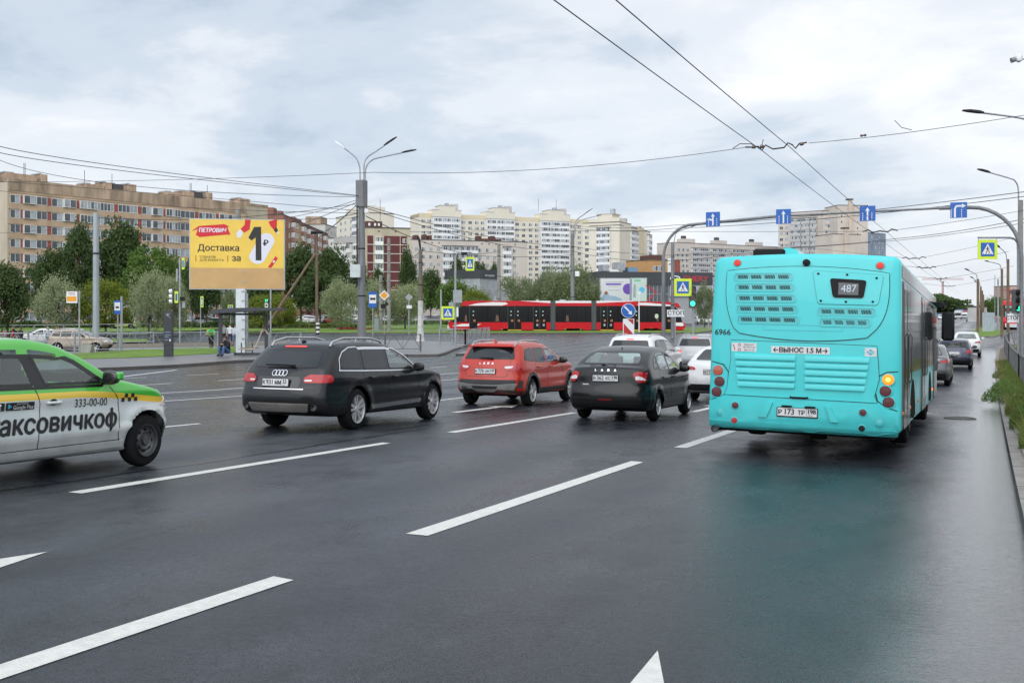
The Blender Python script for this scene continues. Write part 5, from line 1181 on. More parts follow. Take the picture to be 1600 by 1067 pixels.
# ---------------------------------------------------------------- buildings
WFR = mat('window_frame_white', (.78, .78, .77), .5, var=.1)
WGL = mat('window_glass', (.07, .085, .10), .15, coat=.3, var=.5, vscale=.35)
WGL2 = mat('window_curtain', (.34, .37, .39), .3, var=.4, vscale=.6)
class Facade:
 def __init__(s, pa, Za, pb, Zb, py_top, base=None, depth=14, at='a'):
  a = P(pa, 0, Za); b = P(pb, 0, Zb); s.A = Vector((a.x, a.y)); s.B = Vector((b.x, b.y)); s.L = (s.B - s.A).length
  s.e = (s.B - s.A) / s.L; s.n = Vector((s.e.y, -s.e.x)); 
  if s.n.dot(s.A) > 0: s.n = -s.n
  s.z0 = T(a.y) if base is None else base; s.top = EYE - (py_top - HY) / FPX * (Za if at == 'a' else Zb); s.H = s.top - s.z0; s.depth = depth
  s.root = None
 def fr(s, u, v, w): q = s.e * u + s.n * w; return (q.x, q.y, v)
 def u(s, px):
  d = P(px, 0, 1.0); d = Vector((d.x, d.y)); den = d.x * s.e.y - d.y * s.e.x
  t = (s.A.x * s.e.y - s.A.y * s.e.x) / den; return (d * t - s.A).dot(s.e)
 def v(s, px, py):
  d = P(px, 0, 1.0); d = Vector((d.x, d.y)); t = (s.A.x * s.e.y - s.A.y * s.e.x) / (d.x * s.e.y - d.y * s.e.x); return EYE - (py - HY) / FPX * t - s.z0
 def make(s, name, label, cat='building', group=None):
  s.root = empty(name, (s.A.x, s.A.y, s.z0), 0, label, cat, group); return s.root
 def box(s, mb, u0, u1, v0, v1, w0, w1): frame_box(mb, s.fr, u0, u1, v0, v1, w0, w1)
 def part(s, name, m, boxes, parent=None):
  mb = MB()
  for b in boxes: s.box(mb, *b)
  return mb.build(name, m, parent or s.root)
 def windows(s, specs, name='window', limit=100):
  """specs: (u, v, w, h, sashes, style) ; one object per window, the overflow in one mesh"""
  cache = {}; extra = MB(); rnd = random.Random(len(specs)); cnt = 0
  for (u, v, w, h, ns, out) in specs:
   key = (round(w, 1), round(h, 1), ns, rnd.randrange(4), round(out, 1))
   def fill(mb, du, dv, k):
    r2 = random.Random(k); q = lambda a, b, c, d, e, f: s.box(mb, a + du, b + du, c + dv, d + dv, e, f)
    mb.cur = 0; t = .05 + .02 * w / 3
    q(0, w, 0, t, -.02, out + .06); q(0, w, h - t, h, -.02, out + .06); 
    for i in range(ns + 1): x = (w - t) * i / ns; q(x, x + t, t, h - t, -.02, out + .055)
    for i in range(ns):
     mb.cur = 1 if r2.random() < .55 else 2; a = (w - t) * i / ns + t; b = (w - t) * (i + 1) / ns; q(a, b, t, h - t, -.02, out + .012)
   if cnt < limit:
    if key not in cache: m = MB(); fill(m, 0, 0, hash(key[:3]) % 97 + key[3] * 7); o = m.build(name, [WFR, WGL, WGL2], s.root); cache[key] = o.data
    else: o = bpy.data.objects.new(name, cache[key]); link(o, s.root)
    o.location = s.fr(u, v, 0)
   else: fill(extra, u, v, rnd.randrange(99))
   cnt += 1
  if extra.v: tag(extra.build('far_windows', [WFR, WGL, WGL2], s.root), kind='stuff')
 def body(s, m, H=None, u0=0, u1=None, d=None, parent=None, name='wall'):
  mb = MB(); s.box(mb, u0, s.L if u1 is None else u1, 0, H or s.H, -(d or s.depth), 0); return mb.build(name, m, parent or s.root)
def wallmat(name, c, var=.18, v2=None): return mat(name, c, .85, var=var, vscale=.12, var2=v2, bump=.2, bscale=2)
TAN = mat('panel_tan', (.50, .36, .245), .85, var=.22, vscale=.35, streak=.25); TANST = mat('parapet_stained', (.42, .31, .22), .9, var=.55, vscale=.5, streak=.2)
LTAN = mat('panel_pale', (.50, .43, .33), .85, var=.2, vscale=.3, streak=.3); BRICKR = mat('brick_red_panel', (.30, .085, .065), .85, var=.25, vscale=2)
CREAM = wallmat('wall_cream', (.70, .65, .54), .08); CREAM2 = wallmat('wall_cream_dark', (.66, .57, .40), .08); WHITEW = wallmat('wall_white', (.78, .78, .77), .10); GREYW = wallmat('wall_grey', (.48, .47, .46), .15)
MAROON = wallmat('tile_maroon', (.125, .032, .035), .2); BROWNB = wallmat('brick_brown', (.27, .115, .085), .35); ROOFM = mat('roof_dark', (.07, .068, .07), .8, var=.3); METAL = mat('roof_zinc', (.38, .4, .42), .5, .3, var=.25, vscale=1); ORANGE = wallmat('wall_orange', (.52, .28, .12)); STONE = wallmat('wall_stone', (.60, .53, .46), .15); PINKG = wallmat('wall_taupe', (.58, .52, .46), .12)  # taupe, stone and grey walls paled: haze put into their colour
def b_nine():
 f = Facade(13, 206, 385, 253, 278.5); f.make('apartment_block', 'long nine storey tan panel apartment block with ribbon windows at the far left', group=None); H = f.H
 f.body(TAN, H - 2.3); f.part('end_wall', LTAN, [(-.25, -.003, 0, H - .6, -14, .05)])
 f.part('parapet', TANST, [(0, f.L, H - 2.3, H, -14.0, .12)])
 segs = [(15.6, 31.6, 1, 0), (35.5, 55.5, 1, .5), (56, 73.5, 1, 0), (80.5, 98, 1, 0), (98.5, 117, 1, .5), (124, 151, 2, .4), (151.5, 178, 2, 0), (184.5, 215, 2, 0), (221.5, 236, 1, 0), (236.5, 252.5, 1, .5), (258.5, 281, 2, .3), (281.5, 304, 1, 0), (310.5, 337, 2, 0), (342, 356, 1, .3), (356.5, 369.5, 1, 0)]
 fl = 2.87; ns = []; rnd = random.Random(3)
 for k in range(9):
  v0 = H - 2.3 - 2.42 - k * fl
  for (a, b, n, o) in segs:
   u0, u1 = f.u(a), f.u(b); ns.append((u0, v0 + rnd.choice((0, 0, .05)), u1 - u0, 1.62, 2 * n + (1 if (u1 - u0) > 3.2 else 0), o if k < 7 else 0))
 f.windows(ns)
 for k in range(9):
  v0 = H - 2.3 - 2.42 - k * fl
  for a, b in ((31.6, 35.5), (73.5, 80.5), (117, 124), (178, 184.5), (215, 221.5), (252.5, 258.5), (304, 310.5), (337, 342), (369.5, 374)): f.part('brick_panel', BRICKR, [(f.u(a), f.u(b), v0 + .02, v0 + 1.6, -.02, .02)])
 for k in range(9):
  v0 = H - 2.3 - 2.42 - k * fl; f.part('panel_band', TAN, [(0, f.L, v0 - 1.17, v0 - .08, -.02, .16)])
 for a, b, h in ((22, 70, 1.5), (2, 12, 1.1), (77, 87, 1.9), (148, 176, 1.0), (177, 188, 1.7), (190, 206, 1.6), (215, 226, 1.9), (276, 300, 1.2), (300, 316, 1.7), (316, 330, 1.9), (336, 345, 2.0), (388, 404, 1.5)):
  u0, u1 = f.u(a), f.u(min(b, 384)) if b < 385 else f.u(b); mm = ROOFM if a in (190, 316) else TANST; f.part('roof_hut', mm, [(u0, u1, H + .002, H + h, -7, -3)]); f.part('hut_cap', METAL, [(u0 - .2, u0 + (u1 - u0) * .3, H + h + .002, H + h + .25, -6.5, -3.5)])
 for px in (58, 60, 153, 196, 318, 320, 345): u = f.u(px); f.part('aerial', ROOFM, [(u, u + .08, H, H + 4.0, -5, -4.92)])
 # the end block turned towards the road
 g = Facade(386, 256, 418, 262, 321, at='a'); g.make('apartment_wing', 'blank pale end wing of the tan apartment block above the billboard'); g.body(LTAN, d=10)
 for k in range(8): g.part('panel_joint', TANST, [(0, g.L, g.H - 2.9 * (k + 1), g.H - 2.9 * (k + 1) + .08, 0, .03)])
 g.part('parapet', TANST, [(-.1, g.L + .1, g.H + .002, g.H + .6, -10, .1)])
b_nine()
def grid_building(f, name, label, wallm, cols, floors, fh, top_gap, ww=1.5, wh=1.5, balc=(), mats=None, sash=2, depth=None, cap=ROOFM, bm=None):
 f.make(name, label); f.body(wallm, d=depth or f.depth); sp = []
 for k in range(floors):
  v = f.H - top_gap - (k + 1) * fh + (fh - wh) * .55
  if v < 0: break
  for px in cols: u = f.u(px); sp.append((u - ww / 2, v, ww, wh, sash, 0))
 for (a, b, nb) in balc:
  u0, u1 = f.u(a), f.u(b)
  for k in range(floors):
   v = f.H - top_gap - (k + 1) * fh
   if v < 0: break
   sp.append((u0 + .1, v + 1.22, u1 - u0 - .2, fh - 1.38, nb, 1.0)); f.part('balcony', bm or WHITEW, [(u0, u1, v, v + 1.2, -.02, 1.05)])
  f.part('balcony_roof', cap, [(u0 - .1, u1 + .1, f.H - top_gap - .002, f.H - top_gap + .15, -.02, 1.15)])
 f.windows(sp); f.part('roof_edge', cap, [(-.1, f.L + .1, f.H + .002, f.H + .25, -(depth or f.depth), .12)])
 return f
def b_rest():
 # brown brick block right of the billboard
 f = Facade(443, 300, 512, 372, 336); grid_building(f, 'brick_block', 'red brown brick apartment block rising right of the billboard', BROWNB, [452, 463, 476, 489, 500], 10, 2.9, 1.0, 1.5, 1.5, [(455, 461, 3), (470, 474, 2), (480, 486, 3), (493, 498, 2), (505, 511, 3)], bm=wallmat('balcony_pinkish', (.36, .22, .18)), depth=14)
 for a, b in ((444, 449), (455, 459), (474, 479), (481, 486)): f.part('chimney', BROWNB, [(f.u(a), f.u(b), f.H + .26, f.H + 2.2, -6, -3)])
 f.part('plaster_bay', wallmat('bay_ochre', (.42, .24, .14)), [(f.u(462), f.u(469), 0, f.H - 1, -.02, .3)])
 # white tower in front of the cream one
 f = Facade(525, 455, 566, 430, 341); grid_building(f, 'cream_tower', 'cream apartment tower rising behind the white tower left of the tall lamp post', CREAM, [533, 540, 549], 12, 2.85, 1.5, 2.0, 1.5, [(553, 561, 4)])
 f.part('upper_storey', CREAM, [(f.u(541), f.u(566), f.H + .26, f.H + 2.6, -10, 0)])
 f = Facade(508, 400, 526, 415, 351); grid_building(f, 'pale_tower', 'narrow pale grey tower between the brown brick block and cream tower', wallmat('wall_palegrey', (.52, .50, .47)), [512, 518, 523], 12, 2.85, 1.2, 1.6, 1.5, ()); f.part('roof_hut', TANST, [(1, f.L * .6, f.H + .26, f.H + 3.2, -8, -2)])
 f = Facade(513, 330, 562, 322, 373); grid_building(f, 'white_tower', 'white panel apartment block with grey attic behind the dark trees', WHITEW, [528, 535, 541, 553, 558], 9, 2.8, 1.9, 1.5, 1.35, [(544, 551, 3)])
 f.part('attic', GREYW, [(f.u(522), f.L + .05, f.H - 1.8, f.H + .3, -12, .12)])
 # maroon tiled block
 f = Facade(567, 318, 641, 322, 356); f.make('maroon_block', 'beige apartment block clad in maroon tiles with a stack of white balconies'); f.body(LTAN); H = f.H
 f.part('tile_cladding', MAROON, [(f.u(574), f.u(583), 0, H - 2.3, -.02, .08), ]); 
 f.part('tile_cladding', MAROON, [(f.u(600), f.u(624.6), 0, H - 2.3, -.02, .08)]); f.part('tile_cladding', MAROON, [(f.u(626), f.u(636), 0, H - 2.3, -.02, .08)])
 for k in range(9): f.part('white_joint', WHITEW, [(f.u(574), f.u(636), H - 2.3 - 2.7 * (k + 1), H - 2.15 - 2.7 * (k + 1), -.02, .11)])
 sp = []
 for k in range(8): v = H - 2.5 - 2.7 * (k + 1); f.part('balcony', WHITEW, [(f.u(585), f.u(598), v, v + 1.1, -.02, 1.2)]); sp.append((f.u(586), v + 1.12, f.u(597) - f.u(586), 1.35, 4, .9))
 for k in range(8): sp.append((f.u(629), H - 2.3 - 2.7 * (k + 1) + .7, 1.3, 1.3, 2, .1))
 f.windows(sp); f.part('roof_edge', ROOFM, [(-.1, f.L + .1, H + .002, H + .3, -12, .15)]); f.part('roof_hut', mat('hut_rust', (.12, .05, .04), .8, var=.4), [(f.u(573), f.u(599), H + .31, H + 2.2, -8, -2)])
 for a in (577, 586, 592): f.part('dish', WHITEW, [(f.u(a), f.u(a + 3), H + .8, H + 1.6, -1.9, -1.7)])
 f.part('mast', ROOFM, [(f.u(597), f.u(597) + .12, H + .3, H + 9, -4, -3.88)])
 for a in (591, 617): f.part('attic_vent', ROOFM, [(f.u(a), f.u(a) + .45, H - 1.2, H - .75, 0, .02)])
 # low pale five storey
 f = Facade(638, 378, 824, 392, 374.5); grid_building(f, 'five_storey_block', 'long low beige apartment block behind the small trees above the tram', PINKG, [651, 662, 673.5, 685, 750, 762, 773, 804], 6, 2.7, 2.0, 1.35, 1.4, [(691, 708, 5), (709, 719, 3), (720, 732, 3), (733, 746, 4), (785, 798, 3)])
 for a, b, h in ((650, 656, 1.6), (664, 669, 1.9), (672, 677, 1.6), (749, 755, 1.8), (755, 771, .9), (770, 776, 1.9), (780, 786, .8)): f.part('roof_hut', mat('hut_rust', (.12, .05, .04), .8, var=.4), [(f.u(a), f.u(b), f.H + .26, f.H + h + .26, -6, -2)])
 for a in (663, 674, 685, 752, 763, 774, 804): f.part('attic_vent', ROOFM, [(f.u(a), f.u(a) + .5, f.H - 1.2, f.H - .7, 0, .02)])
 # long yellow block with four gabled bays
 f = Facade(655, 500, 952, 540, 334); bays = [(675.5, 718), (759, 802), (843.5, 888)]; g_ = f
 f.make('yellow_block', 'long cream yellow apartment block with white balcony towers and stepped gables'); f.body(CREAM); H = f.H; sp = []; fh = 2.72
 f.part('attic_band', CREAM2, [(0, f.L, H - 1.6, H + .3, -14, .08)])
 for k in range(16):
  v = H - 2.2 - (k + 1) * fh
  if v < 0: break
  for px in (661.5, 670.5, 724, 734.5, 745, 754, 808, 818, 829, 838.5, 894, 905, 915, 926, 938): sp.append((f.u(px) - .95, v + .85, 1.9, 1.5, 3, 0))
 tops = []
 for (a, b) in bays:
  u0, u1 = f.u(a), f.u(b); wdt = u1 - u0; bay = f.part('balcony_tower', WHITEW, [(u0, u1, 0, H - 1.2, -.02, 1.6)])
  f.part('gable', CREAM, [(u0 - .3, u1 + .3, H - 1.15, H + 2.0, -6, 1.7)]); f.part('gable', CREAM, [(u0 + wdt * .25, u1 - wdt * .2, H + 2.004, H + 4.1, -6, 1.66)])
  f.part('gable_coping', GREYW, [(u0 - .4, u0 + wdt * .25, H + 2.004, H + 2.25, -6, 1.8)]); f.part('gable_coping', GREYW, [(u1 - wdt * .2, u1 + .4, H + 2.004, H + 2.25, -6, 1.8)]); f.part('gable_coping', GREYW, [(u0 + wdt * .23, u1 - wdt * .18, H + 4.104, H + 4.35, -6, 1.8)])
  f.part('balcony_cornice', GREYW, [(u0 - .2, u1 + .2, H - 1.25, H - 1.0, 1.6, 1.9)]); f.part('lift_house', GREYW, [(u1 - wdt * .18, u1 + .5, H + 2.3, H + 5.6, -8, -3)]); f.part('lift_house', METAL, [(u0 + wdt * .6, u0 + wdt * .72, H + 4.36, H + 6.0, -6, -4)])
  for k in range(16):
   v = H - 1.6 - (k + 1) * fh
   if v < 0: break
   for q in range(3): sp.append((u0 + .25 + q * (wdt - .4) / 3, v + .95, (wdt - .4) / 3 - .25, 1.45, 5, 1.62))
 sp.sort(key=lambda t: -t[1]); f.windows(sp)
 for px in (845, 873): u = f.u(px); f.part('mast', ROOFM, [(u, u + .12, H + 4, H + 10, -3, -2.88)])
 # right wings of the same estate
 f = Facade(911, 470, 968, 462, 349.5); grid_building(f, 'yellow_wing', 'cream yellow apartment wing with a stepped top right of the street lamp', CREAM, [917, 927, 961], 14, 2.72, 2.2, 1.9, 1.5, [(933, 954, 7)])
 f.part('gable', CREAM, [(f.u(920), f.u(968), f.H + .26, f.H + 1.8, -8, .3)]); f.part('gable', CREAM, [(f.u(933), f.u(957), f.H + 1.804, f.H + 3.6, -8, .28)]); f.part('gable_coping', GREYW, [(f.u(932), f.u(960), f.H + 3.604, f.H + 3.9, -8, .4)]); f.part('roof_tank', METAL, [(f.u(949), f.u(955), f.H + 3.91, f.H + 6.2, -5, -3)])
 f = Facade(968.2, 462, 1016, 500, 352); grid_building(f, 'yellow_end_block', 'cream yellow apartment end block with two white balcony stacks left of the gantry', CREAM, [], 14, 2.72, 1.6, 1.9, 1.5, [(983.5, 995, 3), (1011, 1016, 2)])
 f.part('corner_tower', CREAM2, [(f.u(996), f.u(1004), 0, f.H + .8, -.02, .8)]); 
 for a, b, h in ((978, 986, 3.8), (986, 990, 4.4), (997, 1001, 1.6), (1009, 1012, 2.4)): f.part('roof_hut', GREYW if a != 978 else CREAM, [(f.u(a), f.u(b), f.H + .26, f.H + h, -7, -3)])
 # grey slab and towers behind the bus
 f = Facade(1053, 560, 1218, 600, 379); grid_building(f, 'grey_slab_block', 'long grey apartment slab with glazed balconies behind the turquoise bus', PINKG, [1060, 1067, 1074], 14, 2.8, 2.4, 1.9, 1.6, [(1080, 1108, 9), (1111, 1140, 9), (1143, 1170, 9), (1174, 1200, 9)], bm=GREYW)
 for a, b in ((1073, 1092), (1125, 1142), (1180, 1198)): f.part('roof_hut', PINKG, [(f.u(a), f.u(b), f.H + .26, f.H + 2.6, -8, -3)]); f.part('vent_stack', ROOFM, [(f.u(a) + 1, f.u(a) + 3, f.H + 2.61, f.H + 4.2, -6, -4)])
 f = Facade(1216, 520, 1290, 505, 334); grid_building(f, 'glazed_tower', 'tall taupe tower with curved glazed bays rising above the bus roof', PINKG, [1221, 1229], 22, 2.8, 3, 1.8, 1.5, [(1236, 1252, 7), (1253, 1266, 6), (1267, 1277, 4)], bm=GREYW)
 f = Facade(1286, 500, 1312, 498, 330); grid_building(f, 'balcony_tower_block', 'taupe tower section with open dark balconies between two taller towers', PINKG, [1307], 22, 2.8, 3.5, 1.6, 1.5, [(1289, 1300, 3)], bm=PINKG)
 f = Facade(1309, 490, 1356, 492, 321); grid_building(f, 'stone_tower', 'tallest stone coloured tower above the bus roof with a pale rib', STONE, [1315, 1340], 22, 2.8, 3.5, .8, .9, (), sash=1)
 f.part('pale_rib', wallmat('rib_cream', (.62, .52, .42)), [(f.u(1325), f.u(1331), 0, f.H + 2.5, -.02, .8)]); f.part('rib_cap', ROOFM, [(f.u(1324), f.u(1332), f.H + 2.51, f.H + 3.1, -2, 1.0)])
 f = Facade(1301, 470, 1345, 474, 366); grid_building(f, 'low_stone_block', 'lower stone coloured block in front of the tallest tower', STONE, [], 1, 2.8, 3.5, 1.0, 1.0, ()); f.part('pale_rib', MATS['rib_cream'], [(f.u(1318), f.u(1324.5), 0, f.H + 2.5, -.02, .8)]); f.part('rib_cap', ROOFM, [(f.u(1317), f.u(1325), f.H + 2.51, f.H + 3.1, -2, 1.0)])
 BL = wallmat('wall_blue_glass', (.23, .29, .36), .3); f = Facade(1356.5, 640, 1384, 650, 364); grid_building(f, 'blue_tower', 'bluish glass tower half hidden behind the bus roof', BL, [1361, 1367, 1373, 1379], 16, 3, 1, 1.6, 1.5, ())
 # orange shop block and its sign board
 f = Facade(1016, 330, 1063, 335, 406); grid_building(f, 'orange_shop_building', 'low orange commercial building behind the gantry post', ORANGE, [1024, 1032, 1050], 1, 3, 1.2, 1.8, 1.6, ()); f.part('sign_board', WHITEW, [(f.u(1043), f.u(1053), f.H - 4.2, f.H + .6, 0, .25)]); f.part('brick_side', BRICKR, [(f.u(1054), f.u(1062), 0, f.H + .2, -.02, .15)]); f.part('roof_hut', mat('hut_rust', (.12, .05, .04), .8), [(f.u(1022), f.u(1040), f.H + .26, f.H + 1.6, -8, -2)])
 m = MB(); flat_text(m, '~', 3.2, f.u(1048), f.H - 1.2, .27, f.fr, bold=.03); m.build('sign_mark', ROOFM, f.root)
 # rooftop plant and blue awning seen over the showroom
 f = Facade(955, 215, 985, 216, 412); f.make('rooftop_plant', 'white rooftop ventilation plant on the car showroom'); f.part('plant_box', METAL, [(f.u(942), f.u(951), f.H - 1.5, f.H - .2, -3, 0)]); f.part('plant_box', WHITEW, [(f.u(952), f.u(966), f.H - 2.2, f.H - 1.2, -3, .2)]); f.part('plant_duct', METAL, [(f.u(964), f.u(976), f.H - 1.3, f.H + .3, -3, .2)]); f.part('blue_cowl', mat('cowl_blue', (.16, .27, .38), .5), [(f.u(981), f.u(996), f.H - 2.0, f.H - .7, -3, .2)])
 # showroom with glass wall
 f = Facade(931, 200, 1112, 205, 424.5); f.make('car_showroom', 'dark grey car showroom with red lettering on its fascia behind the tram'); H = f.H
 DK = mat('fascia_dark', (.055, .062, .068), .45, .3, var=.15, vscale=.3); f.body(mat('showroom_wall', (.33, .34, .35), .6, var=.1), H - 1.4); f.part('fascia', DK, [(0, f.L, H - 2.35, H, -14, .5)])
 gl = MB(); gl.cur = 0; u0, u1 = f.u(1008), f.u(1044); f.box(gl, u0, u1, .3, H - 2.4, -.02, .1); f.part('glass_wall', WGL, [(u0, u1, .3, H - 2.4, -.02, .1)])
 for i in range(7): x = u0 + (u1 - u0) * i / 6; f.part('mullion', METAL, [(x, x + .1, .3, H - 2.4, .1, .2)])
 for i in range(5): z = .3 + (H - 2.8) * i / 4; f.part('transom', METAL, [(u0, u1, z, z + .1, .1, .19)])
 for a in (1013, 1021, 1037): f.part('blue_panel', mat('showroom_blue', (.06, .12, .25), .4), [(f.u(a), f.u(a + 5), 1.6, 3.0, .1, .13)])
 f.part('grey_wing', mat('wing_grey', (.45, .46, .47), .6), [(f.u(1046), f.L - .2, H - 4.6, H - 2.4, 0, .3)])
 m = MB(); flat_text(m, 'CHERY', 1.45, f.u(1085), H - 1.25, .53, f.fr, wide=1.15, bold=.05); m.build('sign_lettering', mat('sign_red', (.42, .03, .04), .4, var=0), f.root)
 m = MB(); cx, cz = f.u(1053.5), H - 1.2
 N_ = 30; ring = [(cx + 1.05 * math.cos(a), cz + .55 * math.sin(a)) for a in [6.2832 * i / N_ for i in range(N_)]]; inn = [(cx + .85 * math.cos(a), cz + .38 * math.sin(a)) for a in [6.2832 * i / N_ for i in range(N_)]]
 m.add([f.fr(a, b, .53) for a, b in ring + inn], [(i, (i + 1) % N_, (i + 1) % N_ + N_, i + N_) for i in range(N_)]); f.box(m, cx - .7, cx - .2, cz - .08, cz + .08, .53, .56); f.box(m, cx + .2, cx + .7, cz - .08, cz + .08, .53, .56); m.build('sign_emblem', CHROME, f.root)
 # small grey building with its dark sign
 f = Facade(750, 185, 785, 190, 421); f.make('grey_pavilion', 'small pale grey pavilion with a dark sign box above the tram roof'); H = f.H; f.body(METAL, H - 1.5, f.u(750), f.u(777), d=8); f.part('lower_block', METAL, [(f.u(764), f.u(786), 0, H - 3.4, -7, .6)])
 f.part('sign_box', DK, [(f.u(749), f.u(778), H - 1.5, H, -8, .3)]); m = MB(); flat_text(m, 'Автоцентр', .52, f.u(763), H - 1.0, .32, f.fr); m.build('sign_lettering', WHITEW, f.root); f.windows([(f.u(769), H - 5.6, .8, .9, 1, .62), (f.u(771), H - 7.2, 1.0, 1.0, 1, .62)])
 # far right: pinkish tower, white hoarding, distant sheds
 f = Facade(1578, 420, 1592, 420, 447); grid_building(f, 'pink_tower', 'pinkish tower block far behind the right traffic light', wallmat('wall_pinkish', (.55, .38, .31)), [1581, 1586, 1590], 5, 3, 1, 1.8, 1.6, ())
 f = Facade(1536, 118, 1554, 119, 488.2); f.make('site_hoarding', 'pale blue site hoarding by the poles beyond the right island', 'hoarding'); 
 for i in range(6): f.part('hoarding_panel', mat('hoarding', (.42, .48, .52), .5, var=.2), [(f.L * i / 6 + .02, f.L * (i + 1) / 6 - .02, 0, f.H - .0, -.1, 0)])
 for (a, b, top, Z, col, lab) in ((1455, 1474, 489.5, 520, (.16, .24, .36), 'blue roadside kiosk row beside the bus mirror far away'), (1494, 1513, 488.5, 560, (.45, .30, .24), 'row of low reddish shops far along the road'), (1533, 1542, 480, 250, (.55, .52, .5), 'small white building left of the far trees at right'), (1500, 1518, 483.5, 700, (.25, .35, .6), 'blue roofed sheds on the horizon'), (1512, 1524, 484.5, 640, (.5, .18, .2), 'red and white supermarket on the horizon')):
  f = Facade(a, Z, b, Z + 4, top); grid_building(f, 'distant_shop', lab, wallmat('shop_%d' % a, col, .3), [a + (b - a) * q for q in (.2, .5, .8)], 1, 3, .4, 2.2, 1.6, (), depth=3)
b_rest()
# ---------------------------------------------------------------- trees and shrubs
BARK = mat('bark', (.09, .07, .055), .9, var=.4, vscale=3, bump=.6, bscale=8)
def leafmat(name, dark, light):
 m = bpy.data.materials.new(name); m.use_nodes = True; nt = m.node_tree; b = nt.nodes['Principled BSDF']; N = nt.nodes; L = nt.links
 g = N.new('ShaderNodeNewGeometry'); tc = N.new('ShaderNodeTexCoord'); n = N.new('ShaderNodeTexNoise'); n.inputs['Scale'].default_value = .55; n.inputs['Detail'].default_value = 4; L.new(tc.outputs['Object'], n.inputs['Vector'])
 a = N.new('ShaderNodeMath'); a.operation = 'MULTIPLY_ADD'; a.inputs[1].default_value = .35; L.new(g.outputs['Random Per Island'], a.inputs[0]); 
 s = N.new('ShaderNodeMath'); s.operation = 'MULTIPLY'; s.inputs[1].default_value = .8; L.new(n.outputs[0], s.inputs[0]); L.new(s.outputs[0], a.inputs[2])
 r = N.new('ShaderNodeValToRGB'); e = r.color_ramp.elements; e[0].position = .3; e[0].color = (*dark, 1); e[1].position = .8; e[1].color = (*light, 1); L.new(a.outputs[0], r.inputs[0]); L.new(r.outputs[0], b.inputs['Base Color'])
 b.inputs['Roughness'].default_value = .7; b.inputs['Specular IOR Level'].default_value = .25
 tr = N.new('ShaderNodeBsdfTranslucent'); L.new(r.outputs[0], tr.inputs[0]); mx = N.new('ShaderNodeMixShader'); mx.inputs[0].default_value = .42; out = N['Material Output']; L.new(b.outputs[0], mx.inputs[1]); L.new(tr.outputs[0], mx.inputs[2]); L.new(mx.outputs[0], out.inputs[0])
 return m
LF = {'dark': leafmat('leaf_dark', (.035, .062, .02), (.11, .165, .055)), 'willow': leafmat('leaf_willow', (.20, .235, .12), (.44, .49, .28)), 'dome': leafmat('leaf_yellow_green', (.09, .13, .016), (.26, .31, .045)),
 'green': leafmat('leaf_green', (.05, .10, .02), (.16, .25, .055)), 'grey': leafmat('leaf_grey_green', (.12, .155, .07), (.29, .335, .18))}
def crown_mesh(kind, seed, n_leaf=7500):
 """unit tree: height 1, crown about 1 wide; leaves are small bent quads set in clumps on limbs"""
 r = random.Random(seed); mb = MB(); cl = []
 shape = {'dark': (.5, .62, .36, .38), 'willow': (.5, .54, .50, .42), 'dome': (.5, .50, .52, .46), 'green': (.5, .58, .44, .38), 'grey': (.5, .54, .48, .42)}[kind]
 zc, rx, rz = shape[1], shape[2], shape[3]; nc = {'dark': 46, 'dome': 120}.get(kind, 52)
 for _ in range(nc):
  th = r.uniform(0, 6.283); ph = math.asin(r.uniform(-.9, 1)); rad = r.uniform(.45, .98) ** .5
  if kind == 'dome': rad = r.uniform(.75, 1.0) ** .5
  x, y, z = rad * math.cos(ph) * math.cos(th), rad * math.cos(ph) * math.sin(th), rad * math.sin(ph)
  if kind == 'dark': k = 1 - .35 * max(0, z); x *= k; y *= k; z *= 1.05
  cl.append((Vector((x * rx * .88, y * rx * .88, zc - .04 + z * rz)), r.uniform(.06, .17) * (1.15 if kind in ('willow', 'grey') else 1)))
 sz = {'dark': .018, 'willow': .016, 'dome': .014, 'green': .018, 'grey': .016}[kind]
 for i in range({'dome': 15000, 'willow': 10500, 'grey': 10500}.get(kind, n_leaf)):
  c, rr = cl[r.randrange(nc)]
  d = Vector((r.gauss(0, 1), r.gauss(0, 1), r.gauss(0, 1) * .8)); d = d.normalized() * rr * r.uniform(.3, 1.25) ** .7
  p = c + d; 
  if kind in ('willow', 'grey'): p.z -= abs(r.gauss(0, .03))
  if p.z < .07: continue
  if kind == 'dome' and p.z < .2: p.z = .2 + r.random() * .05
  u = Vector((r.gauss(0, 1), r.gauss(0, 1), r.gauss(0, .7) - (.9 if kind in ('willow', 'grey') else .2))).normalized(); nn = (d.normalized() + Vector((r.gauss(0, .5), r.gauss(0, .5), .5))).normalized(); w = u.cross(nn).normalized()
  a = sz * r.uniform(.7, 1.5); b = a * (.45 if kind in ('willow', 'grey') else .7)
  mb.add([p - u * a, p + w * b + nn * a * .2, p + u * a, p - w * b + nn * a * .2], [(0, 1, 2), (0, 2, 3)])
 tk = MB(); tk.tube([(0, 0, -.01), (.004, 0, .12), (-.004, .004, .3), (.0, .0, .55), (.01, 0, .78)], [.024, .018, .014, .009, .003], 7)
 for c, rr in cl[::3]:
  z0 = r.uniform(.16, min(.55, max(.2, c.z - .05))); tk.tube([(0, 0, z0), (c.x * .45, c.y * .45, z0 + (c.z - z0) * .6), tuple(c)], [.009, .006, .002], 5)
 return mb, tk
TREEM = {}
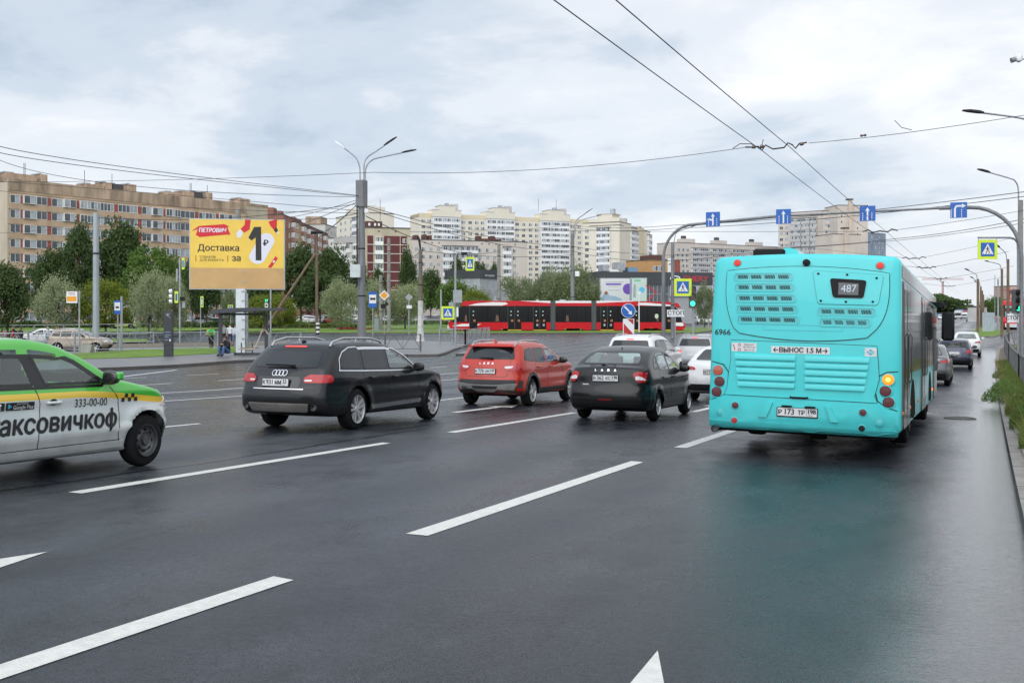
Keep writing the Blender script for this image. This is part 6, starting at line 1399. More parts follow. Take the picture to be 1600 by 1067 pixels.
def tree(kind, px0, px1, py_top, Z, label, group=None, seed=0, name='tree', sink=0, trunk=True):
 key = (kind, seed % 3)
 if key not in TREEM:
  a, b = crown_mesh(kind, seed % 3 + 11); oa = a.build('crown', LF[kind], None, fixn=False); ob = b.build('trunk', BARK, None, 40); TREEM[key] = (oa.data, ob.data); bpy.data.objects.remove(oa); bpy.data.objects.remove(ob)
 g = GZ((px0 + px1) / 2, Z); H = (EYE - (py_top - HY) / FPX * Z - g.z); W = (px1 - px0) / FPX * Z
 cw = {'dark': .66, 'willow': .92, 'dome': .98, 'green': .80, 'grey': .88}[kind]
 root = empty(name, g, random.Random(seed * 7 + int(px0)).uniform(0, 6.28), label, 'tree', group)
 for nm, me in zip(('crown', 'trunk'), TREEM[key]):
  o = bpy.data.objects.new(nm, me); link(o, root); o.scale = (W / cw, W / cw, H / 1.0)
  if nm == 'trunk': o.scale = (W / cw, W / cw, H)
 return root
tl = [
 ('dark', -20, 44, 408, 95, 'dark green tree cut off by the left edge behind the taxi roof', 1), ('willow', 58, 128, 424, 118, 'pale grey green rounded tree left of the thick grey pole'), ('dark', 62, 112, 378, 175, 'lower dark tree in front of the tan block, left of the thick grey pole'),
 ('dark', 100, 148, 350, 172, 'tall dark tree just left of the thick grey pole'), ('dark', 155, 222, 340, 176, 'tallest dark tree just right of the thick grey pole'), ('green', 198, 274, 372, 168, 'mid green spreading tree above the large willow'), ('dome', 122, 208, 436, 120, 'yellow green dome shaped tree behind the thick grey pole'),
 ('willow', 203, 262, 412, 116, 'large pale willow like tree left of the billboard'), ('willow', 240, 292, 418, 121, 'pale tree directly under the left edge of the billboard'), ('dark', 285, 315, 405, 150, 'dark tree behind the left part of the billboard'), ('grey', 345, 372, 445, 165, 'grey green tree left of the billboard post'),
 ('dome', 382, 462, 457, 128, 'yellow green dome tree behind the bus shelter roof'), ('dark', 440, 500, 383, 190, 'dark tree between the billboard and the leaning wooden pole'), ('dark', 492, 546, 383, 186, 'dark tree just right of the wooden pole'), ('dark', 470, 530, 420, 182, 'low dark tree filling in behind the wooden pole'),
 ('willow', 504, 562, 431, 135, 'pale willow like tree just left of the tall lamp post'), ('willow', 560, 604, 428, 140, 'pale willow like tree just right of the tall lamp post'), ('willow', 604, 662, 434, 142, 'pale willow like tree behind the diamond sign'), ('dark', 580, 602, 418, 200, 'small dark tree at the foot of the maroon block'), ('dark', 624, 650, 385, 250, 'slender dark tree at the right corner of the maroon block'),
 ('dark', 656, 690, 415, 200, 'dark tree right of the whitewashed pole'), ('green', 680, 742, 432, 160, 'bright green bushy tree behind the pedestrian sign post'), ('dark', 702, 728, 398, 260, 'dark birch in front of the low beige block'), ('dark', 738, 762, 402, 262, 'second dark birch right of the yellow sign'), ('dark', 762, 782, 412, 262, 'third dark birch left of the concrete pole'), ('dome', 716, 768, 449, 150, 'small yellow green dome tree behind the front of the tram'),
 ('grey', 782, 842, 420, 158, 'grey green tree behind the tram, left of the biggest one'), ('grey', 832, 890, 414, 155, 'grey green tree in the middle behind the tram'), ('grey', 848, 936, 404, 152, 'biggest grey green tree behind the tram at the lamp pole'), ('grey', 905, 950, 430, 160, 'grey green tree at the left end of the showroom'),
 ('grey', 1086, 1116, 438, 150, 'grey green tree beside the left edge of the bus'), ('green', 1536, 1570, 460, 330, 'green tree far right behind the row of poles'), ('green', 1552, 1586, 466, 320, 'green tree just left of the right traffic light'), ('green', 1565, 1612, 462, 300, 'green tree behind the second tram at the right edge'),
 ('dark', -60, 10, 400, 150, 'dark tree at the left edge under the tan block'), ('dark', 44, 84, 405, 178, 'dark tree filling the gap left of the tall dark trees'), ('green', 222, 300, 398, 182, 'green tree behind the large willow left of the billboard'), ('dark', 300, 345, 425, 172, 'dark tree below the left half of the billboard'), ('dark', 545, 575, 400, 195, 'dark tree hidden behind the tall lamp post'), ('green', 640, 668, 430, 170, 'green tree behind the whitewashed pole'), ('dark', 385, 440, 428, 178, 'dark tree below the right half of the billboard')]
for i, t in enumerate(tl): tree(t[0], t[1], t[2], t[3], t[4], t[5], None, t[6] if len(t) > 6 else i)
# far wood on the horizon along the main road, hedges and verge grass: nobody could count them
def leafy_mass(name, label, cat, pts, m, n, size, kind='stuff', seed=1, ground=True):
 r = random.Random(seed); mb = MB()
 for i in range(n):
  a, b, w, h0, h1 = pts[r.randrange(len(pts))]; t = r.random(); p = Vector(a).lerp(Vector(b), t); q = Vector((b[1] - a[1], a[0] - b[0])).normalized() * r.uniform(-w, w) / 1
  z = T(p.y) + h0 + (h1 - h0) * (r.random() ** .6) * (.8 + .2 * math.sin(p.x * .9 + p.y * .7)); c = Vector((p.x + q.x, p.y + q.y, z)); u = Vector((r.gauss(0, 1), r.gauss(0, 1), r.gauss(0, 1))).normalized(); v = u.orthogonal().normalized(); s = size * r.uniform(.6, 1.4)
  mb.add([c - u * s, c + v * s * .6, c + u * s, c - v * s * .6], [(0, 1, 2, 3)])
 o = mb.build(name, m, None, fixn=False); tag(o, label, cat, None, kind); return o
def G2(px, Z): g = GZ(px, Z); return (g.x, g.y)
leafy_mass('distant_wood', 'dark wood on the horizon along the main road', 'wood', [(G2(1425, 900), G2(1455, 880), 12, 0, 14), (G2(1455, 880), G2(1500, 850), 12, 0, 14), (G2(1455, 860), G2(1485, 840), 10, 6, 19), (G2(1500, 850), G2(1540, 840), 10, 0, 9)], LF['dark'], 9000, 1.4)
leafy_mass('clipped_hedge', 'clipped green hedge behind the lawn and railings', 'hedge', [(G2(375, 148), G2(560, 150), 1.0, 0, 1.0)], LF['green'], 5000, .16, seed=3)
leafy_mass('low_hedge', 'low brown green hedge behind the left lawn', 'hedge', [(G2(-40, 160), G2(370, 158), 1.2, 0, 1.1)], LF['dark'], 6500, .18, seed=4)
leafy_mass('low_hedge', 'low hedge left of the tram in front of the parked cars', 'hedge', [(G2(560, 185), G2(700, 185), 1.0, 0, .8)], LF['green'], 2500, .2, seed=6)
leafy_mass('flower_bed', 'red flower bed strip on the far lawn', 'flowers', [(G2(528, 140), G2(592, 140), .8, .1, .3), (G2(-10, 118), G2(60, 119), .8, .1, .5)], mat('petals_red', (.38, .03, .04), .8), 1500, .10, seed=5)
def grass_blades(name, label, area, n, hmin, hmax, m, seed=1, lean=.35, width=.006):
 r = random.Random(seed); mb = MB()
 for i in range(n):
  x0, x1, y0, y1 = area[r.randrange(len(area))]; x, y = r.uniform(x0, x1), r.uniform(y0, y1); h = r.uniform(hmin, hmax) * (.55 + .45 * math.sin(y * 1.7 + x * 3) ** 2); a = r.uniform(0, 6.283); z = T(y) + .146
  w = width * r.uniform(.8, 2.2); dx, dy = math.cos(a) * w, math.sin(a) * w; lx, ly = r.gauss(0, lean) * h, r.gauss(0, lean) * h
  mb.add([(x - dx, y - dy, z), (x + dx, y + dy, z), (x + dx * .7 + lx * .5, y + dy * .7 + ly * .5, z + h * .6), (x - dx * .7 + lx * .5, y - dy * .7 + ly * .5, z + h * .6), (x + lx * 1.3, y + ly * 1.3, z + h)], [(0, 1, 2, 3), (3, 2, 4)])
 return tag(mb.build(name, m, None, fixn=False), label, 'grass', None, 'stuff')
WG = leafmat('wild_grass', (.045, .075, .014), (.20, .26, .06)); WG.node_tree.nodes['Noise Texture'].inputs['Scale'].default_value = 2.0; DG = leafmat('dry_grass', (.16, .14, .05), (.34, .30, .13))
grass_blades('wild_grass', 'rough green grass between the right kerb and the railing', [(.55, 1.15, 14, 40), (.75, 1.3, 30, 60), (.6, 1.2, 16, 26)], 17000, .12, .48, WG, 2)
grass_blades('dry_grass', 'yellowed dry grass along the right kerb', [(.58, 1.0, 30, 62), (.55, .8, 14, 30)], 5000, .08, .4, DG, 3)
grass_blades('path_grass', 'green grass around the poles behind the railing', [(1.4, 2.6, 30, 82)], 5000, .1, .4, WG, 4)
def weed_bush(name, label, c, rad, h, n, m, seed):
 r = random.Random(seed); mb = MB()
 for i in range(n):
  a = r.uniform(0, 6.283); q = rad * r.random() ** .5; x, y = c[0] + q * math.cos(a), c[1] + q * math.sin(a) * 1.8; z = T(y) + .13 + h * r.random() ** .8 * (1 - (q / rad) ** 2 * .7)
  u = Vector((r.gauss(0, 1), r.gauss(0, 1), r.gauss(0, .6))).normalized(); v = u.orthogonal().normalized(); s = r.uniform(.012, .035)
  mb.add([(Vector((x, y, z)) - u * s), (Vector((x, y, z)) + v * s * .6), (Vector((x, y, z)) + u * s), (Vector((x, y, z)) - v * s * .6)], [(0, 1, 2, 3)])
 for i in range(14):
  a = r.uniform(0, 6.283); y0 = c[1] + r.uniform(-.3, .3); mb.tube([(c[0], y0, T(y0) + .1), (c[0] + rad * .5 * math.cos(a), y0 + rad * math.sin(a), T(y0) + h * .6), (c[0] + rad * .95 * math.cos(a), y0 + rad * 1.6 * math.sin(a), T(y0) + h * .95)], [.004, .003, .001], 4)
 return tag(mb.build(name, m, None, fixn=False), label, 'weeds', None, 'stuff')
weed_bush('leaning_weeds', 'dark weeds leaning over the right kerb into the road', (.50, 29.5), .55, .55, 2200, LF['green'], 3)
weed_bush('kerb_weeds', 'leafy weeds on the verge nearest the camera', (.80, 16.5), .35, .40, 2400, LF['green'], 4)
weed_bush('kerb_weeds', 'leafy weeds with small leaves beside the kerb slabs', (.72, 20.5), .32, .5, 2400, LF['green'], 5)
weed_bush('kerb_weeds', 'dark green weeds spilling over the kerb beyond the leaning ones', (.62, 35.5), .4, .42, 1600, LF['green'], 8)
weed_bush('kerb_weeds', 'small far weeds on the kerb near the navy estate car', (.75, 46), .45, .45, 1400, WG, 9)
weed_bush('kerb_weeds', 'pale green weeds between the kerb slabs and the leaning weeds', (.78, 24.5), .38, .6, 2400, WG, 10)
weed_bush('clover_patch', 'low clover patch between the foreground kerb slabs', (.80, 12.4), .22, .14, 900, LF['green'], 6)
# ---------------------------------------------------------------- poles, lamps, signs, railings
GALV = mat('galvanised', (.33, .35, .36), .45, .5, var=.25, vscale=2); POLEC = mat('pole_concrete', (.26, .25, .235), .85, var=.35, vscale=1.2, bump=.4, bscale=10); POLEG = mat('pole_grey', (.20, .205, .21), .6, .2, var=.35, vscale=1.3, streak=.3)
WOOD = mat('pole_wood', (.17, .12, .08), .9, var=.4, vscale=3, streak=.2); WIRE = mat('wire', (.03, .03, .032), .6, var=0); LIME_ = mat('whitewash', (.55, .54, .52), .9, var=.3)
SBLUE = mat('sign_blue', (.012, .11, .42), .4, var=.05); SYEL = mat('sign_yellow_green', (.62, .78, .03), .4, var=.05, emit=(.62, .78, .03), estr=.0); SWHT = mat('sign_white', (.75, .75, .75), .4, var=.05); SBLK = mat('sign_black', (.015, .015, .015), .5, var=0); SGRY = mat('sign_back', (.33, .35, .36), .5, .3, var=.15); SRED = mat('sign_red_paint', (.45, .02, .02), .4, var=.1); SORA = mat('sign_orange', (.75, .32, .02), .4, var=.05)
def hz(px, py, Z): return EYE - (py - HY) / FPX * Z
def box_m(mb, *a, c=.0):
 (mb.cbox(*a, c) if c else mb.box(*a))
def lamp_arm(parent, o, pts, r=.035, head=None, hl=.8, name='lamp_arm', dark=True, under=False):
 """bent arm from pts (world) and a flat luminaire at its end"""
 q = [Vector(p) - o for p in pts]; m = MB(); sm = []
 for i in range(len(q) - 1):
  for k in range(5):
   t = k / 5; a, b = q[i], q[i + 1]; pr = q[i - 1] if i else a; nx = q[i + 2] if i + 2 < len(q) else b
   sm.append(.5 * ((2 * a) + (b - pr) * t + (2 * pr - 5 * a + 4 * b - nx) * t * t + (3 * a - pr - 3 * b + nx) * t ** 3))
 sm.append(q[-1]); m.tube(sm, r, 8); a = m.build(name, GALV, parent, 40)
 d = (q[-1] - q[-2]).normalized(); s = d.cross(Vector((0, 0, 1))).normalized(); u = s.cross(d); e = q[-1]; m = MB()
 w = [(0, .06, .05), (.25, .15, .07), (.7, .17, .06), (1.0, .10, .02)]; V = []
 for t, ww, hh in w: c = e + d * hl * t; V += [c - s * ww - u * .02, c + s * ww - u * .02, c + s * ww * .7 + u * hh, c - s * ww * .7 + u * hh]
 m.add(V, [(0, 1, 2, 3), (12, 15, 14, 13)] + [(4 * i + j, 4 * i + (j + 1) % 4, 4 * i + 4 + (j + 1) % 4, 4 * i + 4 + j) for i in range(3) for j in range(4)]); m.build('lamp_head', DARK if dark else SWHT, a, 40)
 return a
def pole(name, px, Z, py_top, r0, r1, label, m=None, cat='pole', group=None, base=None, n=14, bands=True):
 g = GZ(px, Z); H = hz(0, py_top, Z) - g.z; o = empty(name, g, 0, label, cat, group); mb = MB(); mb.tube([(0, 0, 0), (0, 0, H)], [r0, r1], n); mb.build('shaft', m or POLEC, o, 40)
 if bands:
  for k in (.35, .62, .86): rr = r0 + (r1 - r0) * k + .015; b = MB(); b.lathe([(rr - .01, H * k - .04), (rr, H * k - .035), (rr, H * k + .035), (rr - .01, H * k + .04)], 'z', (0, 0, 0), n); b.build('clamp', DARK, o, 40)
 return o, H
def ped_sign(parent, fr, w, border=True, flip=False):
 """pedestrian crossing sign: yellow field, blue square, white triangle, walking figure"""
 h = w / 2; m = MB(); frame_box(m, fr, -h, h, -h, h, -.03, 0); s = m.build('sign_plate', SYEL if border else SBLUE, parent); b = .70 if border else .94
 m = MB(); frame_box(m, fr, -h * b, h * b, -h * b, h * b, 0, .008); m.build('blue_field', SBLUE, s)
 k = -1 if flip else 1; m = MB(); T_ = [(-.60, -.48), (.60, -.48), (0, .60)]; m.add([fr(a * h, c * h, .012) for a, c in T_], [(0, 1, 2)]); m.build('white_triangle', SWHT, s)
 m = MB(); q = lambda pts, w_=.016: m.add([fr(k * a * h, c * h, w_) for a, c in pts], [tuple(range(len(pts)))])
 q([(.045 * math.cos(a), .30 + .055 * math.sin(a)) for a in [i * .785 for i in range(8)]]); q([(-.07, .22), (.07, .22), (.06, -.06), (-.06, -.06)]); q([(-.06, -.03), (.02, -.03), (-.14, -.38), (-.22, -.34)]); q([(.0, -.03), (.07, -.03), (.22, -.36), (.13, -.38)]); q([(.05, .2), (.07, .12), (.2, .02), (.17, -.03)]); q([(-.07, .2), (-.05, .1), (-.17, .0), (-.21, .03)])
 for i in range(4): q([(-.48 + i * .26, -.42), (-.38 + i * .26, -.42), (-.36 + i * .26, -.46), (-.50 + i * .26, -.46)])
 m.build('walking_figure', SBLK, s)
 return s
def cam_frame(o=Vector((0, 0, 0)), ang=0.0):
 c, s = math.cos(TH + ang), math.sin(TH + ang)
 return lambda u, v, w: (o.x + u * c + w * s, o.y + u * s - w * c, o.z + v)
def railing(name, A, B, label, h=1.05, panel=2.0, m=None, style='x', group=None, lift=.14):
 A = Vector(A[:2]); B = Vector(B[:2]); L_ = (B - A).length; n = max(1, round(L_ / panel)); o = empty(name, (A.x, A.y, T(A.y)), 0, label, 'railing', group); m = m or GALV; z = lambda p: T(p.y) - T(A.y) + lift
 rail = MB(); brace = MB()
 for i in range(n + 1):
  p = A.lerp(B, i / n); q = p - A; mb = MB(); w = .05; mb.box(q.x - w, q.x + w, q.y - w, q.y + w, z(p) - .1, z(p) + h + .04); mb.build('post', m, o)
  if i < n:
   r = A.lerp(B, (i + 1) / n); s_ = r - A; z0, z1 = z(p), z(r)
   rail.tube([(q.x, q.y, z0 + h), (s_.x, s_.y, z1 + h)], .034, 6); rail.tube([(q.x, q.y, z0 + .16), (s_.x, s_.y, z1 + .16)], .027, 6)
   def at(t, zz): c = q.lerp(s_, t); return (c.x, c.y, z0 + (z1 - z0) * t + zz)
   if style == 'x':
    k = 4
    for j in range(k): a, b = j / k, (j + 1) / k; brace.tube([at(a, h if j % 2 else .16), at(b, .16 if j % 2 else h)], .019, 4)
    brace.tube([at(.5, .16), at(.5, h)], .013, 4)
   elif style == 'low': rail.tube([(q.x, q.y, z0 + h * .55), (s_.x, s_.y, z1 + h * .55)], .015, 5); brace.tube([at(0, .16), at(1, h * .55)], .010, 4); brace.tube([at(1, .16), at(0, h * .55)], .010, 4)
   else:
    for j in range(1, 14): brace.tube([at(j / 14, .16), at(j / 14, h)], .010, 4)
 rail.build('rails', m, o, 40); brace.build('braces', m, o, 40); return o
def traffic_light(parent, c, ang, lit='green', s=1.0, back=False):
 fr = cam_frame(c, ang); m = MB(); frame_box(m, fr, -.17 * s, .17 * s, -.58 * s, .50 * s, -.16, .10); b = m.build('signal_box', mat('signal_housing', (.10, .10, .095), .5, var=.2) if not back else SGRY, parent); cc, ss = math.cos(TH + ang), math.sin(TH + ang)
 for k, (nm, col) in enumerate((('red', (.05, .012, .01)), ('yellow', (.06, .04, .01)), ('green', (.0, .3, .2)))):
  z = .33 * s - k * .34 * s; on = nm == lit; mm = mat('lens_%s%s' % (nm, '_lit' if on else ''), (.05, .8, .5) if on else col, .2, var=0, coat=.5, emit=(.03, .95, .50) if on else None, estr=1.3)
  m = MB(); N_ = 16; ring = [(.125 * s * math.cos(a), z + .125 * s * math.sin(a)) for a in [6.2832 * i / N_ for i in range(N_)]]; m.add([fr(a, v, .105) for a, v in ring], [tuple(range(N_))]); m.build('lens', mm, b)
  m = MB(); rr = [(.145 * s * math.cos(a), z + .145 * s * math.sin(a)) for a in [R(-30) + R(240) * i / 12 for i in range(13)]]; m.add([fr(a, v, .10) for a, v in rr] + [fr(a, v, .10 + .20 * s) for a, v in rr], [(i, i + 1, i + 14, i + 13) for i in range(12)]); m.build('visor', BLACK, b)
 return b
def street():
 # --- the thick grey pole at left
 o, H = pole('steel_pole', 150, 76, 333, .235, .20, 'thick grey steel pole standing alone at left in front of the tan block', m=mat('pole_zinc', (.34, .38, .40), .5, .3, var=.2, vscale=.8, streak=.3), bands=False)
 for z in (H * .03, H * .71): b = MB(); b.lathe([(.25, z - .05), (.27, z - .04), (.27, z + .04), (.25, z + .05)], 'z', (0, 0, 0), 14); b.build('clamp', DARK, o)
 # --- main lamp and trolley pole
 Z = 68; g = GZ(565, Z); o, H = pole('lamp_post', 565, Z, 285, .28, .19, 'tall grey lamp post with three curved arms, cables and a white box', cat='street lamp', m=POLEG)
 b = MB(); b.cbox(-.28, .28, -.28, .28, H - 1.6, H + .12, .02); b.build('head_casing', POLEG, o)
 pts = lambda l, dz=0: [P(x, y, Z + dz) for x, y in l]
 lamp_arm(o, g, pts([(562.5, 284), (562, 262), (557, 248), (546, 238), (538, 232)]), .045, hl=.75, dark=False); lamp_arm(o, g, pts([(568.5, 284), (569, 258), (574, 246), (587, 237), (600, 228)]), .045, hl=1.0); lamp_arm(o, g, pts([(571, 284), (572, 262), (582, 250), (600, 245), (628, 239)]), .045, hl=.95)
 b = MB(); fr = cam_frame(); frame_box(b, fr, -.62, .0, hz(0, 434, Z) - g.z, hz(0, 414, Z) - g.z, .2, .75); b.build('control_box', mat('cabinet_white', (.55, .60, .58), .5, var=.15), o)
 b = MB(); b.tube([fr(-.24, hz(0, y, Z) - g.z, .3) for y in (322, 350, 380, 414)], .05, 6); b.tube([fr(-.3, hz(0, y, Z) - g.z, .3) for y in (434, 450)], .05, 6); b.build('cable_run', WIRE, o)
 b = MB(); frame_box(b, fr, .45, .95, hz(0, 323, Z) - g.z, hz(0, 319, Z) - g.z, .2, .4); frame_box(b, fr, .25, .5, hz(0, 334, Z) - g.z, hz(0, 328, Z) - g.z, .1, .5); b.build('camera', SWHT, o)
 # --- whitewashed pole, concrete poles, wooden pole with brace
 Z = 94; o, H = pole('whitewashed_pole', 657, Z, 390, .21, .17, 'brown grey pole with a flared whitewashed foot beside the railings', m=mat('pole_brown', (.15, .125, .10), .85, var=.3, vscale=2, streak=.3)); b = MB(); b.lathe([(.46, 0), (.34, .35), (.27, 1.1), (.235, 2.2), (.225, 3.7)], 'z', (0, 0, 0), 14); b.build('painted_foot', LIME_, o, 40); b = MB(); b.tube([(0, 0, H), (-.1, 0, H + .7), (-.25, 0, H + 1.1)], [.08, .10, .13], 8); b.build('pole_head', DARK, o)
 Z = 130; o, H = pole('concrete_pole', 894.5, Z, 365, .27, .21, 'grey concrete lamp pole standing in front of the middle of the tram', cat='street lamp', m=POLEG); g = GZ(894.5, Z); lamp_arm(o, g, [P(x, y, Z) for x, y in ((897.5, 372), (898, 352), (903, 342), (913, 335))], .07, hl=1.3); lamp_arm(o, g, [P(x, y, Z) for x, y in ((899, 366), (902, 348), (915, 342), (932, 338))], .05, hl=.6)
 b = MB(); frame_box(b, cam_frame(), .3, .8, hz(0, 432, Z) - g.z, hz(0, 424, Z) - g.z, .2, .6); b.build('camera', SWHT, o)
 Z = 100; o, H = pole('concrete_pole', 1051, Z, 380, .18, .15, 'concrete lamp pole just right of the gantry post', cat='street lamp', m=POLEG); g = GZ(1051, Z); lamp_arm(o, g, [P(x, y, Z) for x, y in ((1053, 385), (1055, 368), (1062, 361), (1080, 355))], .045, hl=.7)
 pole('concrete_pole', 595, 134, 430, .26, .22, 'shorter of two concrete poles behind the diamond sign'); pole('concrete_pole', 607.5, 132, 372, .26, .2, 'taller of two concrete poles behind the diamond sign')
 pole('concrete_pole', 779.5, 150, 382, .30, .22, 'concrete pole rising behind the tram beside the grey pavilion'); pole('concrete_pole', 372.5, 112, 327, .30, .27, 'concrete pole whose round top shows above the billboard')
 pole('slim_post', 689, 130, 452, .14, .10, 'slim pale post left of the pedestrian sign', bands=False, m=SGRY); 
 Z = 122; o, H = pole('wooden_pole', 495, Z, 364, .19, .13, 'wooden pole propped by a long slanting timber brace', m=WOOD, bands=False); g = GZ(495, Z); a, b_ = P(493, 396, Z) - g, P(410, 520, Z - 3) - g; b = MB(); b.tube([a, b_], [.13, .16], 10); b.build('brace', WOOD, o, 40); b = MB(); b.tube([(-.6, -.3, H), (.6, .3, H + .1)], .2, 6); b.build('pole_cap', DARK, o)
 Z = 118; g = GZ(496.5, Z); o = empty('striped_post', g, 0, 'short post with black and white slanting stripes under the wooden pole', 'post'); H = hz(0, 504, Z) - g.z
 for k in range(6): b = MB(); b.tube([(0, 0, H * k / 6), (0, 0, H * (k + 1) / 6 - .002)], .2, 10); b.build('stripe', SBLK if k % 2 == 0 else SWHT, o)
 # --- overhead lane gantry
 gy = 55.0; xl, xr = -15.56, 1.62; z_ = T(gy); o = empty('lane_gantry', (xl, gy, z_), 0, 'arched steel gantry carrying four blue lane signs over the road', 'gantry'); top = 6.55 - z_
 arc = [(0, 0, 0), (0, 0, top - 2.0)] + [(1.6 - 1.6 * math.cos(R(a)), 0, top - 2.0 + 1.75 * math.sin(R(a))) for a in range(10, 91, 10)]; b = MB(); b.tube(arc[:2], [.11, .10], 12); b.tube(arc[1:] + [(6, 0, top + .02)], .075, 12); b.tube([(6, 0, top + .02), (13.6, 0, top + .12)], .055, 12); L_ = xr - xl
 arc2 = [(13.6, 0, top + .12), (L_ - 2.2, 0, top + .10)] + [(L_ - 2.2 + 2.2 * math.sin(R(a)), 0, top + .10 - 2.4 * (1 - math.cos(R(a)))) for a in range(10, 91, 10)] + [(L_, 0, 0)]; b.tube(arc2, .09, 12); b.build('frame', POLEG, o, 40)
 def lane(cx, kind, lab):
  s = .37; fr = lambda u, v, w: (xl + cx + u, gy - .16 - w, z_ + top - .02 + v)
  m = MB(); frame_box(m, fr, -s, s, -s, s, -.03, 0); p = m.build('lane_sign', SBLUE, None); tag(p, lab, 'road sign', 'blue lane signs on the gantry'); m = MB(); q = lambda pts: m.add([fr(a * s, c * s, .008) for a, c in pts], [tuple(range(len(pts)))])
  if kind == 'turn':
   q([(-.55, -.95), (-.33, -.95), (-.33, .2), (-.55, .2)]); q([(-.55, .2), (-.33, .2), (-.18, .42), (-.18, .64), (-.35, .58)]); q([(-.18, .42), (.4, .42), (.4, .64), (-.18, .64)]); q([(.38, .25), (.85, .53), (.38, .82)])
   xs = (-.85, .35)
  else:
   q([(-.1, -.9), (.1, -.9), (.1, .35), (-.1, .35)]); q([(-.28, .33), (.28, .33), (0, .8)]); xs = (-.6, .55)
   if kind == 'left': q([(-.1, -.25), (-.1, -.02), (-.5, .08), (-.5, -.12)]); q([(-.48, -.22), (-.48, .2), (-.85, -.02)])
  for x in xs:
   for k in range(4): q([(x - .05, -.9 + k * .28), (x + .05, -.9 + k * .28), (x + .05, -.74 + k * .28), (x - .05, -.74 + k * .28)])
  m.build('arrow_marks', SWHT, p)
  m = MB(); frame_box(m, fr, -.04, .04, -s * .8, s * .8, -.10, -.032); m.build('bracket', GALV, p)
 for px, k, lab in ((1115, 'left', 'leftmost blue lane sign with straight and left arrows'), (1225, 'straight', 'second blue lane sign from the left, straight arrow, at the glazed tower'), (1356, 'straight', 'third blue lane sign from the left, straight arrow'), (1498, 'turn', 'rightmost blue lane sign with right turn arrow')): lane(on_y(px, 330, gy)[0] - xl, k, lab)
 # --- right side lamps and poles
 def rpole(px, Z, py_top, r0, r1, label, arm, dark=True, cat='street lamp', m=POLEC, hl=.8, group=None):
  g = GZ(px, Z); H = hz(0, py_top, Z) - g.z; o = empty('street_lamp', g, 0, label, cat, group); b = MB(); b.tube([(0, 0, 0), (0, 0, H)], [r0, r1], 14); b.build('shaft', m, o, 40)
  if arm: lamp_arm(o, g, [P(x, y, Z) for x, y in arm], .04, hl=hl)
  return o, g, H
 o, g, H = rpole(1618, 43, 20, .19, .15, 'nearest right lamp, its arm and camera reaching in from the edge', [(1618, 205), (1606, 190), (1590, 184), (1537, 177)], hl=.85)
 b = MB(); b.tube([P(1618, 92, 43) - g, P(1594, 93, 43) - g], .03, 6); b.tube([P(1597, 93, 43) - g, P(1590, 97, 43) - g], .03, 6); b.build('camera_arm', GALV, o); b = MB(); q = P(1580, 95, 43) - g; q2 = P(1586, 93, 43) - g; b.tube([q, q2], [.11, .10], 10); b.build('camera', mat('camera_grey', (.2, .2, .2), .4), o, 40); b = MB(); q = P(1592, 90, 43) - g; b.lathe([(.0, -.22), (.12, -.15), (.15, 0), (.12, .10), (0, .15)], 'z', tuple(q), 12); b.build('camera', SWHT, o, 40)
 o, g, H = rpole(1594.5, 61, 313, .17, .14, 'concrete pole with a lamp arm just right of the yellow crossing sign', [(1591.5, 325), (1591, 295), (1586, 283), (1578, 279), (1547, 270)], hl=.75)
 o, g, H = rpole(1575, 92, 405, .13, .11, 'brown grey pole with lamp behind the yellow crossing sign', [(1573, 410), (1572, 398), (1568, 392), (1562, 387)], hl=.4, m=WOOD)
 rpole(1565.5, 104, 420, .14, .11, 'second brown grey pole left of the first one at the right', [(1564, 424), (1563, 415), (1558, 412), (1545, 409)], hl=.4, m=WOOD)
 for i, (px, Z, top) in enumerate(((1528, 112, 436), (1532.5, 150, 448), (1535, 190, 454), (1537, 235, 460))): rpole(px, Z, top, .15, .13, 'pole %s in the receding row on the median' % ('nearest', 'second', 'third', 'farthest')[i], [(px - 1, top + 3), (px - 2, top - 6), (px - 6, top - 9), (px - 14 + i * 2, top - 13)] if i < 3 else None, hl=.5, m=WOOD, group='poles on the median', cat='pole')
 pole('slim_post', 1559.5, 120, 436, .12, .09, 'thin steel mast between the brown poles at right', m=GALV, bands=False); pole('slim_post', 1554.5, 300, 430, .10, .08, 'very thin far mast left of the steel mast', m=GALV, bands=False)
 # crossing sign on a bracket and right signal
 Z = 50; g = GZ(1590.5, Z); o = empty('signal_post', g, 0, 'grey post at right with green signal and crossing sign bracket', 'traffic light'); H = hz(0, 392, Z) - g.z; fr = cam_frame(); b = MB(); xx = lambda px: (px - 1590.5) / FPX * Z; zz = lambda py: hz(0, py, Z) - g.z
 b.tube([(0, 0, 0), (0, 0, zz(392))] + [fr(xx(x), zz(y), 0) for x, y in ((1590, 380), (1586, 374), (1578, 371.5), (1528, 371.5))], .05, 10); b.build('post', GALV, o, 40)
 traffic_light(o, Vector(fr(xx(1587.5), zz(469.5), .1)), .18, s=1.03)
 for x in (1529, 1557): b = MB(); b.tube([fr(xx(x), zz(372), 0), fr(xx(x), zz(378), 0)], .008, 5); b.build('hanger', GALV, o)
 c = P(1543.2, 390, Z); s = ped_sign(None, cam_frame(c, .0), .92); s.name = 'crossing_sign'; tag(s, 'yellow bordered pedestrian sign hanging from the bracket at right', 'road sign')
 b = MB(); frame_box(b, fr, xx(1573), xx(1591), zz(504), zz(490), .05, .07); p = b.build('stop_plate', SWHT, o); b = MB(); flat_text(b, 'СТОП', .24, xx(1582), zz(497), .075, fr, bold=.006); b.build('lettering', SBLK, p)
 # central signal, signs
 Z = 56; g = GZ(1083, Z); o = empty('signal_post', g, 0, 'middle post with green signal between the tram and the bus', 'traffic light'); xx = lambda px: (px - 1083) / FPX * Z; zz = lambda py: hz(0, py, Z) - g.z
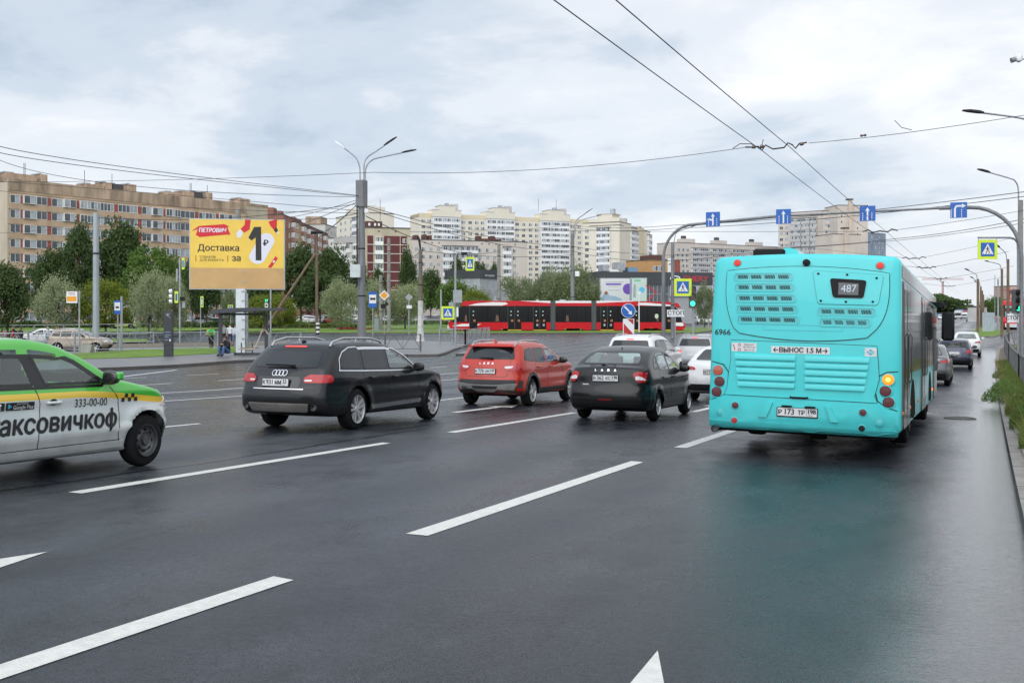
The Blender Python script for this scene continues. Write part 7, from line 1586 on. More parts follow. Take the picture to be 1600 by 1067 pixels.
 b = MB(); b.tube([(0, 0, 0), (0, 0, zz(446))], .06, 10); b.build('post', GALV, o, 40); traffic_light(o, Vector(fr(xx(1081.5), zz(463), .12)), -.1, s=1.08)
 c = P(1067, 449, 55.6); s = ped_sign(None, cam_frame(c), .90); s.name = 'crossing_sign'; tag(s, 'yellow bordered pedestrian sign left of the middle signal', 'road sign'); 
 b = MB(); frame_box(b, cam_frame(c), 0, .5, -.04, .04, -.08, -.032); b.build('bracket', GALV, s)
 Z = 60; g = GZ(1055, Z); o = empty('stop_line_sign', g, 0, 'white plate reading СТОП on a thin post', 'road sign'); zz = lambda py: hz(0, py, Z) - g.z; b = MB(); b.tube([(0, 0, 0), (0, 0, zz(484))], .035, 8); b.build('post', GALV, o, 40)
 b = MB(); frame_box(b, fr, -.47, .50, zz(495), zz(484), .05, .08); p = b.build('sign_plate', SWHT, o); b = MB(); flat_text(b, 'СТОП', .30, .03, zz(489.5), .083, fr, bold=.008, wide=1.1); b.build('lettering', SBLK, p)
 Z = 58; g = GZ(981.5, Z); o = empty('keep_right_sign', g, 0, 'round blue arrow sign above a red and white striped plate', 'road sign'); zz = lambda py: hz(0, py, Z) - g.z; b = MB(); b.tube([(0, 0, 0), (0, 0, zz(476))], .035, 8); b.build('post', GALV, o, 40)
 N_ = 28; rd = 11.2 / FPX * Z; b = MB(); cz = zz(485.5); b.prism([(rd * math.cos(6.2832 * i / N_), cz + rd * math.sin(6.2832 * i / N_)) for i in range(N_)], -.10, -.07, 'y'); p = b.build('white_rim', SWHT, o); p.rotation_euler = (0, 0, TH)
 b = MB(); b.prism([(rd * .93 * math.cos(6.2832 * i / N_), cz + rd * .93 * math.sin(6.2832 * i / N_)) for i in range(N_)], -.11, -.1005, 'y'); b.build('blue_disc', SBLUE, p); b = MB(); ar = [(-.55, .62), (-.62, .50), (.12, -.22), (-.04, -.42), (.52, -.55), (.42, .02), (.26, -.12), (-.45, .68)]; b.prism([(a * rd, cz + c * rd) for a, c in ar], -.114, -.1105, 'y'); b.build('arrow', SWHT, p)
 b = MB(); frame_box(b, fr, -.29, .32, zz(524), zz(498), .05, .08); p = b.build('chevron_plate', SWHT, o); b = MB(); z0, z1 = zz(523.3), zz(498.8); hh = z1 - z0
 for pts in (((-.25, z0), (-.25, z1 - hh * .25), (.28, z0 + .04), (.28, z0)), ((-.05, z1), (.28, z1 - hh * .35), (.28, z1))): b.add([fr(a, c, .083) for a, c in pts], [tuple(range(len(pts)))])
 b.build('red_stripes', SRED, p)
 # other sign posts: (px, Z, top, label, [ (kind, u, py, size, ...)])
 def spost(name, px, Z, py_top, label, r=.04, m=GALV, cat='road sign'):
  g = GZ(px, Z); o = empty(name, g, 0, label, cat); b = MB(); b.tube([(0, 0, 0), (0, 0, hz(0, py_top, Z) - g.z)], r, 8); b.build('post', m, o, 40)
  return o, (lambda x: (x - px) / FPX * Z), (lambda y: hz(0, y, Z) - g.z)
 def panel(o, nm, m, a, b_, c, d, w0=.05, w1=.08, f=fr): b = MB(); frame_box(b, f, a, b_, c, d, w0, w1); return b.build(nm, m, o)
 o, X, Z_ = spost('crossing_sign_post', 711.5, 82, 400, 'tall post with crossing signs left of the tram', .09)
 b = MB(); b.tube([fr(0, Z_(402), 0), fr(X(714), Z_(396), 0), fr(X(720), Z_(394.5), 0), fr(X(738), Z_(394.5), 0)], .05, 8); b.build('arm', GALV, o, 40); panel(o, 'arm_light', DARK, X(721), X(730), Z_(398.5), Z_(394.5), -.3, .3)
 g = GZ(711.5, 82); s = ped_sign(o, lambda u, v, w: fr(X(700) + u, Z_(489) + v, w + .15), 1.02); s = ped_sign(o, lambda u, v, w: fr(X(734.5) + u * .62, Z_(412.5) + v, w + .1), 1.05)
 panel(o, 'sign_back', SGRY, X(708), X(722), Z_(473), Z_(453)); panel(o, 'sign_back', SGRY, X(701), X(713), Z_(478), Z_(472.5), -.1, -.07); b = MB(); b.cbox(-.5, .5, -.35, .35, 0, .14, .04); b.build('foot', CONC, o)
 panel(o, 'pedestrian_signal', SWHT, X(713.5), X(716.5), Z_(495), Z_(480), .1, .35); panel(o, 'pedestrian_signal', mat('signal_housing', (.10, .10, .095), .5), X(712), X(719), Z_(480), Z_(473.5), .0, .3)
 o, X, Z_ = spost('bus_stop_sign', 582.5, 82, 458, 'blue and white bus stop sign right of the tall lamp post'); p = panel(o, 'sign_plate', SBLUE, X(576), X(589), Z_(480.5), Z_(456)); panel(p, 'white_field', SWHT, X(577.2), X(587.8), Z_(474), Z_(460.5), .081, .086); q = panel(p, 'bus_symbol', SBLK, X(578.5), X(586.8), Z_(468.5), Z_(465.3), .087, .092); panel(p, 'bus_symbol', SBLK, X(579.5), X(581.2), Z_(469.3), Z_(468.3), .087, .091); panel(p, 'bus_symbol', SBLK, X(584), X(585.6), Z_(469.3), Z_(468.3), .087, .091)
 o, X, Z_ = spost('priority_sign', 600.5, 100, 466, 'yellow diamond priority sign with white border right of the tall lamp post')
 for nm, m, s_, w in (('diamond_plate', SWHT, 8.2, .1), ('yellow_diamond', SORA, 5.9, .106)): b = MB(); sz = s_ / FPX * 100; b.add([fr(a * sz, Z_(461.5) + c * sz, w) for a, c in ((-1, 0), (0, -1), (1, 0), (0, 1))] + [fr(a * sz, Z_(461.5) + c * sz, w - .004) for a, c in ((-1, 0), (0, -1), (1, 0), (0, 1))], [(0, 1, 2, 3), (7, 6, 5, 4), (0, 4, 5, 1), (1, 5, 6, 2), (2, 6, 7, 3), (3, 7, 4, 0)]); b.build(nm, m, o)
 panel(o, 'signal_back', DARK, X(595.5), X(602.5), Z_(482), Z_(475.5), .0, .3); panel(o, 'signal_back', DARK, X(603), X(607), Z_(477), Z_(473), .0, .3)
 o, X, Z_ = spost('sign_seen_from_behind', 639, 118, 460, 'grey back of a diamond sign on a post between lamp post and tram', .07); b = MB(); sz = 6.2 / FPX * 118; b.prism([(a * sz, Z_(464.5) + c * sz) for a, c in ((-1, 0), (0, -1), (1, 0), (0, 1))], -.1, -.07, 'y'); p = b.build('diamond_back', SGRY, o); p.rotation_euler = (0, 0, TH); panel(o, 'bracket_box', SWHT, X(635.5), X(643.5), Z_(482), Z_(477), .0, .2)
 o, X, Z_ = spost('yield_sign', 998.5, 118, 463, 'small white triangular yield sign on a tall post in front of the tram', .06, SWHT); b = MB(); b.add([fr(X(x), Z_(y), .1) for x, y in ((995, 455.5), (1002, 455.5), (998.5, 463))], [(0, 1, 2)]); b.build('yield_plate', SWHT, o)
 o, X, Z_ = spost('stop_board', 124, 68, 454, 'orange and white stop board on a post above the railing', .05); p = panel(o, 'board', SWHT, X(104.5), X(121.5), Z_(473.5), Z_(455.5)); panel(p, 'orange_field', SORA, X(105.3), X(120.2), Z_(471), Z_(463), .081, .086)
 panel(p, 'timetable_lines', SRED, X(107), X(118), Z_(458.8), Z_(457.6), .081, .084); panel(p, 'timetable_lines', SGRY, X(107), X(119), Z_(461.2), Z_(460.2), .081, .084)
 for px, Zz, t, b0, wd, lab in ((184, 78, 469.5, 490.5, 10.5, 'white and blue tram stop sign right of the thick grey pole'), (94.5, 125, 468, 483, 4, 'small blue stop sign over the white car at left'), (141, 120, 464, 481, 4, 'small blue stop sign just left of the thick grey pole')):
  o, X, Z_ = spost('stop_sign', px, Zz, t + 2, lab, .05); p = panel(o, 'sign_plate', SBLUE, X(px - wd / 2), X(px + wd / 2), Z_(b0), Z_(t)); panel(p, 'white_field', SWHT, X(px - wd * .42), X(px + wd * .42), Z_(b0 - 5.5 if wd > 5 else b0 - 9), Z_(t + 3), .081, .086); panel(p, 'tram_symbol', SBLK, X(px - wd * .25), X(px + wd * .25), Z_(t + (b0 - t) * .58), Z_(t + (b0 - t) * .44), .087, .092)
 pole('slim_post', 190, 80, 463, .09, .08, 'thin grey post just right of the tram stop sign', m=SGRY, bands=False)
 for px, Zz, t, b0, wd, lab in ((212.5, 118, 464.5, 480, 4.2, 'narrow yellow bordered crossing sign under the large willow'), (313.5, 110, 463, 480, 4.6, 'narrow yellow bordered crossing sign below the billboard')):
  o, X, Z_ = spost('narrow_crossing_sign', px, Zz, t, lab, .05); p = panel(o, 'sign_plate', SYEL, X(px), X(px + wd), Z_(b0), Z_(t)); panel(p, 'blue_field', SBLUE, X(px + 1), X(px + wd - 1), Z_(b0 - 2), Z_(t + 2), .081, .086); panel(p, 'white_triangle', SWHT, X(px + 1.6), X(px + wd - 1.6), Z_(b0 - 4), Z_(t + 5), .087, .09)
 c = P(360, 480.5, 115); s = ped_sign(None, lambda u, v, w: tuple(Vector(cam_frame(c)(u, v * 1.0, w))), .56 * 1.0); s.name = 'crossing_sign'; tag(s, 'small yellow crossing sign just left of the billboard post', 'road sign'); b = MB(); b.tube([c + Vector((0, .06, -.2)), Vector((c.x, c.y + .06, T(c.y)))], .04, 6); b.build('post', GALV, s)
 # tram side signals at left
 o, X, Z_ = spost('signal_mast', 281, 98, 404, 'slim signal mast with sideways signal left of the billboard', .09, cat='traffic light'); b = MB(); b.tube([fr(0, Z_(405), 0), fr(X(282.5), Z_(400), 0), fr(X(286), Z_(399), 0)], .04, 6); b.build('arm', GALV, o); p = panel(o, 'sign_plate', SYEL, X(284.5), X(288.5), Z_(421), Z_(403)); panel(p, 'blue_field', SBLUE, X(285.3), X(287.6), Z_(418), Z_(407), .081, .086)
 for i in range(3): b = MB(); c = Vector(fr(X(269), Z_(455 + 8 * i), .0)); d = Vector(fr(X(264.5), Z_(455.5 + 8 * i), .05)); b.tube([c, d], [.22, .19], 10); b.build('signal_head', SWHT, o, 40)
 p = panel(o, 'sign_plate', SYEL, X(274), X(279.5), Z_(473.5), Z_(455.5), .2, .23); panel(p, 'blue_field', SBLUE, X(275.2), X(278.3), Z_(470), Z_(459), .231, .235); panel(o, 'sign_back', SGRY, X(275.5), X(278), Z_(440), Z_(420)); panel(o, 'sign_back', SGRY, X(285), X(289.5), Z_(481), Z_(471)); panel(o, 'pedestrian_signal', DARK, X(282.5), X(289), Z_(470), Z_(464), .0, .3)
 o, X, Z_ = spost('countdown_signal', 423, 100, 428, 'pedestrian signal with green countdown digits at the shelter roof', .08, cat='traffic light'); p = panel(o, 'signal_box', DARK, X(413.5), X(420.5), Z_(472.5), Z_(467.5), .05, .2); b = MB(); flat_text(b, '27', .30, X(417), Z_(470), .205, fr, bold=.01); b.build('digits', mat('led_green', (.1, .8, .4), .4, var=0, emit=(.05, .9, .4), estr=1.0), p); p = panel(o, 'direction_plate', SWHT, X(414), X(419), Z_(480.5), Z_(473)); panel(p, 'stripe', SBLK, X(415), X(418), Z_(479), Z_(476), .081, .084)
 # cabinet and stele
 Z = 132; g = GZ(588.5, Z); o = empty('utility_cabinet', g, TH, 'grey green utility cabinet by the two concrete poles', 'cabinet'); b = MB(); b.cbox(-.3, .3, -.3, .3, 0, 1.7, .02); b.build('casing', mat('cabinet_green', (.22, .26, .24), .6), o); b = MB(); b.cbox(-.34, .34, -.34, .34, 1.702, 1.78, .01); b.build('lid', DARK, o)
 Z = 64.5; g = GZ(263.5, Z); o = empty('information_stele', g, TH, 'dark grey information pillar with white arrow and text lines', 'info pillar'); DKS = mat('stele_dark', (.035, .038, .045), .4, .2, var=.2); H = hz(0, 486, Z) - g.z - .15; b = MB(); b.cbox(-.27, .27, -.12, .12, .15, H + .15, .015); b.build('pillar', DKS, o)
 b = MB(); F2 = lambda u, v, w: (u, -.12 - w, v); frame_box(b, F2, -.23, .23, .82, .84, 0, .004); b.build('panel_line', BLACK, o)
 b = MB(); b.add([F2(a, c, .004) for a, c in ((-.14, H), (.12, H), (.12, H - .03), (-.14, H - .03))], [(0, 1, 2, 3)]); b.add([F2(a, c, .005) for a, c in ((-.06, H - .06), (-.02, H - .06), (.16, H - .28), (.12, H - .28))], [(0, 1, 2, 3)]); b.add([F2(a, c, .0055) for a, c in ((-.08, H - .06), (.06, H - .06), (-.08, H - .18))], [(0, 1, 2)]); b.build('arrow', SGRY, o)
 for i, w in enumerate((.34, .30, .38, .26, .32, .2)): b = MB(); frame_box(b, F2, -.2, -.2 + w, 1.62 - i * .095, 1.645 - i * .095, 0, .004); b.build('text_line', (SGRY, SBLUE, SGRY)[i % 3], o)
 b = MB(); frame_box(b, F2, .08, .16, 1.08, 1.2, 0, .004); b.build('symbol', SWHT, o)
 # --- billboard
 Z = 70; g = GZ(375, Z); o = empty('billboard', g, 0, 'yellow billboard about delivery on a white post behind the bus shelter', 'billboard'); fa = cam_frame(); xx = lambda px: (px - 375) / FPX * Z; zz = lambda py: hz(0, py, Z) - g.z
 # face slightly turned: left edge farther
 A, B_ = (xx(300.5), 349.5), (xx(441), 342.5); W_ = B_[0] - A[0]
 ZT, ZB = zz(343.5), zz(451); wd = W_; ang = .16
 cang, sang = math.cos(TH + ang), math.sin(TH + ang); cxm = (A[0] + B_[0]) / 2; oc = Vector(fa(cxm, 0, 0)); wd /= math.cos(ang)
 F3 = lambda u, v, w: (oc.x + (u - wd / 2) * cang + w * sang, oc.y + (u - wd / 2) * sang - w * cang, v)
 YEL = mat('poster_yellow', (.84, .57, .09), .45, var=.1, vscale=.8, var2=None); m = MB(); frame_box(m, F3, -.06, wd + .06, ZB - .06, ZT + .06, -.62, .0); fbo = m.build('box_frame', mat('frame_grey', (.42, .44, .45), .5, .3), o)
 m = MB(); frame_box(m, F3, 0, wd, ZB, ZT, .0, .012); po = m.build('poster', YEL, o)
 m = MB(); frame_box(m, F3, 0, wd, ZB, ZB + (ZT - ZB) * .30, .0125, .015); m.build('poster_lower_band', mat('poster_tan', (.55, .34, .14), .5, var=.15, vscale=.6), po)
 pw, ph = wd, ZT - ZB; ux = lambda a: (a - 105) / (1290 - 105) * pw; vy = lambda b: ZT - (b - 100) / (960 - 90) * ph
 def pol(nm, mt, pts, w=.018): m = MB(); m.prism([(0, 0), (1, 0), (0, 1)], 0, 0) if 0 else None; tri = tessellate_polygon([[Vector((ux(a), vy(b), 0)) for a, b in pts]]); m.add([F3(ux(a), vy(b), w) for a, b in pts], [tuple(t) for t in tri]); return m.build(nm, mt, po)
 PR = mat('poster_red', (.62, .015, .025), .45, var=.05); PB = mat('poster_black', (.02, .02, .02), .5, var=0); PW = mat('poster_white', (.72, .72, .80), .45, var=.03)
 pol('brush_stroke', PR, [(130, 245), (215, 185), (535, 158), (595, 185), (575, 200), (590, 240), (612, 292), (560, 290), (225, 325), (175, 298), (200, 225), (135, 248)])
 m = MB(); flat_text(m, 'ПЕТРОВИЧ', ph * .082, ux(385), vy(240), .022, F3, shear=.12, bold=.014, wide=.86); m.build('lettering', PW, po)
 m = MB(); flat_text(m, 'Доставка', ph * .128, ux(462), vy(462), .022, F3, bold=.012, wide=1.0); m.build('lettering', PB, po); m = MB(); flat_text(m, 'за', ph * .128, ux(688), vy(588), .022, F3, bold=.012); m.build('lettering', PB, po)
 m = MB(); flat_text(m, 'ТОВАРОВ', ph * .044, ux(322), vy(575), .022, F3, wide=1.1); m.build('lettering', PB, po); m = MB(); flat_text(m, 'ДЛЯ РЕМОНТА', ph * .044, ux(376), vy(614), .022, F3, wide=1.05); m.build('lettering', PB, po)
 for a in (172, 572): pol('divider', mat('poster_brown', (.45, .12, .02), .5), [(a, 552), (a + 10, 552), (a + 10, 632), (a, 632)])
 an = [(910 + 45 + 110 * math.cos(t), 545 + 112 * math.sin(t)) for t in [R(20 + i * 12) for i in range(14)]] + [(1070 + 100 * math.cos(t), 365 + 100 * math.sin(t)) for t in [R(200 + i * 14) for i in range(13)]]; pol('white_blob', PW, an, .016)
 pol('figure_one', PB, [(905, 190), (1000, 185), (1005, 612), (932, 612), (930, 320), (880, 362), (838, 325), (905, 200)], .020)
 m = MB(); flat_text(m, '₽', ph * .115, ux(1060), vy(395), .022, F3, bold=.02); m.build('rouble_sign', PB, po)
 pol('red_leg', PR, [(795, 98), (868, 98), (855, 220), (785, 265), (740, 215), (790, 165)]); pol('white_shape', PW, [(735, 215), (770, 270), (740, 325), (700, 325), (685, 270)], .016)
 pol('red_tool', PR, [(1092, 120), (1205, 80), (1200, 180), (1165, 225), (1120, 175)]); pol('tool_tip', PB, [(1160, 225), (1195, 185), (1218, 235), (1190, 260)]); pol('tool_point', PW, [(1195, 258), (1216, 238), (1235, 278)])
 pol('red_level', PR, [(1085, 700), (1185, 555), (1215, 585), (1130, 705)]); pol('level_dot', PW, [(1150, 610), (1175, 610), (1175, 640), (1150, 640)], .022)
 m = MB(); frame_box(m, fa, xx(370), xx(384), 0, ZB - .02, -.3, .25); m.build('post', mat('post_white', (.60, .64, .66), .45, var=.15, vscale=1), o); m = MB(); frame_box(m, fa, xx(384.2), xx(387.5), .3, ZB - .3, -.1, .1)
 for k in range(9): frame_box(m, fa, xx(379), xx(387), .5 + k * .62, .55 + k * .62, .26, .30)
 m.build('ladder', GALV, o)
 for u in (.12, .5, .9): m = MB(); m.tube([F3(wd * u, ZT + .05, -.2), F3(wd * u + .2, ZT + .35, .4)], .02, 5); m.build('lamp_arm', GALV, o)
 # second billboards behind the tram
 Z = 150; g = GZ(961, Z); o = empty('billboard', g, 0, 'pale billboard with a purple circle above the tram', 'billboard'); xx = lambda px: (px - 961) / FPX * Z; zz = lambda py: hz(0, py, Z) - g.z
 panel(o, 'frame', SGRY, xx(937), xx(986), zz(471), zz(434.5), -.5, 0, fa); p = panel(o, 'poster', mat('poster_pale', (.62, .62, .64), .5, var=.05), xx(938.5), xx(985), zz(470), zz(435.5), 0, .03, fa); PU = mat('poster_purple', (.16, .07, .42), .5, var=.05)
 m = MB(); m.add([fa(xx(981 + 7.8 * math.cos(i * .3)) if 981 + 7.8 * math.cos(i * .3) < 985 else xx(984.8), zz(451.5 - 8.5 * math.sin(i * .3)), .035) for i in range(21)], [tuple(range(21))]); m.build('purple_circle', PU, p); panel(p, 'purple_bar', PU, xx(946.5), xx(970.5), zz(445.5), zz(442.8), .031, .036, fa)
 panel(p, 'text_line', SGRY, xx(945), xx(974), zz(441), zz(440.2), .031, .034, fa); panel(p, 'text_line', SGRY, xx(950), xx(966), zz(448), zz(447.3), .031, .034, fa); panel(p, 'text_line', SGRY, xx(950), xx(968), zz(454), zz(453.2), .031, .034, fa)
 m = MB(); m.add([fa(xx(x), zz(y), .034) for x, y in ((939, 466), (943, 459), (948, 456.5), (953, 462), (962, 463), (971, 467), (972, 470), (940, 470))], [tuple(range(8))]); m.build('reclining_figure', mat('poster_bluegrey', (.30, .42, .55), .5), p); m = MB(); m.add([fa(xx(947 + 3 * math.cos(i * .785)), zz(458 - 3.2 * math.sin(i * .785)), .038) for i in range(8)], [tuple(range(8))]); m.build('figure_head', mat('poster_skin', (.28, .13, .08), .5), p)
 m = MB(); m.tube([(0, 0, 0), (0, 0, zz(470))], .3, 10); m.build('post', GALV, o)
 Z = 146; g = GZ(997, Z); o = empty('billboard', g, 0, 'pale green billboard face right beside the purple circle one', 'billboard'); xx = lambda px: (px - 997) / FPX * Z; zz = lambda py: hz(0, py, Z) - g.z
 panel(o, 'frame', SGRY, xx(984.5), xx(1011), zz(472), zz(434), -.5, 0, fa); p = panel(o, 'poster', mat('poster_mint', (.50, .60, .56), .5, var=.15, vscale=.5), xx(986), xx(1010), zz(470.5), zz(435.5), 0, .03, fa); panel(p, 'purple_edge', PU, xx(985.8), xx(986.8), zz(470), zz(436), .031, .036, fa)
 m = MB(); m.add([fa(xx(1003 + 4.6 * math.cos(i * .45)), zz(453 - 4.6 * math.sin(i * .45)), .035) for i in range(14)], [tuple(range(14))]); m.build('blue_circle', mat('poster_sky', (.12, .45, .70), .5), p); m = MB(); m.add([fa(xx(x), zz(y), .035) for x, y in ((989, 465), (990, 446), (992, 443), (993.5, 448), (993, 465))], [tuple(range(5))]); m.build('standing_figure', SGRY, p); panel(p, 'green_arch', mat('poster_green', (.15, .50, .30), .5), xx(991), xx(1001), zz(440), zz(437), .031, .034, fa)
 m = MB(); m.tube([(0, 0, 0), (0, 0, zz(471))], .3, 10); m.build('post', GALV, o)
 # --- bus shelter
 Z = 66; g = GZ(382, Z); o = empty('bus_shelter', g, 0, 'dark grey open bus shelter with a flat roof in front of the billboard post', 'bus shelter'); xx = lambda px: (px - 382) / FPX * Z; zz = lambda py: hz(0, py, Z) - g.z; SD = mat('shelter_dark', (.05, .055, .065), .45, .2, var=.2)
 for a, b_ in ((342, 347), (414, 418.5)): panel(o, 'column', SD, xx(a), xx(b_), .12, zz(491), -.1, .12, fa)
 m = MB(); m.prism([(xx(340), zz(487)), (xx(350), zz(483.5)), (xx(372), zz(481.5)), (xx(410), zz(481)), (xx(449), zz(482)), (xx(449), zz(484)), (xx(415), zz(486)), (xx(356), zz(489)), (xx(342), zz(491))], -1.9, .35, 'y'); r_ = m.build('roof', SD, o); r_.rotation_euler = (0, 0, TH)
 panel(o, 'beam', SD, xx(345), xx(415), zz(492.5), zz(489.3), -.1, .1, fa); panel(o, 'base_beam', SD, xx(366), xx(415), .18, .34, -.1, .1, fa); b = panel(o, 'bench', mat('bench_wood', (.30, .22, .15), .7), xx(375), xx(402), .60, .66, -.45, -.1, fa)
 for a in (375, 392): panel(o, 'bench_leg', SD, xx(a), xx(a + 1.2), .2, .95, -.3, -.2, fa)
 for k in range(5): panel(r_, 'roof_rib', SD, xx(350 + k * 16), xx(351.5 + k * 16), zz(488.6), zz(487), -.3, .3, lambda u, v, w: (u, -w, v))
 m = MB(); m.tube([fa(xx(x), zz(y), .3) for x, y in ((374, 545), (398, 545), (402, 540), (410, 520), (413, 515), (417, 516), (420, 522))], .045, 6); m.tube([fa(xx(x), zz(y), .3) for x, y in ((413, 515), (409, 519))], .05, 6); w = m.build('draped_tape', mat('tape_pink', (.55, .45, .42), .7), None); w.location = g; tag(w, 'pale red and white barrier tape drooping between the shelter columns', 'barrier tape')
 # --- railings
 def gp(px, Z): q = GZ(px, Z); return (q.x, q.y)
 RG = 'crossed steel railings along the stop'
 railing('railing', gp(-30, 72), gp(258, 75), 'long grey railing with slanting braces from the taxi roof to the dark pillar', 1.3, 2.9)
 railing('railing', gp(268, 75.5), gp(341, 76.5), 'railing between the dark pillar and the bus shelter', 1.3, 2.6); railing('railing', gp(421, 78), gp(470, 80), 'railing right of the bus shelter', 1.2, 2.2)
 railing('railing', gp(545, 73), gp(657, 74.5), 'dark railing between the estate car roof and the whitewashed pole', 1.15, 2.2, m=mat('railing_dark', (.13, .135, .14), .5, .3)); railing('railing', gp(687, 88), gp(727, 86.5), 'pale railing around the crossing sign post', 1.25, 1.6); railing('railing', gp(727, 86.5), gp(764, 92), 'pale railing turning away right of the crossing sign post', 1.2, 1.2)
 railing('railing', gp(-40, 112), gp(235, 116), 'far grey railing behind the beige car', 1.25, 3, style='low', lift=.1); railing('railing', gp(-40, 92), gp(240, 96), 'middle low railing in front of the beige car', 1.0, 3, style='low', lift=0)
 railing('railing', gp(375, 140), gp(590, 141), 'far low fence in front of the clipped hedge', 1.25, 3.2, style='low', lift=.1, m=WOOD); railing('railing', gp(610, 150), gp(690, 148), 'far low fence left of the tram', 1.1, 3.2, style='low', lift=.1); railing('railing', gp(1085, 140), gp(1130, 140), 'dark fence between the middle signal and the bus', 1.3, 2.4, style='x', lift=.1, m=SGRY)
 fr_pts = [(1.08, 22), (1.12, 40), (1.2, 60), (1.30, 78), (1.6, 83), (3.2, 86.5), (7, 88)]
 for i, (a, b_) in enumerate(zip(fr_pts, fr_pts[1:])): railing('roadside_railing', a, b_, ('nearest stretch of the dark railing along the right kerb', 'second stretch of the dark railing along the right kerb', 'third stretch of the dark railing along the right kerb', 'far end of the railing along the right kerb before its bend', 'railing at the bend by the junction', 'railing turning right past the bend', 'last railing beyond the bend')[i], 1.05, 2.0, m=mat('railing_grey', (.16, .165, .165), .5, .4, var=.3), style='bars' if i < 4 else 'x', group='roadside railing stretches')
 # --- litter bin, manhole
 Z = 71; g = GZ(136, Z); o = empty('litter_bin', g, TH, 'tapered concrete litter bin behind the railing at left', 'litter bin'); b = MB(); b.prism([(-.28, .0), (.28, 0), (.42, .72), (-.42, .72)], -.3, .3, 'y'); b.build('bowl', CONC, o); b = MB(); b.box(-.38, .38, -.27, .27, .70, .725); b.build('liner', BLACK, o)
 q = G(1500, 654); m = MB(); m.lathe([(.33, .004), (.33, .018), (.28, .02), (.27, .012), (0, .012)], 'z', (0, 0, 0), 24); o = m.build('manhole_cover', mat('iron', (.03, .028, .027), .5, .4, var=.3), None); o.location = q; tag(o, 'round iron manhole cover in the wet right lane', 'manhole cover')
 # --- crane far away
 Z = 900; g = GZ(1473, Z); o = empty('tower_crane', g, 0, 'red and white tower crane far along the road', 'crane'); xx = lambda px: (px - 1473) / FPX * Z; zz = lambda py: hz(0, py, Z) - g.z; CR = mat('crane_red', (.50, .22, .20), .6, var=.1)
 for a in (1472, 1474): panel(o, 'mast', CR, xx(a - .25), xx(a + .25), 0, zz(438), -.5, .5, fa)
 m = MB()
 for k in range(14): z0, z1 = zz(490 - k * 3.6), zz(490 - (k + 1) * 3.6); m.tube([fa(xx(1472), z0, 0), fa(xx(1474), z1, 0)], .15, 4); 
 m.build('mast_lattice', CR, o); panel(o, 'jib', CR, xx(1441), xx(1505), zz(435.6), zz(434.8), -.5, .5, fa); panel(o, 'jib_chord', CR, xx(1441), xx(1505), zz(437.4), zz(436.9), -.5, .5, fa); panel(o, 'cab', SWHT, xx(1470), xx(1475), zz(440), zz(434), -2, 2, fa)
street()
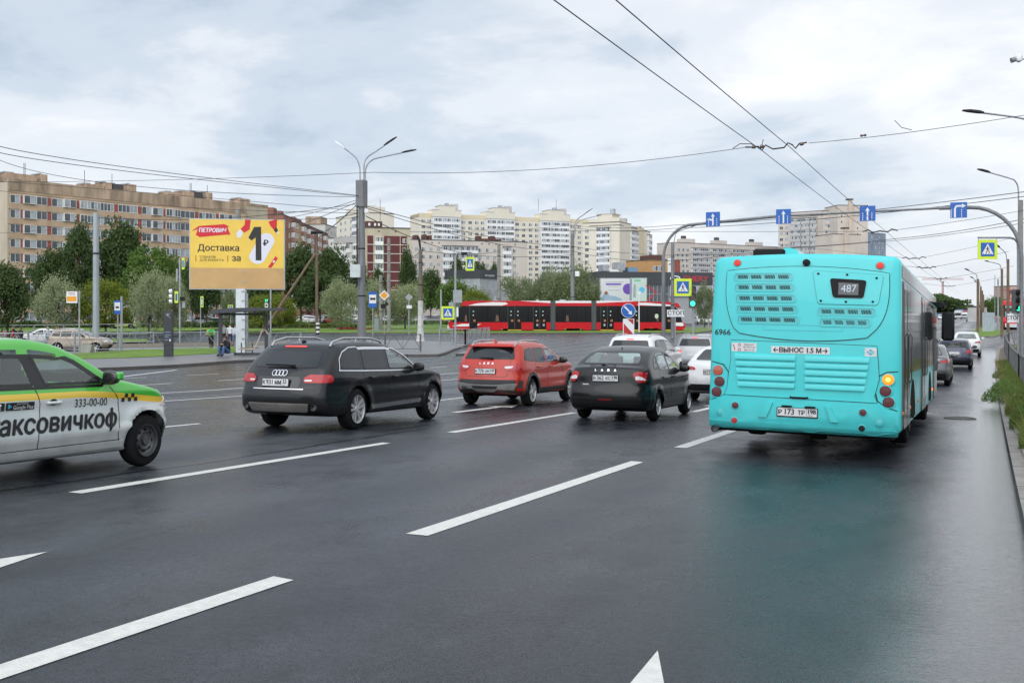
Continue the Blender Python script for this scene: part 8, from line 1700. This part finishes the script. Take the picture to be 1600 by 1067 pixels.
# ---------------------------------------------------------------- trams
TRED = paint('tram_red', (.52, .008, .014), 0, .4, .3, .3); TWHT = mat('tram_white', (.72, .72, .73), .35, coat=.6, var=.05); TBLK = mat('tram_black_glass', (.006, .006, .007), .12, coat=0, var=0, spec=.25); TGRY = mat('tram_bellows', (.10, .105, .11), .7, var=.2); TYEL = mat('tram_step_yellow', (.70, .42, .03), .5, var=.1)
def tram():
 Z = 127.0; g = P(705, 518, Z); g.z = T(g.y) + .05; root = empty('tram', g, TH, 'red white and black three section tram crossing behind the cars', 'tram')
 k = Z / FPX; X = lambda px: (px - 705) * k; Zz = lambda py: (518 - py) * k; W = 2.45
 def pr(nm, m, pts, y0, y1, parent=root): b = MB(); b.prism([(X(a), Zz(c)) for a, c in pts], y0, y1, 'y'); return b.build(nm, m, parent)
 def curved(nm, m, pts, y0, y1, parent=root):
  o = pr(nm, m, pts, y0, y1, parent); return o
 body = curved('lower_body', TRED, [(701.5, 511), (701, 505.5), (706, 503.5), (860, 503.5), (860, 515.7), (812, 515.7), (806, 513.5), (786, 513.5), (780, 516), (746, 516), (706, 515.5)], 0, W)
 curved('lower_body', TRED, [(868, 503.5), (924, 503.5), (924, 515.7), (912, 515.7), (908, 513.2), (884, 513.2), (880, 515.7), (868, 515.7)], 0, W)
 curved('lower_body', TRED, [(932, 503.5), (1066, 503.5), (1070.5, 505.5), (1071, 511), (1067, 515.5), (1034, 515.7), (1028, 513), (1008, 513), (1002, 515.7), (932, 515.7)], 0, W)
 WB = curved('window_band', TBLK, [(706, 503.6), (708, 497), (714, 484), (722, 478), (860, 478), (860, 503.6)], .02, W - .02)
 curved('window_band', TBLK, [(868, 503.6), (868, 478), (924, 478), (924, 503.6)], .02, W - .02)
 curved('window_band', TBLK, [(932, 503.6), (932, 478), (1052, 478), (1060, 484), (1064, 494), (1066, 503.6)], .02, W - .02)
 for pts in ([(721, 478), (722.5, 472), (728, 470), (811, 470), (860, 473.5), (860, 478)], [(868, 478), (868, 473.5), (924, 473.5), (924, 478)], [(932, 478), (932, 473.5), (990, 471), (1050, 471.5), (1060, 474.5), (1064, 481), (1058, 480), (1052, 478)]): curved('roof_band', TRED, pts, -.02, W + .02)
 for pts in ([(808, 470), (860, 470), (860, 473.4), (818, 473.4)], [(868, 470), (924, 470), (924, 473.4), (868, 473.4)], [(932, 470), (992, 470), (978, 473.4), (932, 473.4)]): pr('roof_white', TWHT, pts, .1, W - .1)
 for pts in ([(731, 477.4), (745, 474), (770, 472), (790, 472.5), (794, 475), (784, 477.4)], [(996, 476), (999, 473), (1010, 473), (1045, 476), (1056, 478.5), (1030, 478), (1000, 476.8)], [(706, 509.5), (722, 506), (733, 506), (733, 509.8), (712, 510)], [(746, 506.5), (752, 506), (746, 509)], [(1052, 506.5), (1056, 504), (1066, 504), (1069, 508), (1066, 509.5), (1056, 509)]): pr('white_flash', TWHT, pts, -.035, -.025)
 pr('nose_white', TWHT, [(699.5, 515), (698.5, 509.5), (701.5, 509), (707, 515.6)], .2, W - .2); pr('windscreen_frame', TRED, [(701, 505.6), (703.5, 498), (705, 498), (704, 505.6)], 0, W)
 for a, b in ((860, 868), (924, 932)):
  m = MB(); n = 9
  for i in range(n): x = X(a) + (X(b) - X(a)) * i / n; m.box(x + .008, x + (X(b) - X(a)) / n - .008, .10, W - .10, Zz(515.5), Zz(471))
  m.build('bellows', TGRY, root)
 for a, b in ((733.5, 746), (793.5, 803.8), (804.2, 814.5), (833, 843), (843.4, 853.5), (938.5, 948.8), (949.2, 959), (990, 999), (1036, 1051.5)):
  d = pr('door', TBLK, [(a, 478.4), (b, 478.4), (b, 514.8), (a, 514.8)], -.03, -.005); pr('door_edge', TGRY, [(a, 479), (a + .35, 479), (a + .35, 514.5), (a, 514.5)], -.036, -.031, d); pr('step', TYEL, [(a, 515), (b, 515), (b, 516.2), (a, 516.2)], -.06, .3, d)
  c = (a + b) / 2; pr('door_sticker', mat('sticker_orange', (.36, .14, .05), .5), [(c - .2, 499.3), (c + 3.2, 499.3), (c + 3.2, 502.6), (c - .2, 502.6)], -.036, -.031, d); m = MB(); m.lathe([(.09, -.04), (0, -.04)], 'y', (X(c), 0, Zz(486.6)), 8); m.build('door_sensor', mat('sensor_green', (.30, .55, .50), .4), d)
  m = MB(); m.lathe([(.07, -.04), (0, -.04)], 'y', (X(c - .3), 0, Zz(492.5)), 8); m.build('door_button', SWHT, d)
 # passengers' side glimpses: seats lit through the glass, window posts
 for px in (762, 780, 825, 880, 900, 915, 966, 984, 1012, 1026): pr('window_post', UNDER, [(px, 480), (px + .5, 480), (px + .5, 502.5), (px, 502.5)], -.004, .012)
 for px, w in ((774, 6), (726, 4), (1026, 3), (849, 3), (884, 5)): pr('seat_back', mat('seat_brown', (.14, .07, .045), .6), [(px, 502), (px + w, 502), (px + w * .8, 493), (px + w * .2, 492)], -.006, .012)
 pr('round_badge', mat('badge_pale', (.50, .58, .45), .5), [(1026 + 3 * math.cos(i * .63), 494 + 4 * math.sin(i * .63)) for i in range(10)], -.012, .0)
 for px in (838, 848, 943, 953): pr('door_pictogram', SGRY, [(px, 506), (px + 3, 506), (px + 3, 509.5), (px, 509.5)], -.04, -.037)
 for c in (796, 896, 1018):
  m = MB(); m.box(X(c - 10), X(c + 10), .3, W - .3, Zz(517.6), Zz(513.8)); m.build('bogie', UNDER, root)
  for dx in (-6.5, 6.5): m = MB(); m.lathe([(0, .2), (.3, .2), (.3, .34), (0, .34)], 'y', (X(c + dx), 0, .30), 16); m.build('wheel', UNDER, root)
 m = MB(); m.tube([(X(1014), W / 2, Zz(470)), (X(1028), W / 2, Zz(457)), (X(1012), W / 2, Zz(446))], .08, 6); m.tube([(X(1010), .4, Zz(446)), (X(1014), W - .4, Zz(446))], .05, 6); m.build('pantograph', TRED, root)
 for a, b in ((770, 778), (838, 842), (875, 884), (946, 958)): pr('roof_unit', SGRY, [(a, 469.9), (b, 469.9), (b, 467.8), (a, 467.8)], .5, W - .5)
 for y in (.25, W - .6): m = MB(); m.box(X(699.8), X(701), y, y + .35, Zz(511), Zz(508)); m.build('headlight', CLRL, root)
 m = MB(); m.box(X(704), X(706), -.45, -.2, Zz(497), Zz(489)); m.build('mirror', DARK, root)
 # a second one comes down the main road
 c = copy_tree(root); c.location = (4.75, 150, T(150) + .05); c.rotation_euler = (0, 0, R(90)); c['label'] = 'red fronted tram cut off by the right edge behind the signal'; 
 m = MB(); m.prism([(-.15 + 0, 1.05), (1.05, 2.95), (1.0, 2.98), (-.2, 1.1)], .25, W - .25, 'y'); ws = m.build('windscreen', mat('tram_windscreen', (.10, .16, .17), .05, coat=1.0, var=0), c)
tram()
# rails for the crossing tram
def rails():
 for k, off in enumerate((.5, 1.95)):
  a = P(560, 518, 127) ; d = Vector((math.cos(TH), math.sin(TH), 0)); n_ = Vector((-math.sin(TH), math.cos(TH), 0)); m = MB(); pts = []
  for i in range(60): q = a + d * (i * 1.2) + n_ * off; pts.append((q.x, q.y, T(q.y) + .14))
  m.tube(pts, .04, 4); o = m.build('tram_rail', mat('rail_steel', (.22, .2, .19), .35, .8), None); o['kind'] = 'structure'
rails()
# ---------------------------------------------------------------- overhead wires
def wire(name, pts, r, label, cat='cable', group=None, sag=0.0, n=24):
 m = MB(); P_ = [Vector(p) for p in pts]; out = []
 for i in range(len(P_) - 1):
  for k in range(n): t = k / n; q = P_[i].lerp(P_[i + 1], t); q.z -= sag * 4 * t * (1 - t); out.append(q)
 out.append(P_[-1]); m.tube(out, r, 5); o = m.build(name, WIRE, None, 60); return tag(o, label, cat, group)
def wires():
 zc = 6.05
 for x, s in ((-5.55, 'left'), (-4.75, 'right')): wire('trolley_wire', [(x, 2, zc), (x, 29.4, zc), (x, 60, zc - .05), (x, 95, zc), (x, 140, zc + .1), (x, 260, zc + .1)], .010, '%s one of the two trolley wires running up the road' % s, 'overhead wire', 'trolley wires', sag=.05)
 y = 29.4; wire('span_wire', [(-48, y + .6, 7.6), (-18, y + .2, 6.15), (-5.9, y, zc + .12)], .008, 'long span wire from the left to the trolley wires', sag=.25); wire('span_wire', [(-4.3, y, zc + .12), (-.9, y, 6.35), (3.2, y - .3, 6.75)], .008, 'short span wire from the trolley wires to the right edge', sag=.03)
 o = empty('wire_hanger', (-5.15, y, zc), 0, 'insulated hanger where the span wire crosses the trolley wires', 'insulator')
 m = MB(); m.tube([(-.85, 0, .12), (-.62, 0, .10), (-.5, 0, .12), (-.4, 0, .0), (-.30, 0, .14), (-.1, 0, .02), (.2, 0, .04), (.3, 0, .16), (.42, 0, .10), (.5, 0, .0), (.6, 0, .12), (.8, 0, .14)], .022, 6); m.build('yoke', WIRE, o, 60)
 for x in (-.62, -.4, .66): m = MB(); m.lathe([(0, -.06), (.045, -.04), (.05, .02), (.03, .06), (0, .07)], 'x', (x, 0, .11), 10); m.build('insulator', mat('porcelain', (.09, .05, .04), .3, coat=.6), o, 50)
 m = MB(); m.tube([(-1.2, 0, .10), (-1.0, 0, .22), (-.7, 0, .20), (-.42, 0, .05), (-.36, 0, .3)], .012, 5); m.build('loose_cable', WIRE, o, 60)
 m = MB(); m.lathe([(0, -.09), (.04, -.06), (.02, 0), (.04, .06), (0, .09)], 'x', (0, 0, 0), 8); s = m.build('strain_insulator', MATS['porcelain'], None, 50); s.location = (-2.9, y, 6.28); s.rotation_euler = (0, -.05, 0); tag(s, 'small strain insulator on the span wire right of the hanger', 'insulator')
 wire('hanging_wire_end', [(-1.7, y, 6.34), (-1.95, y, 6.42), (-2.12, y, 6.62)], .009, 'loose curled wire end sticking up from the span wire', n=6)
 for k, (yy, zl, zr, lab) in enumerate(((61, 6.1, 7.0, 'nearest'), (92, 6.15, 7.6, 'second'), (112, 6.2, 7.6, 'third'), (150, 6.3, 7.8, 'fourth'), (190, 6.3, 7.8, 'farthest'))):
  wire('span_wire', [(-16 if k else -30, yy, zr), (-5.55, yy, zl), (-4.75, yy, zl), (2.2 if k < 3 else 3.5, yy, zr)], .011 if k < 2 else .018, '%s of the span wires crossing the road beyond the gantry' % lab, sag=.06)
  q = empty('wire_hanger', (-5.15, yy, zl), 0, '%s wire hanger beyond the gantry' % lab, 'insulator'); m = MB(); m.tube([(-.9, 0, .0), (-.6, 0, .1), (-.4, 0, -.06), (0, 0, .02), (.4, 0, -.06), (.6, 0, .1), (.9, 0, 0)], .035 if k < 2 else .05, 5); m.build('yoke', WIRE, q)
 # fan of cables from the tall lamp post
 top = lambda py: P(563, py, 68)
 L1 = [((-10, 218, 40), (150, 255, 48), 306, 'top'), ((-10, 230, 42), (150, 262, 50), 307, 'second'), ((-10, 246, 60), (200, 290, 62), 308, 'third'), ((-10, 283, 70), (250, 303, 70), 330, 'fourth'), ((-10, 297, 72), (250, 322, 72), 333, 'fifth'), ((-10, 365, 110), (250, 350, 100), 341, 'sixth')]
 for a, b, yt, lab in L1:
  m = MB(); A, B_, C_ = P(*a), P(*b), top(yt); out = []
  for i in range(41): t = i / 40; k1 = 2 * (1 - t) * (t - .5) * -1 * 2; q = A * ((1 - t) * (1 - 2 * t)) + B_ * (4 * t * (1 - t)) + C_ * (t * (2 * t - 1)) if False else (A * (1 - t) ** 2 + (B_ * 2 - (A + C_) / 2) * 2 * t * (1 - t) + C_ * t ** 2); out.append(q)
  m.tube(out, .016, 5); tag(m.build('slack_cable', WIRE, None, 60), '%s cable sagging from the left edge to the tall lamp post' % lab, 'cable', 'cables to the tall lamp post')
 for a, yt, lab in (((495, 364, 122), 313, 'cable from the tall lamp post down to the wooden pole'), ((448, 400, 140), 315, 'lower cable from the tall lamp post towards the dark trees'), ((372, 345, 112), 311, 'cable from the tall lamp post to the pole over the billboard'), ((290, 400, 110), 314, 'low slack cable passing in front of the billboard'), ((150, 340, 76), 318, 'cable from the thick grey pole to the tall lamp post')):
  wire('slack_cable', [P(*a), top(yt)], .02, lab, sag=.5)
 wire('slack_cable', [P(572, 338, 68), P(780, 392, 150)], .03, 'cable from the tall lamp post to the concrete pole behind the tram', sag=1.2); wire('slack_cable', [P(572, 322, 68), P(894, 385, 130), P(1180, 395, 100)], .024, 'cable passing the lamp pole above the tram', sag=.6); wire('slack_cable', [P(572, 325, 68), P(894, 392, 130), P(1130, 400, 95)], .024, 'lower cable passing the lamp pole above the tram', sag=.8)
 wire('slack_cable', [P(640, 362, 120), P(894, 352, 130), P(1052, 352, 100), P(1600, 300, 60)], .022, 'upper cable running right behind the gantry', sag=.3); wire('slack_cable', [P(894, 356, 130), P(1052, 357, 100), P(1610, 306, 60)], .022, 'lower cable running right behind the gantry', sag=.3); wire('slack_cable', [P(607, 420, 132), P(657, 392, 94), P(894, 398, 130)], .024, 'cable over the whitewashed pole to the lamp pole', sag=.4)
 wire('slack_cable', [P(1180, 388, 80), P(1400, 373, 80), P(1620, 338, 61)], .02, 'cable from the bus roof towards the right concrete pole', sag=.15); wire('slack_cable', [P(1052, 398, 100), P(1400, 376, 80), P(1620, 345, 61)], .016, 'lower cable towards the right concrete pole', sag=.1)
wires()
# ---------------------------------------------------------------- people
SKIN = mat('skin', (.42, .25, .18), .6, var=.08); HAIRM = mat('hair_brown', (.06, .04, .03), .8, var=.2)
def cloth(nm, c): return mat('cloth_' + nm, c, .85, var=.2, vscale=6)
def person(px, Z, label, joints, top, bottom, waist, hair=HAIRM, face=0.0, lift=.14, extra=None, sleeve=None, shoe=DARK, pos=None):
 """joints: dict of named joints in metres, local frame x right, y away from the camera"""
 g = pos or GZ(px, Z); g.z = T(g.y) + lift; root = empty('person', g, TH + face, label, 'person'); J = joints
 names = ['pelvis', 'belly', 'chest', 'neck', 'head', 'crown', 'shl', 'ell', 'wrl', 'hal', 'shr', 'elr', 'wrr', 'har', 'hpl', 'knl', 'anl', 'tol', 'hpr', 'knr', 'anr', 'tor']
 rad = dict(pelvis=.145, belly=.135, chest=.155, neck=.06, head=.098, crown=.075, shl=.07, ell=.047, wrl=.034, hal=.04, shr=.07, elr=.047, wrr=.034, har=.04, hpl=.095, knl=.068, anl=.048, tol=.045, hpr=.095, knr=.068, anr=.048, tor=.045)
 ed = [('pelvis', 'belly'), ('belly', 'chest'), ('chest', 'neck'), ('neck', 'head'), ('head', 'crown'), ('chest', 'shl'), ('shl', 'ell'), ('ell', 'wrl'), ('wrl', 'hal'), ('chest', 'shr'), ('shr', 'elr'), ('elr', 'wrr'), ('wrr', 'har'), ('pelvis', 'hpl'), ('hpl', 'knl'), ('knl', 'anl'), ('anl', 'tol'), ('pelvis', 'hpr'), ('hpr', 'knr'), ('knr', 'anr'), ('anr', 'tor')]
 me = bpy.data.meshes.new('sk'); me.from_pydata([J[n] for n in names], [(names.index(a), names.index(b)) for a, b in ed], []); o = bpy.data.objects.new('sk', me); COL.objects.link(o)
 md = o.modifiers.new('s', 'SKIN'); sv = me.skin_vertices[0].data
 for i, n in enumerate(names): sv[i].radius = (rad[n], rad[n] * (.8 if n in ('pelvis', 'belly', 'chest') else 1)); sv[i].use_root = (n == 'pelvis')
 s2 = o.modifiers.new('u', 'SUBSURF'); s2.levels = 2; s2.render_levels = 2
 dg = bpy.context.evaluated_depsgraph_get(); nm = bpy.data.meshes.new_from_object(o.evaluated_get(dg)); nm.name = 'body'; bpy.data.objects.remove(o)
 for m_ in (top, bottom, SKIN, shoe): nm.materials.append(m_)
 V = {n: Vector(J[n]) for n in names}
 for p in nm.polygons:
  c = p.center; best = min(ed, key=lambda e: (lambda a, b: ((c - (a + (b - a) * max(0, min(1, (c - a).dot(b - a) / max(1e-6, (b - a).length_squared))))).length - .5 * (rad[e[0]] + rad[e[1]])))(V[e[0]], V[e[1]]))
  k = 0
  if best[0] in ('hpl', 'hpr', 'knl', 'knr') or best[1] in ('hpl', 'hpr') or (best == ('pelvis', 'belly') and c.z < J['pelvis'][2] + waist): k = 1
  if best[1] in ('head', 'crown', 'hal', 'har'): k = 2
  if best[1] in ('tol', 'tor'): k = 3
  if sleeve and best[1] in ('wrl', 'wrr'): k = 2
  if sleeve == 'shorts' and best[0] in ('knl', 'knr'): k = 2
  p.material_index = k; p.use_smooth = True
 b = bpy.data.objects.new('body', nm); link(b, root)
 h = Vector(J['head']); cr = Vector(J['crown']); hh = MB(); bm = bmesh.new(); bmesh.ops.create_icosphere(bm, subdivisions=2, radius=1)
 for v in bm.verts: v.co = Vector((v.co.x * .108, v.co.y * .118 + .018, v.co.z * .105 + .03)) if v.co.z > -.25 else Vector((v.co.x * .10, abs(v.co.y) * .10 + .03, v.co.z * .1 + .02))
 hh.add([v.co + cr - Vector((0, 0, .05)) for v in bm.verts], [tuple(v.index for v in f.verts) for f in bm.faces]); bm.free(); hh.build('hair', hair, root, 60)
 f = MB(); f.tube([h + Vector((0, -.10, .03)), h + Vector((0, -.125, -.005)), h + Vector((0, -.10, -.012))], [.008, .014, .008], 6); f.build('nose', SKIN, root, 50)
 for sx in (-1, 1): f = MB(); f.lathe([(.012, 0), (0, -.006)], 'y', (h.x + sx * .034, h.y - .098, h.z + .035), 8); f.build('eye', SBLK, root)
 if extra: extra(root)
 return root
def stand(step=.1, arm=.1, h=1.72):
 k = h / 1.72; q = lambda *a: tuple(v * k for v in a)
 return dict(pelvis=q(0, 0, .95), belly=q(0, 0, 1.10), chest=q(0, 0, 1.32), neck=q(0, 0, 1.48), head=q(0, -.015, 1.59), crown=q(0, -.005, 1.66), shl=q(-.19, 0, 1.40), ell=q(-.24, .02 + arm * .3, 1.12), wrl=q(-.24, -.06 + arm, .90), hal=q(-.24, -.08 + arm, .82), shr=q(.19, 0, 1.40), elr=q(.24, .02 - arm * .3, 1.12), wrr=q(.24, -.06 - arm, .90), har=q(.24, -.08 - arm, .82),
 hpl=q(-.1, 0, .88), knl=q(-.1, -step * .6, .50), anl=q(-.1, -step, .09), tol=q(-.1, -step - .15, .05), hpr=q(.1, 0, .88), knr=q(.1, step * .3, .50), anr=q(.1, step, .09), tor=q(.1, step - .15, .05))
def people():
 def bag(m, x, y, z, w, h, d=.12, nm='bag'):
  def f(root): b = MB(); b.cbox(x - w / 2, x + w / 2, y - d / 2, y + d / 2, z, z + h, .03); b.build(nm, m, root, 40)
  return f
 person(89, 78, 'woman in a grey blue jacket with a yellow bag walking behind the left railing', stand(.22, .15, 1.66), cloth('greyblue', (.22, .26, .33)), cloth('black', (.015, .015, .018)), .02, hair=mat('hair_reddish', (.20, .10, .06), .8), face=1.3, extra=bag(cloth('yellow', (.70, .42, .02)), .30, .12, .95, .34, .42))
 person(75, 80, 'person in pale clothes with a white bag beside the woman at left', stand(.15, .1, 1.62), cloth('pale', (.45, .50, .52)), cloth('teal', (.12, .22, .24)), .02, face=1.3, hair=mat('hair_grey', (.25, .23, .2), .8), extra=bag(SWHT, .28, -.1, .75, .3, .45))
 person(21, 74, 'person in a dark open coat over a red top just above the taxi roof', stand(.06, .05, 1.75), cloth('black', (.015, .015, .018)), cloth('darkblue', (.02, .024, .04)), .02, face=.2, extra=bag(cloth('red', (.55, .03, .02)), -.02, -.15, .98, .10, .45, .05, 'red_top'))
 person(32, 75, 'person in a dark coat standing right of the one with the red top', stand(.05, .08, 1.70), cloth('charcoal', (.025, .022, .026)), cloth('black', (.015, .015, .018)), .02, face=-.4)
 person(350, 86, 'pedestrian in a grey T shirt and black shorts at the left shelter column', stand(.2, .12, 1.74), cloth('grey', (.24, .26, .27)), cloth('black', (.015, .015, .018)), .06, sleeve='shorts', face=.1)
 person(359.5, 84, 'pedestrian in a white T shirt and navy shorts seen through the shelter', stand(.22, .12, 1.78), cloth('white', (.70, .70, .72)), cloth('navy', (.03, .035, .09)), .06, sleeve='shorts', face=.1)
 person(367.5, 85, 'pedestrian in a pale blue shirt beside the billboard post', stand(.16, .1, 1.68), cloth('paleblue', (.50, .58, .68)), cloth('jean', (.12, .15, .22)), .03, face=-.1)
 # seated figure at the shelter foot
 J = dict(pelvis=(0, .12, .26), belly=(0, .08, .40), chest=(0, -.02, .62), neck=(0, -.08, .76), head=(0, -.12, .86), crown=(0, -.11, .93), shl=(-.18, -.02, .68), ell=(-.2, -.14, .46), wrl=(-.08, -.30, .56), hal=(-.03, -.32, .64), shr=(.18, -.02, .68), elr=(.2, -.14, .46), wrr=(.08, -.30, .56), har=(.03, -.33, .64),
 hpl=(-.1, .05, .22), knl=(-.14, -.34, .48), anl=(-.14, -.38, .09), tol=(-.14, -.52, .05), hpr=(.1, .05, .22), knr=(.14, -.34, .48), anr=(.14, -.38, .09), tor=(.14, -.52, .05))
 r_ = person(354, 65, 'person in a black jacket and blue jeans crouching on the kerb under the shelter', J, cloth('black', (.015, .015, .018)), cloth('jeans', (.06, .12, .24)), .0, face=-.5); r_.scale = (1.25, 1.25, 1.25)
 # cyclist
 J = dict(pelvis=(0, .12, .98), belly=(0, .05, 1.10), chest=(0, -.12, 1.30), neck=(0, -.2, 1.44), head=(0, -.24, 1.55), crown=(0, -.23, 1.62), shl=(-.19, -.12, 1.36), ell=(-.30, -.28, 1.18), wrl=(-.26, -.48, 1.06), hal=(-.24, -.55, 1.05), shr=(.19, -.12, 1.36), elr=(.30, -.28, 1.18), wrr=(.26, -.48, 1.06), har=(.24, -.55, 1.05),
 hpl=(-.1, .1, .92), knl=(-.12, -.22, .78), anl=(-.12, -.08, .42), tol=(-.12, -.22, .36), hpr=(.1, .1, .92), knr=(.12, -.12, .60), anr=(.12, .0, .20), tor=(.12, -.14, .14))
 p = GZ(330, 80); r_ = person(330, 80, 'cyclist in a bright green jacket with an orange box riding towards the shelter', J, cloth('green', (.10, .55, .12)), cloth('black', (.015, .015, .018)), .02, face=.15, extra=bag(cloth('orange', (.75, .22, .05)), -.12, .22, 1.0, .46, .42, .35, 'backpack'), pos=p)
 z = T(p.y) + .14; o = empty('bicycle', (p.x, p.y, z), TH + .15, 'dark bicycle ridden by the cyclist in green', 'bicycle')
 for y in (-.55, .50): m = MB(); m.tube([(0, y + .33 * math.cos(a), .34 + .33 * math.sin(a)) for a in [6.2832 * i / 20 for i in range(21)]], .02, 6); m.build('wheel', TYRE, o, 60)
 m = MB(); [m.tube(l, .018, 6) for l in ([(0, -.55, .34), (0, -.42, .95)], [(0, -.44, .85), (0, .10, .32), (0, .50, .34), (0, .16, .80), (0, -.44, .82)], [(0, .10, .32), (0, .18, .92)], [(-.27, -.5, 1.0), (0, -.42, .98), (.27, -.5, 1.0)])]; m.build('frame', SBLK, o, 60); m = MB(); m.cbox(-.07, .07, .06, .3, .92, .97, .02); m.build('saddle', BLACK, o)
people()
